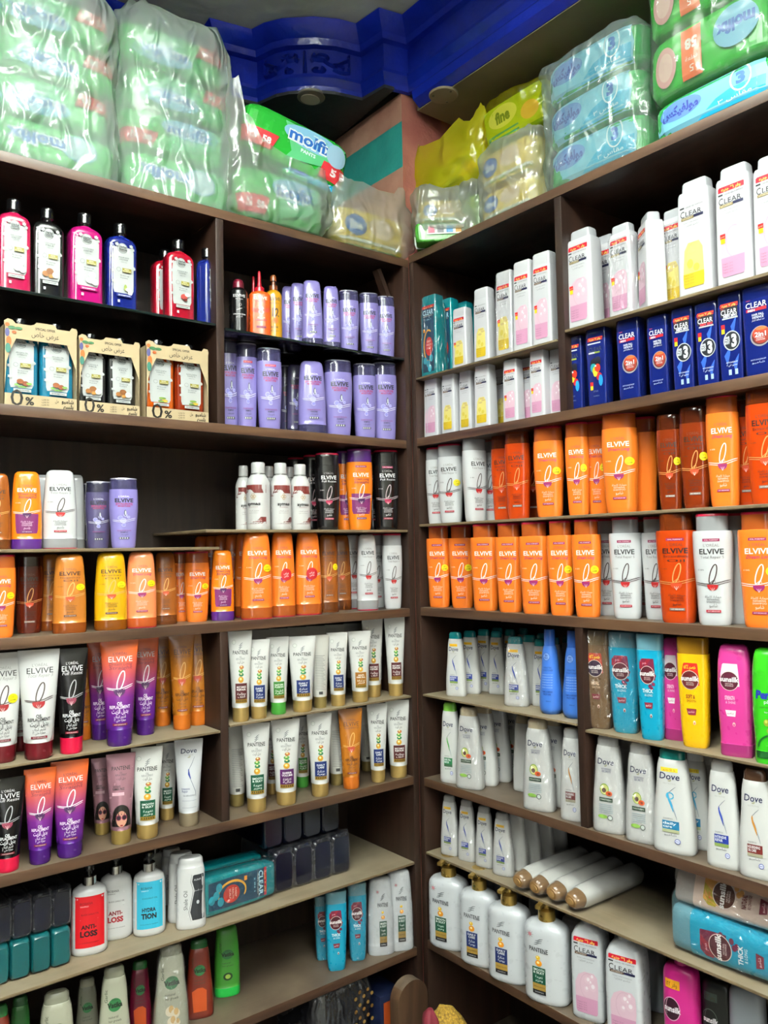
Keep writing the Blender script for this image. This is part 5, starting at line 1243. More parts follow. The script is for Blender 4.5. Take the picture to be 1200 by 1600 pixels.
# tubes, left cell, upper
ctx = 'upper tube row at left'
row('L', 'LF', ctx, [
 ('te:repair:y', 'white tube with dark red cap and yellow sticker', -24, 33, 1020, 1193), ('te:repair', 'white tube hidden behind its neighbours', 14, 50, 1019, None, S(d=.11)), ('te:repair', 'white tube with dark red cap', 30, 91, 1015, 1190), ('te:resist', 'black tube with pink cap', 87, 136, 1013, 1181),
 ('te:gold', 'gold tube hidden behind the black tube', 118, 143, 1016, None, S(d=.12)), ('te:straight', 'orange and purple tube behind the front one', 140, 172, 1000, None, S(d=.10)), ('te:straight', 'bright orange to purple tube in front', 158, 215, 998, 1167), ('te:straight', 'orange and purple tube right of the bright one', 207, 247, 993, 1149),
 ('te:gold', 'gold tube with orange foot', 240, 268, 992, 1135), ('te:gold', 'gold tube with orange foot', 268, 300, 990, 1130, S(d=.075)), ('te:gold', 'gold tube with orange foot', 287, 330, 987, 1134)], q=.85)
ctx = 'lower tube row at left'
row('L', 'LG', ctx, [
 ('te:resist', 'black tube with pink cap', -14, 37, 1215, 1378), ('te:straight', 'purple tube with white loop', 39, 86, 1200, 1360), ('te:straight', 'purple tube with white loop', 81, 137, 1188, 1350),
 ('tp:face', 'pink metallic tube with face, set back', 143, 176, 1184, 1305), ('tp:face', 'pink metallic tube with face in sunglasses', 167, 211, 1177, 1320), ('tp:smooth', 'white tube with green panel and gold cap', 206, 254, 1167, 1321), ('tp:smooth', 'white tube half hidden behind', 245, 277, 1161, 1282), ('td:x', 'white tube with blue swoosh and beige cap', 273, 317, 1155, 1292)], q=.85)
ctx = 'upper tube row near the corner'
row('L', 'LF2', ctx, [
 ('tp:milky', 'white tube with maroon panel', 357, 394, 986, 1131), ('tp:daily', 'white tube with navy panel', 386, 422, 999, 1125), ('tp:nature', 'white tube with green panel and green cap', 417, 452, 995, 1117), ('tp:daily', 'white tube with navy panel', 450, 494, 994, 1114),
 ('tp:plain', 'tube showing its small-print back', 485, 514, 992, 1107), ('tp:daily', 'white tube with navy panel', 511, 544, 988, 1104), ('tp:fall', 'white tube with gold panel', 544, 580, 986, 1098), ('tp:milky', 'white tube with maroon panel, set back', 566, 599, 966, 1090), ('tp:milky', 'white tube with maroon panel peeking out', 592, 612, 966, None, S(d=.12)), ('tp:milky', 'white tube with maroon panel', 601, 634, 964, 1088),
 ] + [('tp:plain', 'shaded tube in back file', 392+i*29, 424+i*29, 984-i*2, None, S(d=.20)) for i in range(6)], q=.75)
ctx = 'lower tube row near the corner'
row('L', 'LG', ctx, [
 ('tp:plain', 'plain white tube in the shade behind', 356, 384, 1135, 1261), ('tp:smooth', 'white tube with green panel', 379, 422, 1130, 1271), ('tp:milky', 'shaded tube behind, maroon panel', 412, 438, 1128, None, S(d=.11)), ('tp:sheer', 'white tube with violet panel', 424, 469, 1124, 1263), ('tp:nature', 'shaded tube behind, green cap', 460, 484, 1120, None, S(d=.11)), ('tp:daily', 'white tube with navy panel', 480, 519, 1114, 1250),
 ('tp:plain', 'tube showing its small-print back', 512, 540, 1108, 1228), ('te:gold', 'gold tube with orange foot', 529, 567, 1107, 1235), ('tp:daily', 'white tube with navy panel', 574, 606, 1099, 1224), ('tp:milky', 'white tube with maroon panel', 603, 641, 1094, 1219), ('tp:plain', 'plain tube behind the gold one', 562, 584, 1104, None, S(d=.12))], q=.75)
# plywood board, left
row('L', 'LH', 'on the lower plywood board', [
 ('bo:red', 'red-label pump bottle with chrome collar', 111, 168, 1366, 1494), ('bo:white', 'white pump bottle between red and turquoise ones', 155, 207, 1350, 1470), ('bo:blue', 'turquoise-label pump bottle with chrome collar', 206, 260, 1346, 1464),
 ('so:x', 'white oval bottle with black side panel, front', 275, 321, 1338, 1453), ('so:x', 'white oval bottle with black side panel, behind', 262, 304, 1331, 1442), ('so:x', 'white oval bottle, furthest back', 250, 286, 1325, None, S(d=.17)), ('bo:white', 'white pump bottle in shade behind', 222, 262, 1330, None, S(d=.17))], q=.8)
row('L', 'LI', 'on the bottom left shelf', [
 ('va:red', 'dim red bottle cut by the picture edge', -20, 15, 1570, None), ('va:green', 'dark green bottle with white lettering', 14, 49, 1556, None, S(d=.1)), ('va:garlic', 'cream bottle with garlic picture', 57, 120, 1548, None), ('va:grey', 'grey-brown bottle in the shade', 118, 154, 1527, None, S(d=.1)), ('va:garlic', 'cream bottle with green oval, middle', 154, 203, 1508, None), ('va:wine', 'dark wine red bottle behind', 201, 236, 1500, None, S(d=.09)),
 ('va:garlic:w', 'cream bottle in crumpled clear film', 241, 293, 1474, None), ('va:red', 'dark red bottle with green oval', 290, 332, 1466, None, S(d=.07)), ('va:cactus', 'green bottle standing on bright green cap', 333, 376, 1446, 1558),
 ('su:blue:w', 'shrink-wrapped turquoise shampoo, shaded', 492, 516, 1398, None, S(d=.1)), ('su:blue', 'turquoise shampoo with faceted sides', 507, 543, 1390, 1519), ('su:blue:w', 'shrink-wrapped turquoise shampoo beside white one', 543, 573, 1378, 1503), ('pn:x', 'shrink-wrapped white bottle with green panel', 573, 616, 1369, 1494), ('pn:x', 'shrink-wrapped white bottle with green panel', 609, 653, 1355, 1486)], q=.75, d=None)

# right unit, thin board
row('R', 'RB', 'on thin board by the corner', [
 ('ct:x', 'teal boxy bottle behind the wrapped one', 647, 668, 484, None, S(d=.05, turn=20)), ('ct:w', 'teal boxy bottle in clear film', 656, 696, 464, None),
 ('behind', 3, .052, 'teal bottle in the file behind', 'ct:x'),
 ('cl:yellow:p', 'short white bottle with red tag, yellow fruit', 706, 741, 483, None), ('cl:yellow', 'white bottle with yellow fruit, no red tag', 739, 776, 452, None), ('cl:yellow:p:w', 'film-wrapped white bottle with red tag', 774, 812, 426, None), ('cl:pink:p', 'white bottle with red tag and pink flowers', 801, 842, 410, None), ('cl:pink:p', 'white bottle with red tag and pink flowers', 833, 871, 397, None)], q=.12, d=.036)
row('R', 'RC', 'below thin board by corner', [
 ('cl:pink', 'slim white bottle with pink flowers', 647, 670, 592, None), ('cl:pink', 'slim white bottle with pink flowers', 669, 690, 586, None), ('cl:yellow', 'white bottle with yellow fruit', 689, 722, 581, None), ('cl:yellow', 'white bottle with yellow fruit', 718, 745, 575, None, S(d=.045)), ('cl:yellow', 'white bottle with yellow fruit', 740, 778, 566, None),
 ('cl:yellow', 'white bottle mostly hidden behind', 776, 800, 566, None, S(d=.1)), ('cl:pink:p', 'white bottle with red tag, pink flowers', 785, 820, 563, None), ('cl:pink:p', 'white bottle with red tag, half hidden', 814, 842, 558, None, S(d=.07)), ('cl:pink:p', 'white bottle with red tag, pink flowers', 826, 862, 547, None), ('cl:pink', 'white bottle at the divider, pink flowers', 857, 892, 542, None, S(d=.06))], q=.12, d=.036)
row('R', 'RB2', 'on the top right board', [
 ('cL:pink:g', 'large white bottle with red tag beside the divider', 884, 942, 361, None), ('cL:pink:g', 'large white bottle hidden behind, grey cap', 930, 966, 371, None, S(d=.11)), ('cL:pink:g:w', 'large film-wrapped white bottle, pink flowers', 950, 1000, 353, None), ('cL:pink:g', 'large white bottle turned to show blank side', 994, 1041, 337, None, S(turn=-38)), ('cL:yellow:g:w', 'large film-wrapped white bottle, yellow fruit', 1033, 1078, 327, None, S(d=.06)),
 ('cL:yellow:n', 'large white bottle with yellow fruit, no tag', 1058, 1124, 284, None), ('cL:pink', 'large white bottle with red tag', 1118, 1186, 262, None), ('cL:pink', 'large white bottle with red tag', 1177, 1246, 245, None)], q=.0, d=.04)
row('R', 'RC', 'in the navy row', [
 ('cm:paint', 'navy bottle with paint-splash face', 882, 920, 528, None), ('cm:paint', 'navy bottle with paint-splash face', 916, 958, 515, None), ('cm:red', 'navy bottle with round brown 2 in 1 emblem', 964, 1010, 500, None), ('cm:red', 'navy bottle with round brown 2 in 1 emblem', 1012, 1052, 495, None), ('cm:three', 'navy bottle with big white 3', 1050, 1092, 483, None), ('cm:three_red', 'navy bottle with big 3 and red wording', 1087, 1130, 475, None), ('cm:three', 'navy bottle with big white 3', 1123, 1168, 460, None), ('cm:red', 'navy bottle with round brown 2 in 1 emblem', 1162, 1216, 449, None)], q=.12, d=.036)
ctx = 'in the upper orange row'
row('R', 'RD', ctx, [
 ('sh:repair', 'white shampoo with red drop and red cap', 656, 690, 702, None), ('sh:repair:y', 'white shampoo with yellow sticker', 684, 724, 695, None), ('sh:repair', 'white shampoo, turned slightly away', 723, 760, 684, None, S(turn=75)), ('sh:repair', 'white shampoo half hidden behind', 753, 781, 685, None, S(d=.07)),
 ('sh:rich', 'amber translucent shampoo half hidden', 773, 797, 681, None, S(d=.055)), ('sh:rich', 'red-amber translucent shampoo', 789, 829, 672, None), ('sh:amber', 'dark amber bottle peeking from behind', 822, 846, 678, None, S(d=.12)), ('sh:dream:y', 'big orange shampoo with yellow sticker', 834, 881, 668, None), ('sh:dream:y', 'big orange shampoo with yellow sticker', 882, 922, 661, None), ('sh:dream:y', 'orange shampoo half hidden, yellow sticker', 914, 951, 658, None, S(d=.06)), ('sh:dream:y', 'widest orange shampoo with yellow sticker', 941, 996, 646, None), ('sh:dream:back', 'deep orange bottle turned to its plain back', 987, 1026, 650, None, S(d=.07)),
 ('sh:amber:y', 'dark amber shampoo with yellow sticker', 1027, 1066, 649, None), ('sh:amber:y', 'dark amber shampoo with yellow sticker', 1061, 1110, 637, None), ('sh:dream', 'orange shampoo without sticker', 1102, 1156, 619, None), ('sh:rich', 'red-amber bottle half hidden behind', 1148, 1182, 626, None, S(d=.07)), ('sh:rich', 'large red-amber shampoo cut by the picture edge', 1167, 1224, 603, None)], q=.72, d=.04)
ctx = 'in the lower orange row'
row('R', 'RE', ctx, [
 ('xl:dream:y', 'large orange shampoo with stepped cap and sticker', 667, 705, 822, 949), ('xl:dream:y', 'large orange shampoo with stepped cap and sticker', 702, 742, 821, 950), ('xl:dream', 'large orange shampoo with stepped cap, no sticker', 736, 781, 819, 956), ('xl:dream', 'large orange shampoo with stepped cap, no sticker', 775, 818, 818, 959), ('xl:dream', 'large orange shampoo with stepped cap, no sticker', 812, 860, 816, 960), ('xl:dream:y', 'large orange shampoo with stepped cap and sticker', 856, 898, 814, 965), ('xl:dream:y', 'large orange shampoo with stepped cap and sticker', 895, 940, 812, 966),
 ('xl:repair', 'white shampoo with grey stepped cap, half hidden', 932, 964, 811, None, S(d=.085)), ('xl:repair', 'white shampoo with grey stepped cap', 952, 1006, 809, 967), ('xl:repair', 'white shampoo hidden behind two others', 992, 1020, 812, None, S(d=.12)), ('xl:repair', 'white shampoo with grey stepped cap, behind amber', 1003, 1046, 808, 969, S(d=.06)), ('xl:rich', 'red-amber shampoo between white ones', 1028, 1090, 803, 974), ('xl:repair', 'white shampoo with grey stepped cap, turned', 1086, 1145, 803, 980), ('xl:repair:back', 'greyish white bottle in shade behind', 1130, 1170, 802, 976), ('xl:dream:y', 'orange shampoo after the white ones, yellow sticker', 1157, 1218, 800, 981)], q=.72)
row('R', 'RF', 'on thin board with teal caps', [
 ('dv:intensive:o:cap0f7f86', 'slender white bottle with teal cap, front', 697, 728, 987, 1088), ('behind', 3, .048, 'slender teal-capped bottle in the left file', 'dv:intensive:o:cap0f7f86'),
 ('dv:intensive:o:cap0f7f86', 'slender white bottle with teal cap, orange tag', 763, 790, 985, 1085), ('behind', 2, .048, 'slender teal-capped bottle in the middle file', 'dv:intensive:o:cap0f7f86'), ('dv:intensive:o:cap0f7f86:w', 'film-wrapped slender white bottle nearest the front', 788, 825, 994, 1104), ('behind', 2, .048, 'slender teal-capped bottle behind the wrapped one', 'dv:intensive:back:cap0f7f86'), ('dv:intensive:o:cap0f7f86', 'slender white bottle half behind blue cone', 832, 858, 998, 1104),
 ('behind', 2, .048, 'slender teal-capped bottle behind the blue cone', 'dv:intensive:back:cap0f7f86'),
 ('zf:x', 'blue cone-shaped conditioner bottle', 842, 878, 983, 1117), ('zf:x', 'blue cone-shaped bottle cut off by the divider', 878, 916, 985, 1124)], q=.5)
row('R', 'RF2', 'on the bright-coloured row', [
 ('su:brown:w', 'film-wrapped brown shampoo bottle', 912, 961, 984, 1139), ('su:blue:w', 'film-wrapped turquoise shampoo bottle', 951, 1003, 987, 1146), ('su:blue', 'unwrapped turquoise shampoo bottle', 993, 1043, 990, 1157), ('su:pink:co', 'pink conditioner half hidden by the yellow bottle', 1034, 1076, 996, 1158), ('su:yellow', 'yellow shampoo bottle with red corner tag', 1059, 1112, 995, 1169), ('su:pink:co', 'pink conditioner beside the green bottle', 1122, 1178, 1006, 1183), ('gp:x', 'bright green bottle with olives', 1176, 1240, 1012, 1196)], q=.5)
row('R', 'RG', 'in row above brown-capped bottles', [
 ('dv:green:cap6fae3c', 'white bottle with green cap', 688, 721, 1097, 1231), ('dv:secrets:w:capb8a88a', 'film-wrapped white bottle, avocado picture', 713, 755, 1104, 1247), ('behind', 3, .047, 'white bottle in file behind', 'dv:secrets:capb8a88a'),
 ('dv:secrets:back:capb8a88a', 'white bottle seen from its blank back', 803, 832, 1117, 1242, S(d=.10)), ('dv:secrets:w:capb8a88a', 'film-wrapped white bottle, avocado picture', 818, 866, 1122, 1278), ('behind', 1, .047, 'white bottle behind the right avocado bottle', 'dv:secrets:capb8a88a'), ('dv:nourish:w:clearcap', 'film-wrapped white bottle with brown panel', 876, 914, 1137, 1291)], q=.45)
row('R', 'RG', 'right of the divider, white row', [
 ('dv:secrets:w:clearcap', 'film-wrapped white bottle, avocado picture', 927, 978, 1148, 1310), ('dv:secrets:back:clearcap', 'white bottle mostly hidden', 968, 990, 1155, None, S(d=.11)), ('dv:secrets:w:clearcap', 'film-wrapped white bottle, avocado picture', 978, 1028, 1160, 1326), ('dv:daily:y:cap12655f', 'white bottle with teal cap and yellow tag', 1022, 1085, 1167, 1343), ('dv:daily:y', 'white bottle turned edge-on', 1072, 1106, 1178, 1337), ('dv:daily:back', 'white bottle mostly hidden', 1094, 1118, 1180, None, S(d=.13)), ('dv:intensive:clearcap', 'white bottle with dark blue panel', 1104, 1158, 1186, 1358), ('dv:nourish:cap4a3222', 'white bottle with brown cap and brown panel', 1155, 1212, 1200, 1389)], q=.45)
row('R', 'RH', 'on the wide plywood board', [
 ('dv:intensive:o:w:clearcap', 'small film-wrapped white bottle, orange tag', 689, 717, 1242, 1337), ('dv:intensive:o:w:clearcap', 'small film-wrapped white bottle, orange tag', 716, 744, 1249, 1346), ('dv:intensive:o:w:clearcap', 'small film-wrapped white bottle, orange tag', 743, 772, 1259, 1356), ('dv:intensive:o:w:clearcap', 'small film-wrapped white bottle, orange tag', 770, 802, 1269, 1369)]
 + [('behind', 4, .046, 'small white bottle in the file behind', 'dv:intensive:back:clearcap')], q=.4)
row('R', 'RI', 'on the bottom right shelf', [
 ('pp:smooth:b', 'big white pump bottle with green panel', 672, 733, 1367, 1492), ('pp:daily', 'big white pump bottle with navy panel', 719, 782, 1388, 1518), ('pp:daily', 'big white pump bottle with navy panel', 763, 831, 1411, 1547), ('pp:smooth:b', 'big white pump bottle with green panel', 822, 891, 1436, 1583),
 ('pp:daily:back', 'white pump bottle in the back file', 722, 765, 1362, None, S(d=.16)), ('pp:daily:back', 'white pump bottle in the back file', 774, 815, 1374, None, S(d=.17)), ('pp:daily:back', 'white pump bottle in the back file', 828, 872, 1388, None, S(d=.18)), ('pp:daily:back', 'white pump bottle in the back file', 880, 925, 1430, None, S(d=.16)),
 ('cp:x', 'boxy white pump bottle with pink flowers', 892, 955, 1449, None, S(d=.045)), ('cp:x', 'boxy white pump bottle with pink flowers', 946, 1016, 1475, None, S(d=.045)), ('cp:back', 'white boxy pump bottle behind', 960, 1004, 1448, None, S(d=.17)),
 ('sp:pink', 'magenta pump bottle with orange tag', 1031, 1101, 1508, None, S(d=.05)), ('sp:grey', 'grey-white bottle behind the magenta one', 1000, 1044, 1478, None, S(d=.16)), ('sp:black', 'black pump bottle in the shade', 1098, 1150, 1530, None, S(d=.08)), ('sp:grey', 'pale grey bottle at the picture edge', 1142, 1196, 1542, None, S(d=.08))], q=.45)
emit()

# ------------------------------------------------------------------ twin packs in cardboard
def carton(px0, px1, yt, bott, label, col_names):
    z = Zs['LB']; dpt = .062; w_half = .0
    P = hit(1, .012, (px0+px1)/2, 590)
    xa = hit(1, .012, px0, 590)[0]; xb = hit(1, .012, px1, 590)[0]; P[2] = z
    # height of the cardboard shoulders
    lo, hi = .05, .4
    for _ in range(30):
        h = (lo+hi)/2
        if proj((P[0], P[1], z+h))[1] > yt: lo = h
        else: hi = h
    Wd = xb-xa; r = empty('twin_pack', ((xa+xb)/2, .012, z), label, 'twin pack', 'cardboard twin packs under the black glass shelf')
    card = mat('#b29f7c', .75); ink = '#1c1812'
    bm = bmesh.new(); w2 = Wd/2; th = .0012
    def wall(x0, x1, y0, y1, z0, z1):
        b2 = box_bm(x0, x1, y0, y1, z0, z1); me = bpy.data.meshes.new('x'); b2.to_mesh(me); b2.free(); bm.from_mesh(me); bpy.data.meshes.remove(me)
    zb = h*.145; zt = h*.80
    wall(-w2, w2, 0, th, 0, zb)                          # lower band
    wall(-w2, w2, dpt-th, dpt, 0, h*.9)                  # back
    wall(-w2, -w2+th, 0, dpt, 0, h*.93); wall(w2-th, w2, 0, dpt, 0, h*.93)
    wall(-w2, w2, 0, dpt, 0, th)
    # upper front panel with its wavy outline
    out = [(-w2, zb), (-w2, h*.97), (-w2+.006, h), (-w2*.78, h*.99), (-w2*.70, h*.955), (-w2*.30, h*.955), (-w2*.2, h*.97), (-w2*.14, h), (w2*.36, h), (w2*.42, h*.955), (w2*.78, h*.955), (w2*.84, h*.995), (w2-.002, h*.99), (w2, h*.96), (w2, zb),
           (w2*.985, zb), (w2*.955, h*.5), (w2*.85, h*.62), (w2*.70, h*.78), (-w2*.68, h*.78), (-w2*.85, h*.62), (-w2*.93, h*.5), (-w2*.985, zb)]
    vs = [bm.verts.new((x, 0, zz)) for x, zz in out]; vb = [bm.verts.new((x, th, zz)) for x, zz in out]
    n = len(out); tri = geometry.tessellate_polygon([[Vector((x, zz, 0)) for x, zz in out]])
    for t in tri:
        try: bm.faces.new([vs[i] for i in t]); bm.faces.new([vb[i] for i in reversed(t)])
        except ValueError: pass
    for i in range(n): bm.faces.new((vs[i], vb[i], vb[(i+1) % n], vs[(i+1) % n]))
    bmesh.ops.recalc_face_normals(bm, faces=bm.faces)
    link('carton', finish(bm, 'carton', [card], 0), r)
    a = Art(None, w2, h, surf=lambda x, zz, off: -off); a.lim = 1.2
    a.text('SPECIAL OFFER', .1, .925, .0042, ink, w=.55, bold=.02); a.text('\u0639\u0631\u0636 \u062e\u0627\u0635', .1, .86, .0095, ink, w=.75)
    a.text('0', -.66, .10, .030, ink, w=.34); a.text('%', -.32, .07, .014, ink, w=.24, bold=.03)
    a.text('\u0634\u0627\u0645\u0628\u0648', .72, .105, .007, ink, w=.34, bold=.03); a.text('\u0628\u0644\u0633\u0645', .74, .045, .007, ink, w=.28, bold=.03); a.text('\u0645\u0644', .42, .1, .006, ink, w=.1)
    for i in range(3): a.text('\u0628\u062f\u0648\u0646', .1, .11-.03*i, .0035, ink, w=.2)
    for (u, v_, ru, rv, c) in ((-.92, .84, .06, .12, '#4a4a78'), (-.88, .74, .07, .14, '#b8642c'), (-.9, .66, .07, .14, '#2f6a5c'), (-.8, .9, .1, .05, '#3c6a44'), (-.62, .9, .1, .04, '#3c6a44'), (-.74, .85, .06, .04, '#b85a2c'), (-.92, .93, .06, .05, '#c8642c')): a.ell(u, v_, ru, rv, c, 8)
    link('printing', a.mesh(), r)
    for i, v in enumerate(bott):
        k = kind(v); s = h*1.045/k.H; sx = (Wd*.475/2)/k.A
        b = empty('bottle', (0, 0, 0), None, None); b.parent = r; b.location = ((-.5+i)*Wd*.49, dpt/2, .0015); b.scale = (sx, min(sx, (dpt*.47)/k.B), s)
        for nm, me in k.parts:
            link(nm, me, b)
    return r
carton(6, 121, 505, ('he:teal', 'he:teal:p'), 'cardboard twin pack of teal-blue floral-label bottles', 0)
carton(123, 219, 528, ('he:black', 'he:black:p'), 'cardboard twin pack of black coconut-label bottles', 0)
carton(228, 326, 538, ('he:orange', 'he:brown:p'), 'cardboard twin pack of amber and brown bottles beside the divider', 0)

# ------------------------------------------------------------------ soft packs and plastic bags on top
def pack_bm(a, b, c, n=7, lump=.003, seed=0, seg=36):
    bm = bmesh.new(); rings = []; K_ = 20
    for j in range(K_+1):
        ph = -PI/2+PI*j/K_; cz = math.copysign(abs(math.sin(ph))**(2/n), math.sin(ph)); cr = max(1e-4, abs(math.cos(ph))**(2/n)); ring = []
        if j in (0, K_): cr = .02
        for i in range(seg):
            t = 2*PI*(i+.5)/seg; x = math.copysign(abs(math.cos(t))**(2/n), math.cos(t))*cr*a; y = math.copysign(abs(math.sin(t))**(2/n), math.sin(t))*cr*b; z = cz*c+c
            k = lump*noise.noise(Vector((x*18+seed*3.1, y*18, z*22+seed)))
            ring.append(bm.verts.new((x*(1+k/a), y*(1+k/b)*(1-.06*abs(x/a)**4), z)))
        rings.append(ring)
    for r0, r1 in zip(rings, rings[1:]):
        for i in range(seg): bm.faces.new((r0[i], r0[(i+1) % seg], r1[(i+1) % seg], r1[i]))
    bm.faces.new(list(reversed(rings[0]))); bm.faces.new(rings[-1])
    return bm
def pack_art(a, b, c, style, flip, n=7, lump=.003):
    def surf(x, z, off):
        q = 1-(abs(x)/a)**n-(abs(z-c)/c)**n
        return -b*max(q, .02)**(1/n)*(1-.06*abs(x/a)**4)-off-lump*.55
    A_ = Art(None, a, 2*c, surf=surf)
    r = 180 if flip else 0; f = -1 if flip else 1
    U = lambda u: u*f; Vv = lambda v: (1-v) if flip else v
    if style in ('green', 'open'):
        A_.rows([(Vv(.1), U(-.2)-.0, U(-.2)+.0), (Vv(.3), min(U(-.1), U(.6)), max(U(-.1), U(.6))), (Vv(.85), min(U(-.3), U(.9)), max(U(-.3), U(.9)))], '#58b87a')
        A_.ell(U(.25), Vv(.68), .55, .22*c/a*2, '#8cc4e2', 14)
        A_.text('molfix', U(.25), Vv(.66), c*.50, '#f2f6fa', w=.92, bold=.10, rot=r); A_.text('molfix', U(.25), Vv(.66), c*.46, '#1c5fb0', w=.88, bold=.03, rot=r)
        A_.text('PANTS', U(.2), Vv(.40), c*.14, '#e8f2f4', w=.28, bold=.04, rot=r)
        A_.rows([(Vv(.12), min(U(-.95), U(-.45)), max(U(-.95), U(-.45))), (Vv(.45), min(U(-.98), U(-.35)), max(U(-.98), U(-.35)))][::(-1 if flip else 1)], '#c62c34')
        A_.text('5', U(-.78), Vv(.30), c*.34, '#f6f0f0', w=.12, bold=.05, rot=r); A_.text('58', U(-.55), Vv(.28), c*.26, '#f6f0f0', w=.16, bold=.05, rot=r)
        if style == 'open': A_.rows([(.08, .45, .95), (.42, .5, .95)], '#c62c34'); A_.text('5', .72, .26, c*.3, '#f6f0f0', w=.12, bold=.05); A_.ell(.72, .62, .2, .3*c/a*1.6, '#a9cfe8', 10)
    elif style == 'oval':
        A_.ell(U(-.3), Vv(.45), .30, .62*c/a, '#d2e6ee', 12); A_.stroke(arc(U(-.3), Vv(.45), .30, .28, 0, 360, 24), .003, '#7fb2d4')
        A_.text('molfix', U(.38), Vv(.5), c*.55, '#f2f6fa', w=.95, bold=.10, rot=r); A_.text('molfix', U(.38), Vv(.5), c*.5, '#1f66b8', w=.9, bold=.03, rot=r)
    elif style == 'blue':
        A_.rows([(.06, -.9, .82), (.5, -.95, .86), (.94, -.9, .8)], '#7cc0d8'); A_.rows([(.10, -.2, .8), (.42, .1, .82), (.5, .3, .82)], '#1ba2cc')
        A_.text('3', .48, .66, c*.5, '#1f5fb4', w=.14, bold=.06); A_.stroke(arc(.48, .66, .15, .3, 0, 360, 20), .003, '#e6f2f8')
        A_.ell(-.48, .6, .36, .5*c/a, '#5f86c4', 12); A_.text('\u0645\u0648\u0644\u0641\u064a\u0643\u0633', -.48, .6, c*.42, '#24328c', w=.62, bold=.05); A_.text('\u0645\u0642\u0627\u0633 \u0663', .38, .28, c*.2, '#eef8fb', w=.5)
    elif style == 'lime':
        A_.rows([(.1, -.85, .85), (.9, -.85, .85)], '#a9c83a'); A_.ell(-.3, .6, .42, .5*c/a, '#d8e2c8', 12); A_.text('fine', -.3, .6, c*.5, '#5c7c4c', w=.42, bold=.05)
        A_.ell(.45, .4, .25, .4*c/a, '#e0b890', 10); A_.rect(-.8, .1, .12, .26, '#3c9ad0')
    elif style == 'yellow':
        A_.rows([(.08, -.9, .9), (.92, -.9, .9)], '#e2c030'); A_.rect(-.9, .9, .06, .16, '#2f8a34'); A_.rect(-.9, .9, .17, .24, '#eef2ea'); A_.ell(-.5, .55, .28, .5*c/a, '#1f66b8', 12); A_.text('fine', -.5, .56, c*.4, '#f2f6fa', w=.34, bold=.05)
        A_.ell(.2, .6, .35, .5*c/a, '#e8c9a8', 10)
    elif style == 'squares':
        A_.rect(-.55, .9, .35, .85, '#dfe6dc')
        for i, cc in enumerate(('#c43a5c', '#20242e', '#2f84b8', '#c8963c')): A_.rect(-.5+.35*i, -.25+.35*i, .42, .76, cc)
    elif style == 'big':
        A_.ell(-.62, .45, .19, .62*c/a, '#dca8a4', 12); A_.ell(-.62, .45, .13, .44*c/a, '#e6c2b8', 10)
        A_.rect(-.34, -.02, .1, .86, '#e2703c'); A_.text('58', -.18, .62, c*.30, '#f6eee8', w=.2, bold=.05, rot=180); A_.text('\u0642\u0637\u0639\u0629', -.18, .40, c*.14, '#f6eee8', w=.2); A_.text('5', -.18, .24, c*.22, '#f6eee8', w=.07, rot=180)
        A_.ell(.5, .55, .33, .62*c/a, '#7fb8d4', 12); A_.text('molfix', .5, .55, c*.36, '#2a58a8', w=.56, bold=.05, rot=180)
    return A_
PKC = {'green': '#2fa848', 'oval': '#34b04c', 'open': '#1f9a2c', 'blue': '#2f9a48', 'lime': '#7fae2c', 'yellow': '#d8c050', 'squares': '#3f8a2c', 'big': '#32a836'}
def pack(label, P, w, d, h, rz, style, flip=False, group=None, tilt=0, seed=0, name='diaper_pack'):
    o = link(name, None) if False else empty(name, tuple(P), label, 'diaper pack', group, rz)
    if tilt: o.rotation_euler = (0, math.radians(tilt), rz)
    n = 7 if style != 'squares' else 11
    link('wrapper', finish(pack_bm(w/2, d/2, h/2, n, .004, seed), 'wrapper', [mat(PKC[style], .25, coat=.3)], 0), o)
    link('printing', pack_art(w/2, d/2, h/2, style, flip, n).mesh(), o)
    # sealed white seam on the end
    link('end_seam', finish(Prof([(0, w/2*.99, .002, 8), (h*.25, w/2+.0035, .003, 8), (h*.75, w/2+.0035, .003, 8), (h, w/2*.99, .002, 8)]).mesh(seg=16), 'end_seam', [mat('#dfe9e2', .4)], 0), o)
    return o
BAG = film_mat('milky_bag', .62, '#e4ede8', 1.0, 26, .12)
BAGC = film_mat('thin_bag', .48, '#e2e7e1', 1.0, 26, .14)
BAGY = film_mat('yellow_bag', .85, '#f2e828', .9, 15, .10)
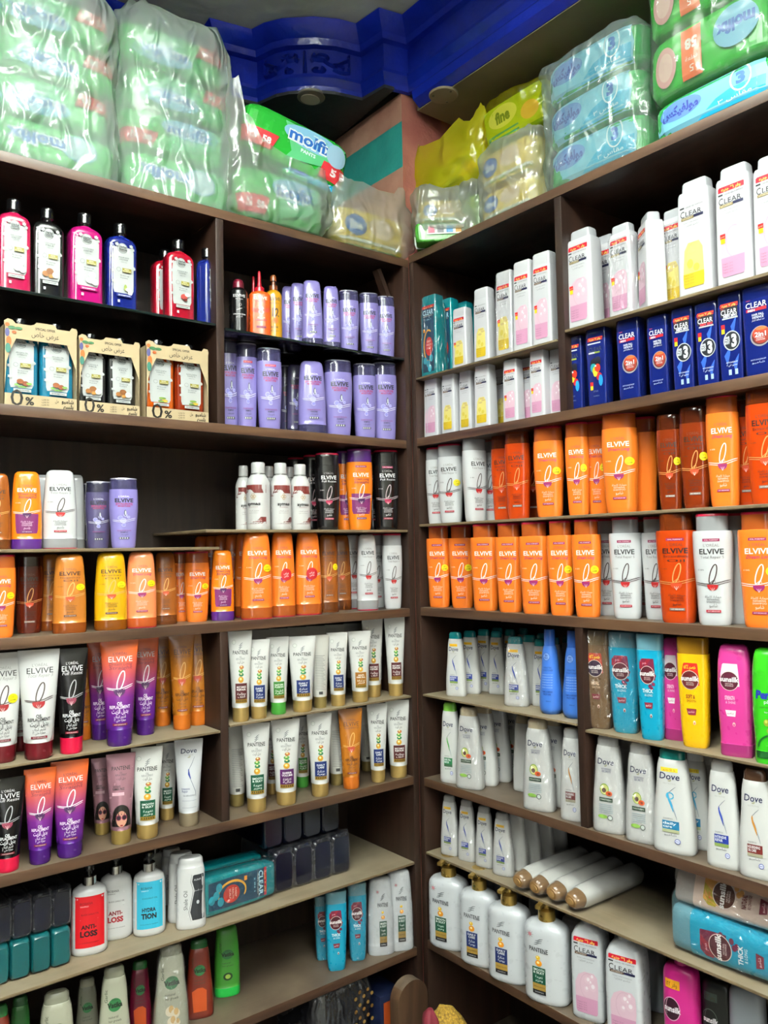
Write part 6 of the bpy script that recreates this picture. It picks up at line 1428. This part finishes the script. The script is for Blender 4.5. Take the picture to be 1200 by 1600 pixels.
def bag(label, P, w, d, h, rz, m=None, top='gather', seed=0, group=None, open_=False, knot=(0, 0), rings=34, seg=72, bulge=.0, jag=.03, amp=.007, base=1.0):
    """thin film drawn round its packs: crumpled walls, gathered or torn mouth"""
    bm = bmesh.new(); R_ = []
    for j in range(rings+1):
        v = j/rings
        if open_: r = .90+.12*min(1, v*6) if v < .17 else 1.02; r += bulge*math.sin(v*PI)
        else:
            r = (.95+.07*min(1, v*7)) if v < .84 else 1.02-(1.02-.10)*((v-.84)/.16)**2.4
            r += bulge*math.sin(v*PI)
        ring = []
        for i in range(seg):
            t = 2*PI*i/seg; e = 2/5
            cx = math.copysign(abs(math.cos(t))**e, math.cos(t)); sy = math.copysign(abs(math.sin(t))**e, math.sin(t))
            x = cx*w/2*r; y = sy*d/2*r
            z = h*(v if v < .8 else .8+.2*math.sin((v-.8)/.2*PI/2)) if not open_ else h*v
            q = Vector((x*11+seed*7.3, y*11, z*9))
            k = amp*(noise.noise(q)*1.3+abs(noise.noise(q*2.7))*1.1-.2+abs(noise.noise(Vector((x*50+seed, y*50, z*14))))*.45)
            nx, ny = math.cos(t), math.sin(t)
            x += nx*k; y += ny*k
            z += amp*.8*noise.noise(q*1.7+Vector((5, 5, 5)))*(1 if v > .1 else 0)
            if v > .8 and not open_:
                s = (v-.8)/.2; x += knot[0]*s*s; z += (knot[1]*s*s+jag*s*abs(noise.noise(Vector((math.cos(t)*3+seed, math.sin(t)*3, s*2)))))
            if open_ and v > .6:
                s = (v-.6)/.4; ear = max(0, noise.noise(Vector((math.cos(t)*2.2+seed, math.sin(t)*2.2, 1))))+.5*abs(noise.noise(Vector((math.cos(t)*9+seed, math.sin(t)*9, 2))))
                z += s*jag*2.2*ear+knot[1]*s*max(0, math.cos(t-math.radians(knot[0])))**2*(.85+.5*noise.noise(Vector((math.cos(t)*5, math.sin(t)*5+seed, 0)))); x += nx*.02*s*noise.noise(q*2); y += ny*.02*s*noise.noise(q*2.3)
            ring.append(bm.verts.new((x, y, max(z, .0006) if v < .1 else z)))
        R_.append(ring)
    for r0, r1 in zip(R_, R_[1:]):
        for i in range(seg): bm.faces.new((r0[i], r0[(i+1) % seg], r1[(i+1) % seg], r1[i]))
    bm.faces.new(list(reversed(R_[0])))
    if not open_: bm.faces.new(R_[-1])
    o = link('plastic_bag', finish(bm, 'plastic_bag', [m or BAG], 60), None, tuple(P), rz)
    return tag(o, label, 'plastic bag', group)
def span(unit, x0, x1, d, py):
    ax = 1 if unit == 'L' else 0
    a = hit(ax, d, x0, py); b = hit(ax, d, x1, py); i = 0 if unit == 'L' else 1
    return a[i], b[i]
def spot(unit, x0, x1, d, dep, py, z):
    """centre and width of a thing whose front lies at depth d behind the shelf front"""
    a, b = span(unit, x0, x1, d, py); w_ = abs(b-a); c = (a+b)/2
    return ((c, d+dep/2, z) if unit == 'L' else (d+dep/2, c, z)), w_
def zpix(unit, d, x, y):
    return float(hit(1 if unit == 'L' else 0, d, x, y)[2])
ZT, ZTR = Zs['LA'], Zs['RA']
ordn = ['bottom', 'second', 'third', 'top']
# first and second stacks in milky bags
for bi, (x0, x1, yt, nm, st) in enumerate(((-22, 190, -10, 'leftmost milky bag', ('oval', 'green', 'green', 'green')), (192, 368, 52, 'second milky bag', ('oval', 'green', 'green', 'green')))):
    P, w_ = spot('L', x0, x1, .012, .225, 200, ZT); top = zpix('L', .012, (x0+x1)/2, yt); hh = (top-ZT)
    for i in range(4):
        ph = hh/4
        pack(f'green diaper pack inside {nm} at left, {ordn[i]} of four', (P[0]+.004*(-1)**i, P[1], ZT+.004+ph*i), w_*.93, .215, ph*.985, math.radians((-1)**i*2), st[i], flip=(i != 1 or bi == 0), group='diaper packs in the milky bags', seed=bi*5+i)
    bag('tall milky plastic bag of green packs, at far left end' if bi == 0 else 'milky plastic bag of green packs, second from left end', (P[0], P[1]+.0, ZT+.001), w_*1.02, .240, hh*1.13, 0, seed=bi+1, jag=.06 if bi else .03, group='milky bags of diaper packs', amp=.009, knot=(.0, .02))
# torn bag with an open pack rising out of it
P, w_ = spot('L', 372, 516, .0, .19, 300, ZT); zt = zpix('L', .0, 440, 262)
pack('green diaper pack in the torn bag, lower one', (P[0], P[1], ZT+.003), w_*.95, .18, zt-ZT-.01, 0, 'green', group=None, seed=11)
z2 = zpix('L', .02, 470, 278); P2, w2 = spot('L', 388, 548, .0, .15, 230, zt-.004)
pack('bright green diaper pack sticking out of the torn bag', (P2[0], P2[1]+.02, zt+.022), w2*.98, .15, .118, math.radians(-8), 'open', tilt=13, seed=12)
bag('torn crumpled plastic bag around two green packs', (P[0]-.005, P[1], ZT+.001), w_*1.06, .205, (zt-ZT)*1.12, 0, BAGC, open_=True, seed=4, knot=(190, .24), jag=.025, bulge=.03, amp=.010)
pack('blue small pack wedged under the bright green one', (P2[0]+.05, P2[1]+.01, zt-.004), w2*.55, .12, .035, math.radians(-8), 'blue', tilt=10, seed=13)
# low crumpled bags at the corner
P, w_ = spot('L', 524, 648, .005, .17, 340, ZT); zt = zpix('L', .005, 600, 318)
pack('yellow pack inside the low clear bag by the corner', (P[0], P[1], ZT+.003), w_*.9, .15, (zt-ZT)*.8, 0, 'yellow', seed=14)
bag('low crumpled clear bag near the corner with open mouth', (P[0], P[1], ZT+.001), w_*1.0, .18, (zt-ZT)*1.15, 0, BAGC, open_=True, seed=6, knot=(60, .05), jag=.03, bulge=.05, amp=.011)
P, w_ = spot('R', 640, 690, -.0, .12, 380, ZTR)
pack('small green pack with four coloured squares at the corner', (.035, -.085, ZTR+.002), .125, .09, .048, math.radians(-42), 'squares', seed=15)
pack('yellow pack lying on the small green pack', (.05, -.075, ZTR+.052), .12, .09, .06, math.radians(-42), 'yellow', seed=16)
bag('crumpled clear bag over the small packs at the corner', (.05, -.08, ZTR+.03), .15, .13, .11, math.radians(-42), BAGC, seed=8, amp=.010, jag=.02)
# yellow bag and its lime packs
P, w_ = spot('R', 655, 748, .045, .13, 250, ZTR); zt = zpix('R', .045, 700, 182)
pack('pale green pack standing in the clear bag by the yellow one', (P[0], P[1], ZTR+.003), w_*.8, .1, .115, -PI/2, 'lime', seed=17)
bag('narrow clear bag below the yellow bag', (P[0], P[1], ZTR+.001), w_*.98, .135, .145, -PI/2, BAGC, seed=9, amp=.010, jag=.03)
pack('lime green pack in the yellow bag', (P[0]+.01, P[1]+.0, ZTR+.150), w_*1.05, .11, .085, -PI/2, 'lime', tilt=0, seed=18)
bag('bright yellow plastic bag with a lime pack inside', (P[0], P[1]+.01, ZTR+.135), w_*1.25, .15, .135, -PI/2, BAGY, open_=True, seed=10, knot=(180, .03), jag=.03, bulge=.04, amp=.012)
# clear bag with yellow pack, lime pack on top
P, w_ = spot('R', 740, 836, .02, .18, 290, ZTR); zt = zpix('R', .02, 790, 215)
pack('yellow and green pack in the clear bag, lower one', (P[0], P[1], ZTR+.003), w_*.93, .17, (zt-ZTR)*.42, -PI/2, 'yellow', seed=19)
pack('yellow and green pack in the clear bag, upper one', (P[0], P[1], ZTR+.005+(zt-ZTR)*.43), w_*.93, .17, (zt-ZTR)*.50, -PI/2, 'yellow', seed=20)
bag('clear crumpled bag with yellow packs beside the three-layer bag', (P[0], P[1], ZTR+.001), w_*1.04, .19, (zt-ZTR)*1.06, -PI/2, BAGC, seed=11, amp=.010, jag=.02)
zz = zt+.012
pack('lime pack lying on top of the clear bag', (P[0]+.01, P[1]-.005, zz), w_*1.0, .14, .105, -PI/2+math.radians(10), 'lime', tilt=-8, seed=21)
bag('yellow film pulled over the uppermost lime pack', (P[0]+.01, P[1]-.005, zz+.002), w_*1.06, .15, .115, -PI/2+math.radians(10), film_mat('yellow_bag_thin', .2, '#e6dc1c', .9, 15, .10), seed=12, amp=.008, jag=.02)
# three layers with a knotted mouth
P, w_ = spot('R', 843, 1003, .012, .22, 180, ZTR); zt = zpix('R', .012, 930, 58)
for i in range(3):
    ph = (zt-ZTR)/3
    pack(f'green and blue diaper pack in the knotted bag, {["lowest", "middle", "uppermost"][i]}', (P[0], P[1], ZTR+.004+ph*i), w_*.94, .21, ph*.985, -PI/2+math.radians((-1)**i*1.5), 'blue', group='diaper packs in the knotted bag', seed=30+i)
bag('milky bag of three green and blue packs with knotted corner', (P[0], P[1], ZTR+.001), w_*1.03, .235, (zt-ZTR)*1.08, -PI/2, film_mat('milky_bag_two', .34, '#dfe9e3', 1.0, 26, .12), seed=13, amp=.009, jag=.03, knot=(-w_*.45, -.01))
# loose big packs
P, w_ = spot('R', 1012, 1215, .012, .2, 100, ZTR); P3 = P
h1 = zpix('R', .012, 1020, 168)-ZTR
pack('light blue and green diaper pack, lowest at far right', (P[0], P[1], ZTR+.001), w_, .2, h1, -PI/2, 'blue', seed=40)
h2 = zpix('R', .012, 1010, 75)-ZTR-h1
pack('big green diaper pack with orange tag, middle at far right', (P[0]-.008, P[1]+.004, ZTR+h1+.002), w_, .2, h2, -PI/2, 'big', group='big green packs at far right', seed=41)
pack('big green diaper pack with orange tag, highest at far right', (P[0]-.008, P[1]+.004, ZTR+h1+h2+.004), w_, .2, h2, -PI/2, 'big', group='big green packs at far right', seed=42)
bag('thin clear bag around the big packs at far right', (P[0]-.004, P[1]+.002, ZTR+h1+.001), w_*1.03, .215, h2*2.15, -PI/2, film_mat('very_thin_bag', .16, '#dde2dc', .9, 15, .10), seed=14, amp=.006, jag=.01)

# ------------------------------------------------------------------ bottles lying on the boards
def lying(label, P, ax, v, scale, roll, group=None, name=None, cat='bottle'):
    """a bottle on its side: ax = compass heading (radians) the base points to from the cap; roll turns its front up"""
    k = kind(v); r = empty(name or k.name, (0, 0, 0), label, k.cat, group)
    # local: z axis (towards cap) -> -heading direction
    hd = Vector((math.cos(ax), math.sin(ax), 0)); zax = -hd; up = Vector((0, 0, 1)); side = up.cross(zax)
    # front (-y local) points to 'side' rotated by roll about zax
    yv = -(side*math.cos(roll)+up*math.sin(roll)); xv = yv.cross(zax)
    M = Matrix(((xv.x, yv.x, zax.x), (xv.y, yv.y, zax.y), (xv.z, yv.z, zax.z))).to_4x4()
    r.rotation_mode = 'QUATERNION'; r.rotation_quaternion = M.to_quaternion(); r.scale = scale
    c = Vector(P)+hd*0
    r.location = c
    for nm, me in k.parts: link(nm, me, r)
    return r
# men's bottles in film: blunt ends facing the room
def end_kind(v, capc):
    P_ = Prof([(0, .025, .0145, 6), (.004, .028, .0175, 7), (.012, .0285, .018, 8), (.15, .0285, .018, 8), (.17, .027, .017, 7)])
    return P_
EP = end_kind(0, 0)
E_NAVY = finish(EP.mesh(.0, .17, 28), 'body', [mat('#080b1e', .2, coat=.6)], 40)
E_TEAL = finish(EP.mesh(.0, .17, 28), 'body', [mat('#084a4e', .3, coat=.4)], 40)
E_FILM = finish(EP.mesh(.0005, .168, 36, .008, grow=.0016, crinkle=.002), 'shrink_wrap', [film_mat('shrink_film', .06, '#ffffff', .8, 45, .16)], 0)
def end_row(n, x0px, x1px, y0px, y1px, d, z, me, words, group, zs=1.0, film=True, unit='L'):
    """bottles lying side by side on their narrow sides, ends towards the room"""
    a, b = span(unit, x0px, x1px, d, (y0px+y1px)/2); stepx = (b-a)/n
    hgt = zpix(unit, d, (x0px+x1px)/2, y0px)-zpix(unit, d, (x0px+x1px)/2, y1px)
    for i in range(n):
        r = empty('shampoo_bottle', (a+stepx*(i+.5), d, z+hgt/2), words[i] if isinstance(words, list) else words, 'bottle', group)
        r.rotation_euler = (PI/2*-1, 0, 0); r.rotation_euler = (math.radians(-90), math.radians(0), math.radians(90) if False else 0)
        # local z -> +y (into the shelf); local x upright
        M = Matrix(((0, 1, 0), (0, 0, 1), (1, 0, 0))).to_4x4()
        r.rotation_mode = 'QUATERNION'; r.rotation_quaternion = M.to_quaternion()
        r.scale = (hgt/2/.0285*.99, abs(stepx)/2/.018*.985, zs)
        link('body', me, r)
        if film: link('shrink_wrap', E_FILM, r)
    return hgt
W4 = ['leftmost', 'second', 'third', 'rightmost']
z = Zs['LH']
hb = end_row(4, 428, 548, 1322, 1385, .055, z+.001, E_NAVY, [f'navy bottle lying end-on in clear film, lower row, {q}' for q in W4], 'navy bottles in film, lower row', .9)
end_row(4, 412, 532, 1276, 1338, .075, z+hb+.003, E_NAVY, [f'navy bottle lying end-on, upper row, {q}' for q in W4], 'navy bottles, upper row', .9, False)
hb = end_row(4, -18, 112, 1446, 1505, .04, z+.001, E_TEAL, [f'teal bottle end behind the red-label pump bottle, {q}' for q in W4], 'teal bottles lying at left', .9, False)
end_row(4, -14, 112, 1385, 1443, .048, z+hb+.003, E_NAVY, [f'black-navy bottle end above the teal ones, {q}' for q in W4], 'dark bottles lying at left', .9)
# teal bottle lying along the shelf with its front to the room
kt = kind('ct:w'); a, b = span('L', 318, 430, .045, 1400); L_ = abs(b-a)
for i in range(1):
    r = empty('shampoo_bottle', (a, .045+.02, z+.030), 'teal boxy bottle lying on its side, front outward', 'bottle')
    zax = Vector((1, 0, 0)); yv = Vector((0, 1, 0)); xv = yv.cross(zax)
    M = Matrix(((xv.x, yv.x, zax.x), (xv.y, yv.y, zax.y), (xv.z, yv.z, zax.z))).to_4x4(); r.rotation_mode = 'QUATERNION'; r.rotation_quaternion = M.to_quaternion()
    hh = zpix('L', .045, 425, 1354)-zpix('L', .045, 425, 1414)
    r.scale = (hh/2/.0315, 1, L_/.2); r.location.z = z+hh/2+.001
    for nm, me in kt.parts: link(nm, me, r)
    r2 = empty('shampoo_bottle', (a, .12, z+hh/2+.001), 'teal boxy bottle lying behind the other lying one', 'bottle'); r2.rotation_mode = 'QUATERNION'; r2.rotation_quaternion = M.to_quaternion(); r2.scale = r.scale
    for nm, me in kind('ct:x').parts: link(nm, me, r2)
# four white bottles lying side by side, brown caps to the room
z = Zs['RH']
PL = Prof([(0, .023, .016, 2.6), (.006, .026, .0185, 2.6), (.05, .0265, .0195, 2.6), (.15, .0255, .0185, 2.6), (.172, .0235, .0165, 2.5), (.1725, .0225, .0155, 2.4), (.190, .0205, .0125, 2.3), (.196, .015, .009, 2.2)])
L_B = finish(PL.mesh(None, .1722, 30), 'body', [mat('#d9d8d2', .3, coat=.2)], 40)
L_C = finish(PL.mesh(.1722, None, 30), 'cap', [mat('#7a5a34', .35)], 40)
L_D = finish(Prof([(.195, .010, .006, 2), (.1972, .009, .005, 2)]).mesh(seg=20), 'cap_disc', [mat('#8a6a40', .35)], 0)
L_F = finish(PL.mesh(.0005, .194, 36, .008, grow=.0018, crinkle=.003), 'shrink_wrap', [film_mat('shrink_film2', .10, '#ffffff', .9, 30, .14)], 0)
pts = [(821, 1392), (847, 1402), (874, 1412), (904, 1424)]
for i, (px, py) in enumerate(pts):
    Pf = hit(2, z, px, py)
    r = empty('conditioner_bottle', (0, 0, 0), f'white bottle lying with brown cap to front, {["leftmost", "second from left", "third from left", "rightmost"][i]}', 'bottle', 'white bottles lying with brown caps')
    M = Matrix(((0, 0, -1), (1, 0, 0), (0, -1, 0))).to_4x4()
    zax = Vector((-1, 0, 0)); xv = Vector((0, math.cos(.35), math.sin(.35))); yv = zax.cross(xv)
    M = Matrix(((xv.x, yv.x, zax.x), (xv.y, yv.y, zax.y), (xv.z, yv.z, zax.z))).to_4x4()
    r.rotation_mode = 'QUATERNION'; r.rotation_quaternion = M.to_quaternion(); r.scale = (.82, 1.05, 1.12)
    r.location = (min(Pf[0], .06)+.2, Pf[1]+.004, z+.0235)
    link('body', L_B, r); c_ = link('cap', L_C, r); c_['label'] = 'brown cap'; link('cap_disc', L_D, c_); link('shrink_wrap', L_F, r)
# shrink-wrapped bottles lying along the board at the right edge
def lie_along(v, label, px0, py_c, zc, d, hh, ln, rolla=0.0, group=None):
    k = kind(v); y0 = float(hit(0, d, px0, py_c)[1])
    r = empty(k.name, (d, y0-ln, zc), label, 'bottle', group)
    zax = Vector((0, 1, 0)); yv = Vector((math.cos(rolla), 0, math.sin(rolla)*-1)); xv = yv.cross(zax)
    M = Matrix(((xv.x, yv.x, zax.x), (xv.y, yv.y, zax.y), (xv.z, yv.z, zax.z))).to_4x4()
    r.rotation_mode = 'QUATERNION'; r.rotation_quaternion = M.to_quaternion(); r.scale = (hh/.062, 1.25, ln/.2)
    for nm, me in k.parts: link(nm, me, r)
hh = .078
lie_along('su:blue:w', 'turquoise bottle lying in film at right, outer one', 1063, 1470, z+hh/2+.002, .045, hh, .24)
lie_along('su:blue:w', 'turquoise bottle lying in film at right, inner one', 1063, 1470, z+hh/2+.002, .10, hh, .24)
lie_along('su:beige:w', 'pale pink bottle lying on the turquoise ones, outer', 1070, 1415, z+hh*1.42+.004, .062, hh, .24, .35)
lie_along('su:beige:w', 'pale pink bottle lying on the turquoise ones, inner', 1070, 1415, z+hh*1.46+.004, .120, hh, .24, .35)

# ------------------------------------------------------------------ dim things under the lowest shelves
z = Zs['LJ']
P, w_ = spot('L', 490, 588, .02, .18, 1570, z)
o = empty('wrapped_pack', P, 'dark shrink-wrapped pack with brown patterned end under lowest shelf', 'pack')
hh = zpix('L', .02, 540, 1530)-z
link('body', finish(pack_bm(w_/2, .09, hh/2, 6, .004, 50), 'body', [mat('#10131a', .25, coat=.5)], 0), o)
bm = pack_bm(w_/2*1.02, .093, hh/2*1.01, 5, .008, 51, 48)
link('shrink_wrap', finish(bm, 'shrink_wrap', [film_mat('shrink_film', .06, '#ffffff', .8, 45, .16)], 0), o)
a_ = Art(None, w_/2, hh, surf=lambda x, zz, off: -.0925-off)
for i in range(5):
    for j in range(5): a_.ell(.3+.13*i, .3+.12*j+(.05 if i % 2 else 0), .05, .05, '#6a4a20' if (i+j) % 2 else '#8a6a34', 7)
link('printing', a_.mesh(), o)
P, w_ = spot('L', 594, 628, .03, .10, 1570, z); hh = zpix('L', .03, 610, 1552)-z
o = empty('carton', P, 'navy carton with orange stripe next to the wrapped pack', 'carton')
link('box_body', finish(box_bm(-w_/2, w_/2, -.05, .05, 0, hh, .002), 'box_body', [mat('#0f1836', .5)], 30), o)
a_ = Art(None, w_/2, hh, surf=lambda x, zz, off: -.0505-off); a_.rect(-.7, -.1, .1, .9, '#b04a1c'); a_.text('MEN', .3, .6, .02, '#c8ccd8', w=.8, rot=90); link('printing', a_.mesh(), o)
# rounded upright board in front of the corner posts
P = hit(1, -.045, 645, 1590); hh = zpix('L', -.045, 645, 1532)
P0 = hit(1, -.045, 622, 1560)[0]; P1 = hit(1, -.045, 668, 1560)[0]; ww = (P1-P0)/2; bm = bmesh.new(); prof_ = [(-ww, 0), (ww, 0)]+[(ww*math.cos(t*PI/16), hh-ww+ww*math.sin(t*PI/16)) for t in range(17)]
f_ = [bm.verts.new((x, 0, zz)) for x, zz in prof_]; b_ = [bm.verts.new((x, .03, zz)) for x, zz in prof_]; n = len(prof_)
bm.faces.new(f_); bm.faces.new(list(reversed(b_)))
for i in range(n): bm.faces.new((f_[i], b_[i], b_[(i+1) % n], f_[(i+1) % n]))
bmesh.ops.recalc_face_normals(bm, faces=bm.faces)
o = link('round_topped_board', finish(bm, 'round_topped_board', [wood_mat('scuffed_wood', '#3a261a', '#5c4430', '#6b6256', .5, 'Z')], 35), None, ((P0+P1)/2, -.045, 0)); tag(o, 'worn round-topped wooden board standing before the corner post', 'board')
# knitted bundle
def knit_mat():
    m = bpy.data.materials.new('gold_knit'); m.use_nodes = True; nt = m.node_tree; N = nt.nodes; b = N['Principled BSDF']
    v = N.new('ShaderNodeTexVoronoi'); v.inputs['Scale'].default_value = 220; tc = N.new('ShaderNodeTexCoord'); nt.links.new(tc.outputs['Object'], v.inputs['Vector'])
    cr = N.new('ShaderNodeValToRGB'); cr.color_ramp.elements[0].color = lin('#b89028'); cr.color_ramp.elements[1].color = lin('#5c4410'); nt.links.new(v.outputs['Distance'], cr.inputs[0]); nt.links.new(cr.outputs[0], b.inputs['Base Color'])
    b.inputs['Roughness'].default_value = .8; bp = N.new('ShaderNodeBump'); bp.inputs['Strength'].default_value = .6; bp.inputs['Distance'].default_value = .003; nt.links.new(v.outputs['Distance'], bp.inputs['Height']); nt.links.new(bp.outputs[0], b.inputs['Normal']); return m
P = hit(0, -.10, 697, 1590); ht = float(hit(0, -.10, 692, 1572)[2])
pr = Prof([(0, .06, .05, 2.4), (.01, .07, .06, 2.4), (ht*.7, .062, .055, 2.3), (ht*.93, .045, .042, 2.2), (ht, .015, .015, 2)])
o = empty('knitted_bundle', (P[0], P[1], 0), 'gold knitted cloth bundle with dark red trim beside the round-topped board', 'cloth bundle')
link('cloth', finish(pr.mesh(seg=40, crinkle=.008), 'cloth', [knit_mat()], 60), o)
pr2 = Prof([(0, .02, .02, 2), (ht*.6, .022, .022, 2), (ht*1.0, .016, .016, 2), (ht*1.04, .006, .006, 2)])
link('red_trim', finish(pr2.mesh(seg=24, crinkle=.008), 'red_trim', [mat('#6a1424', .7)], 60), o, (-.055, -.01, 0))
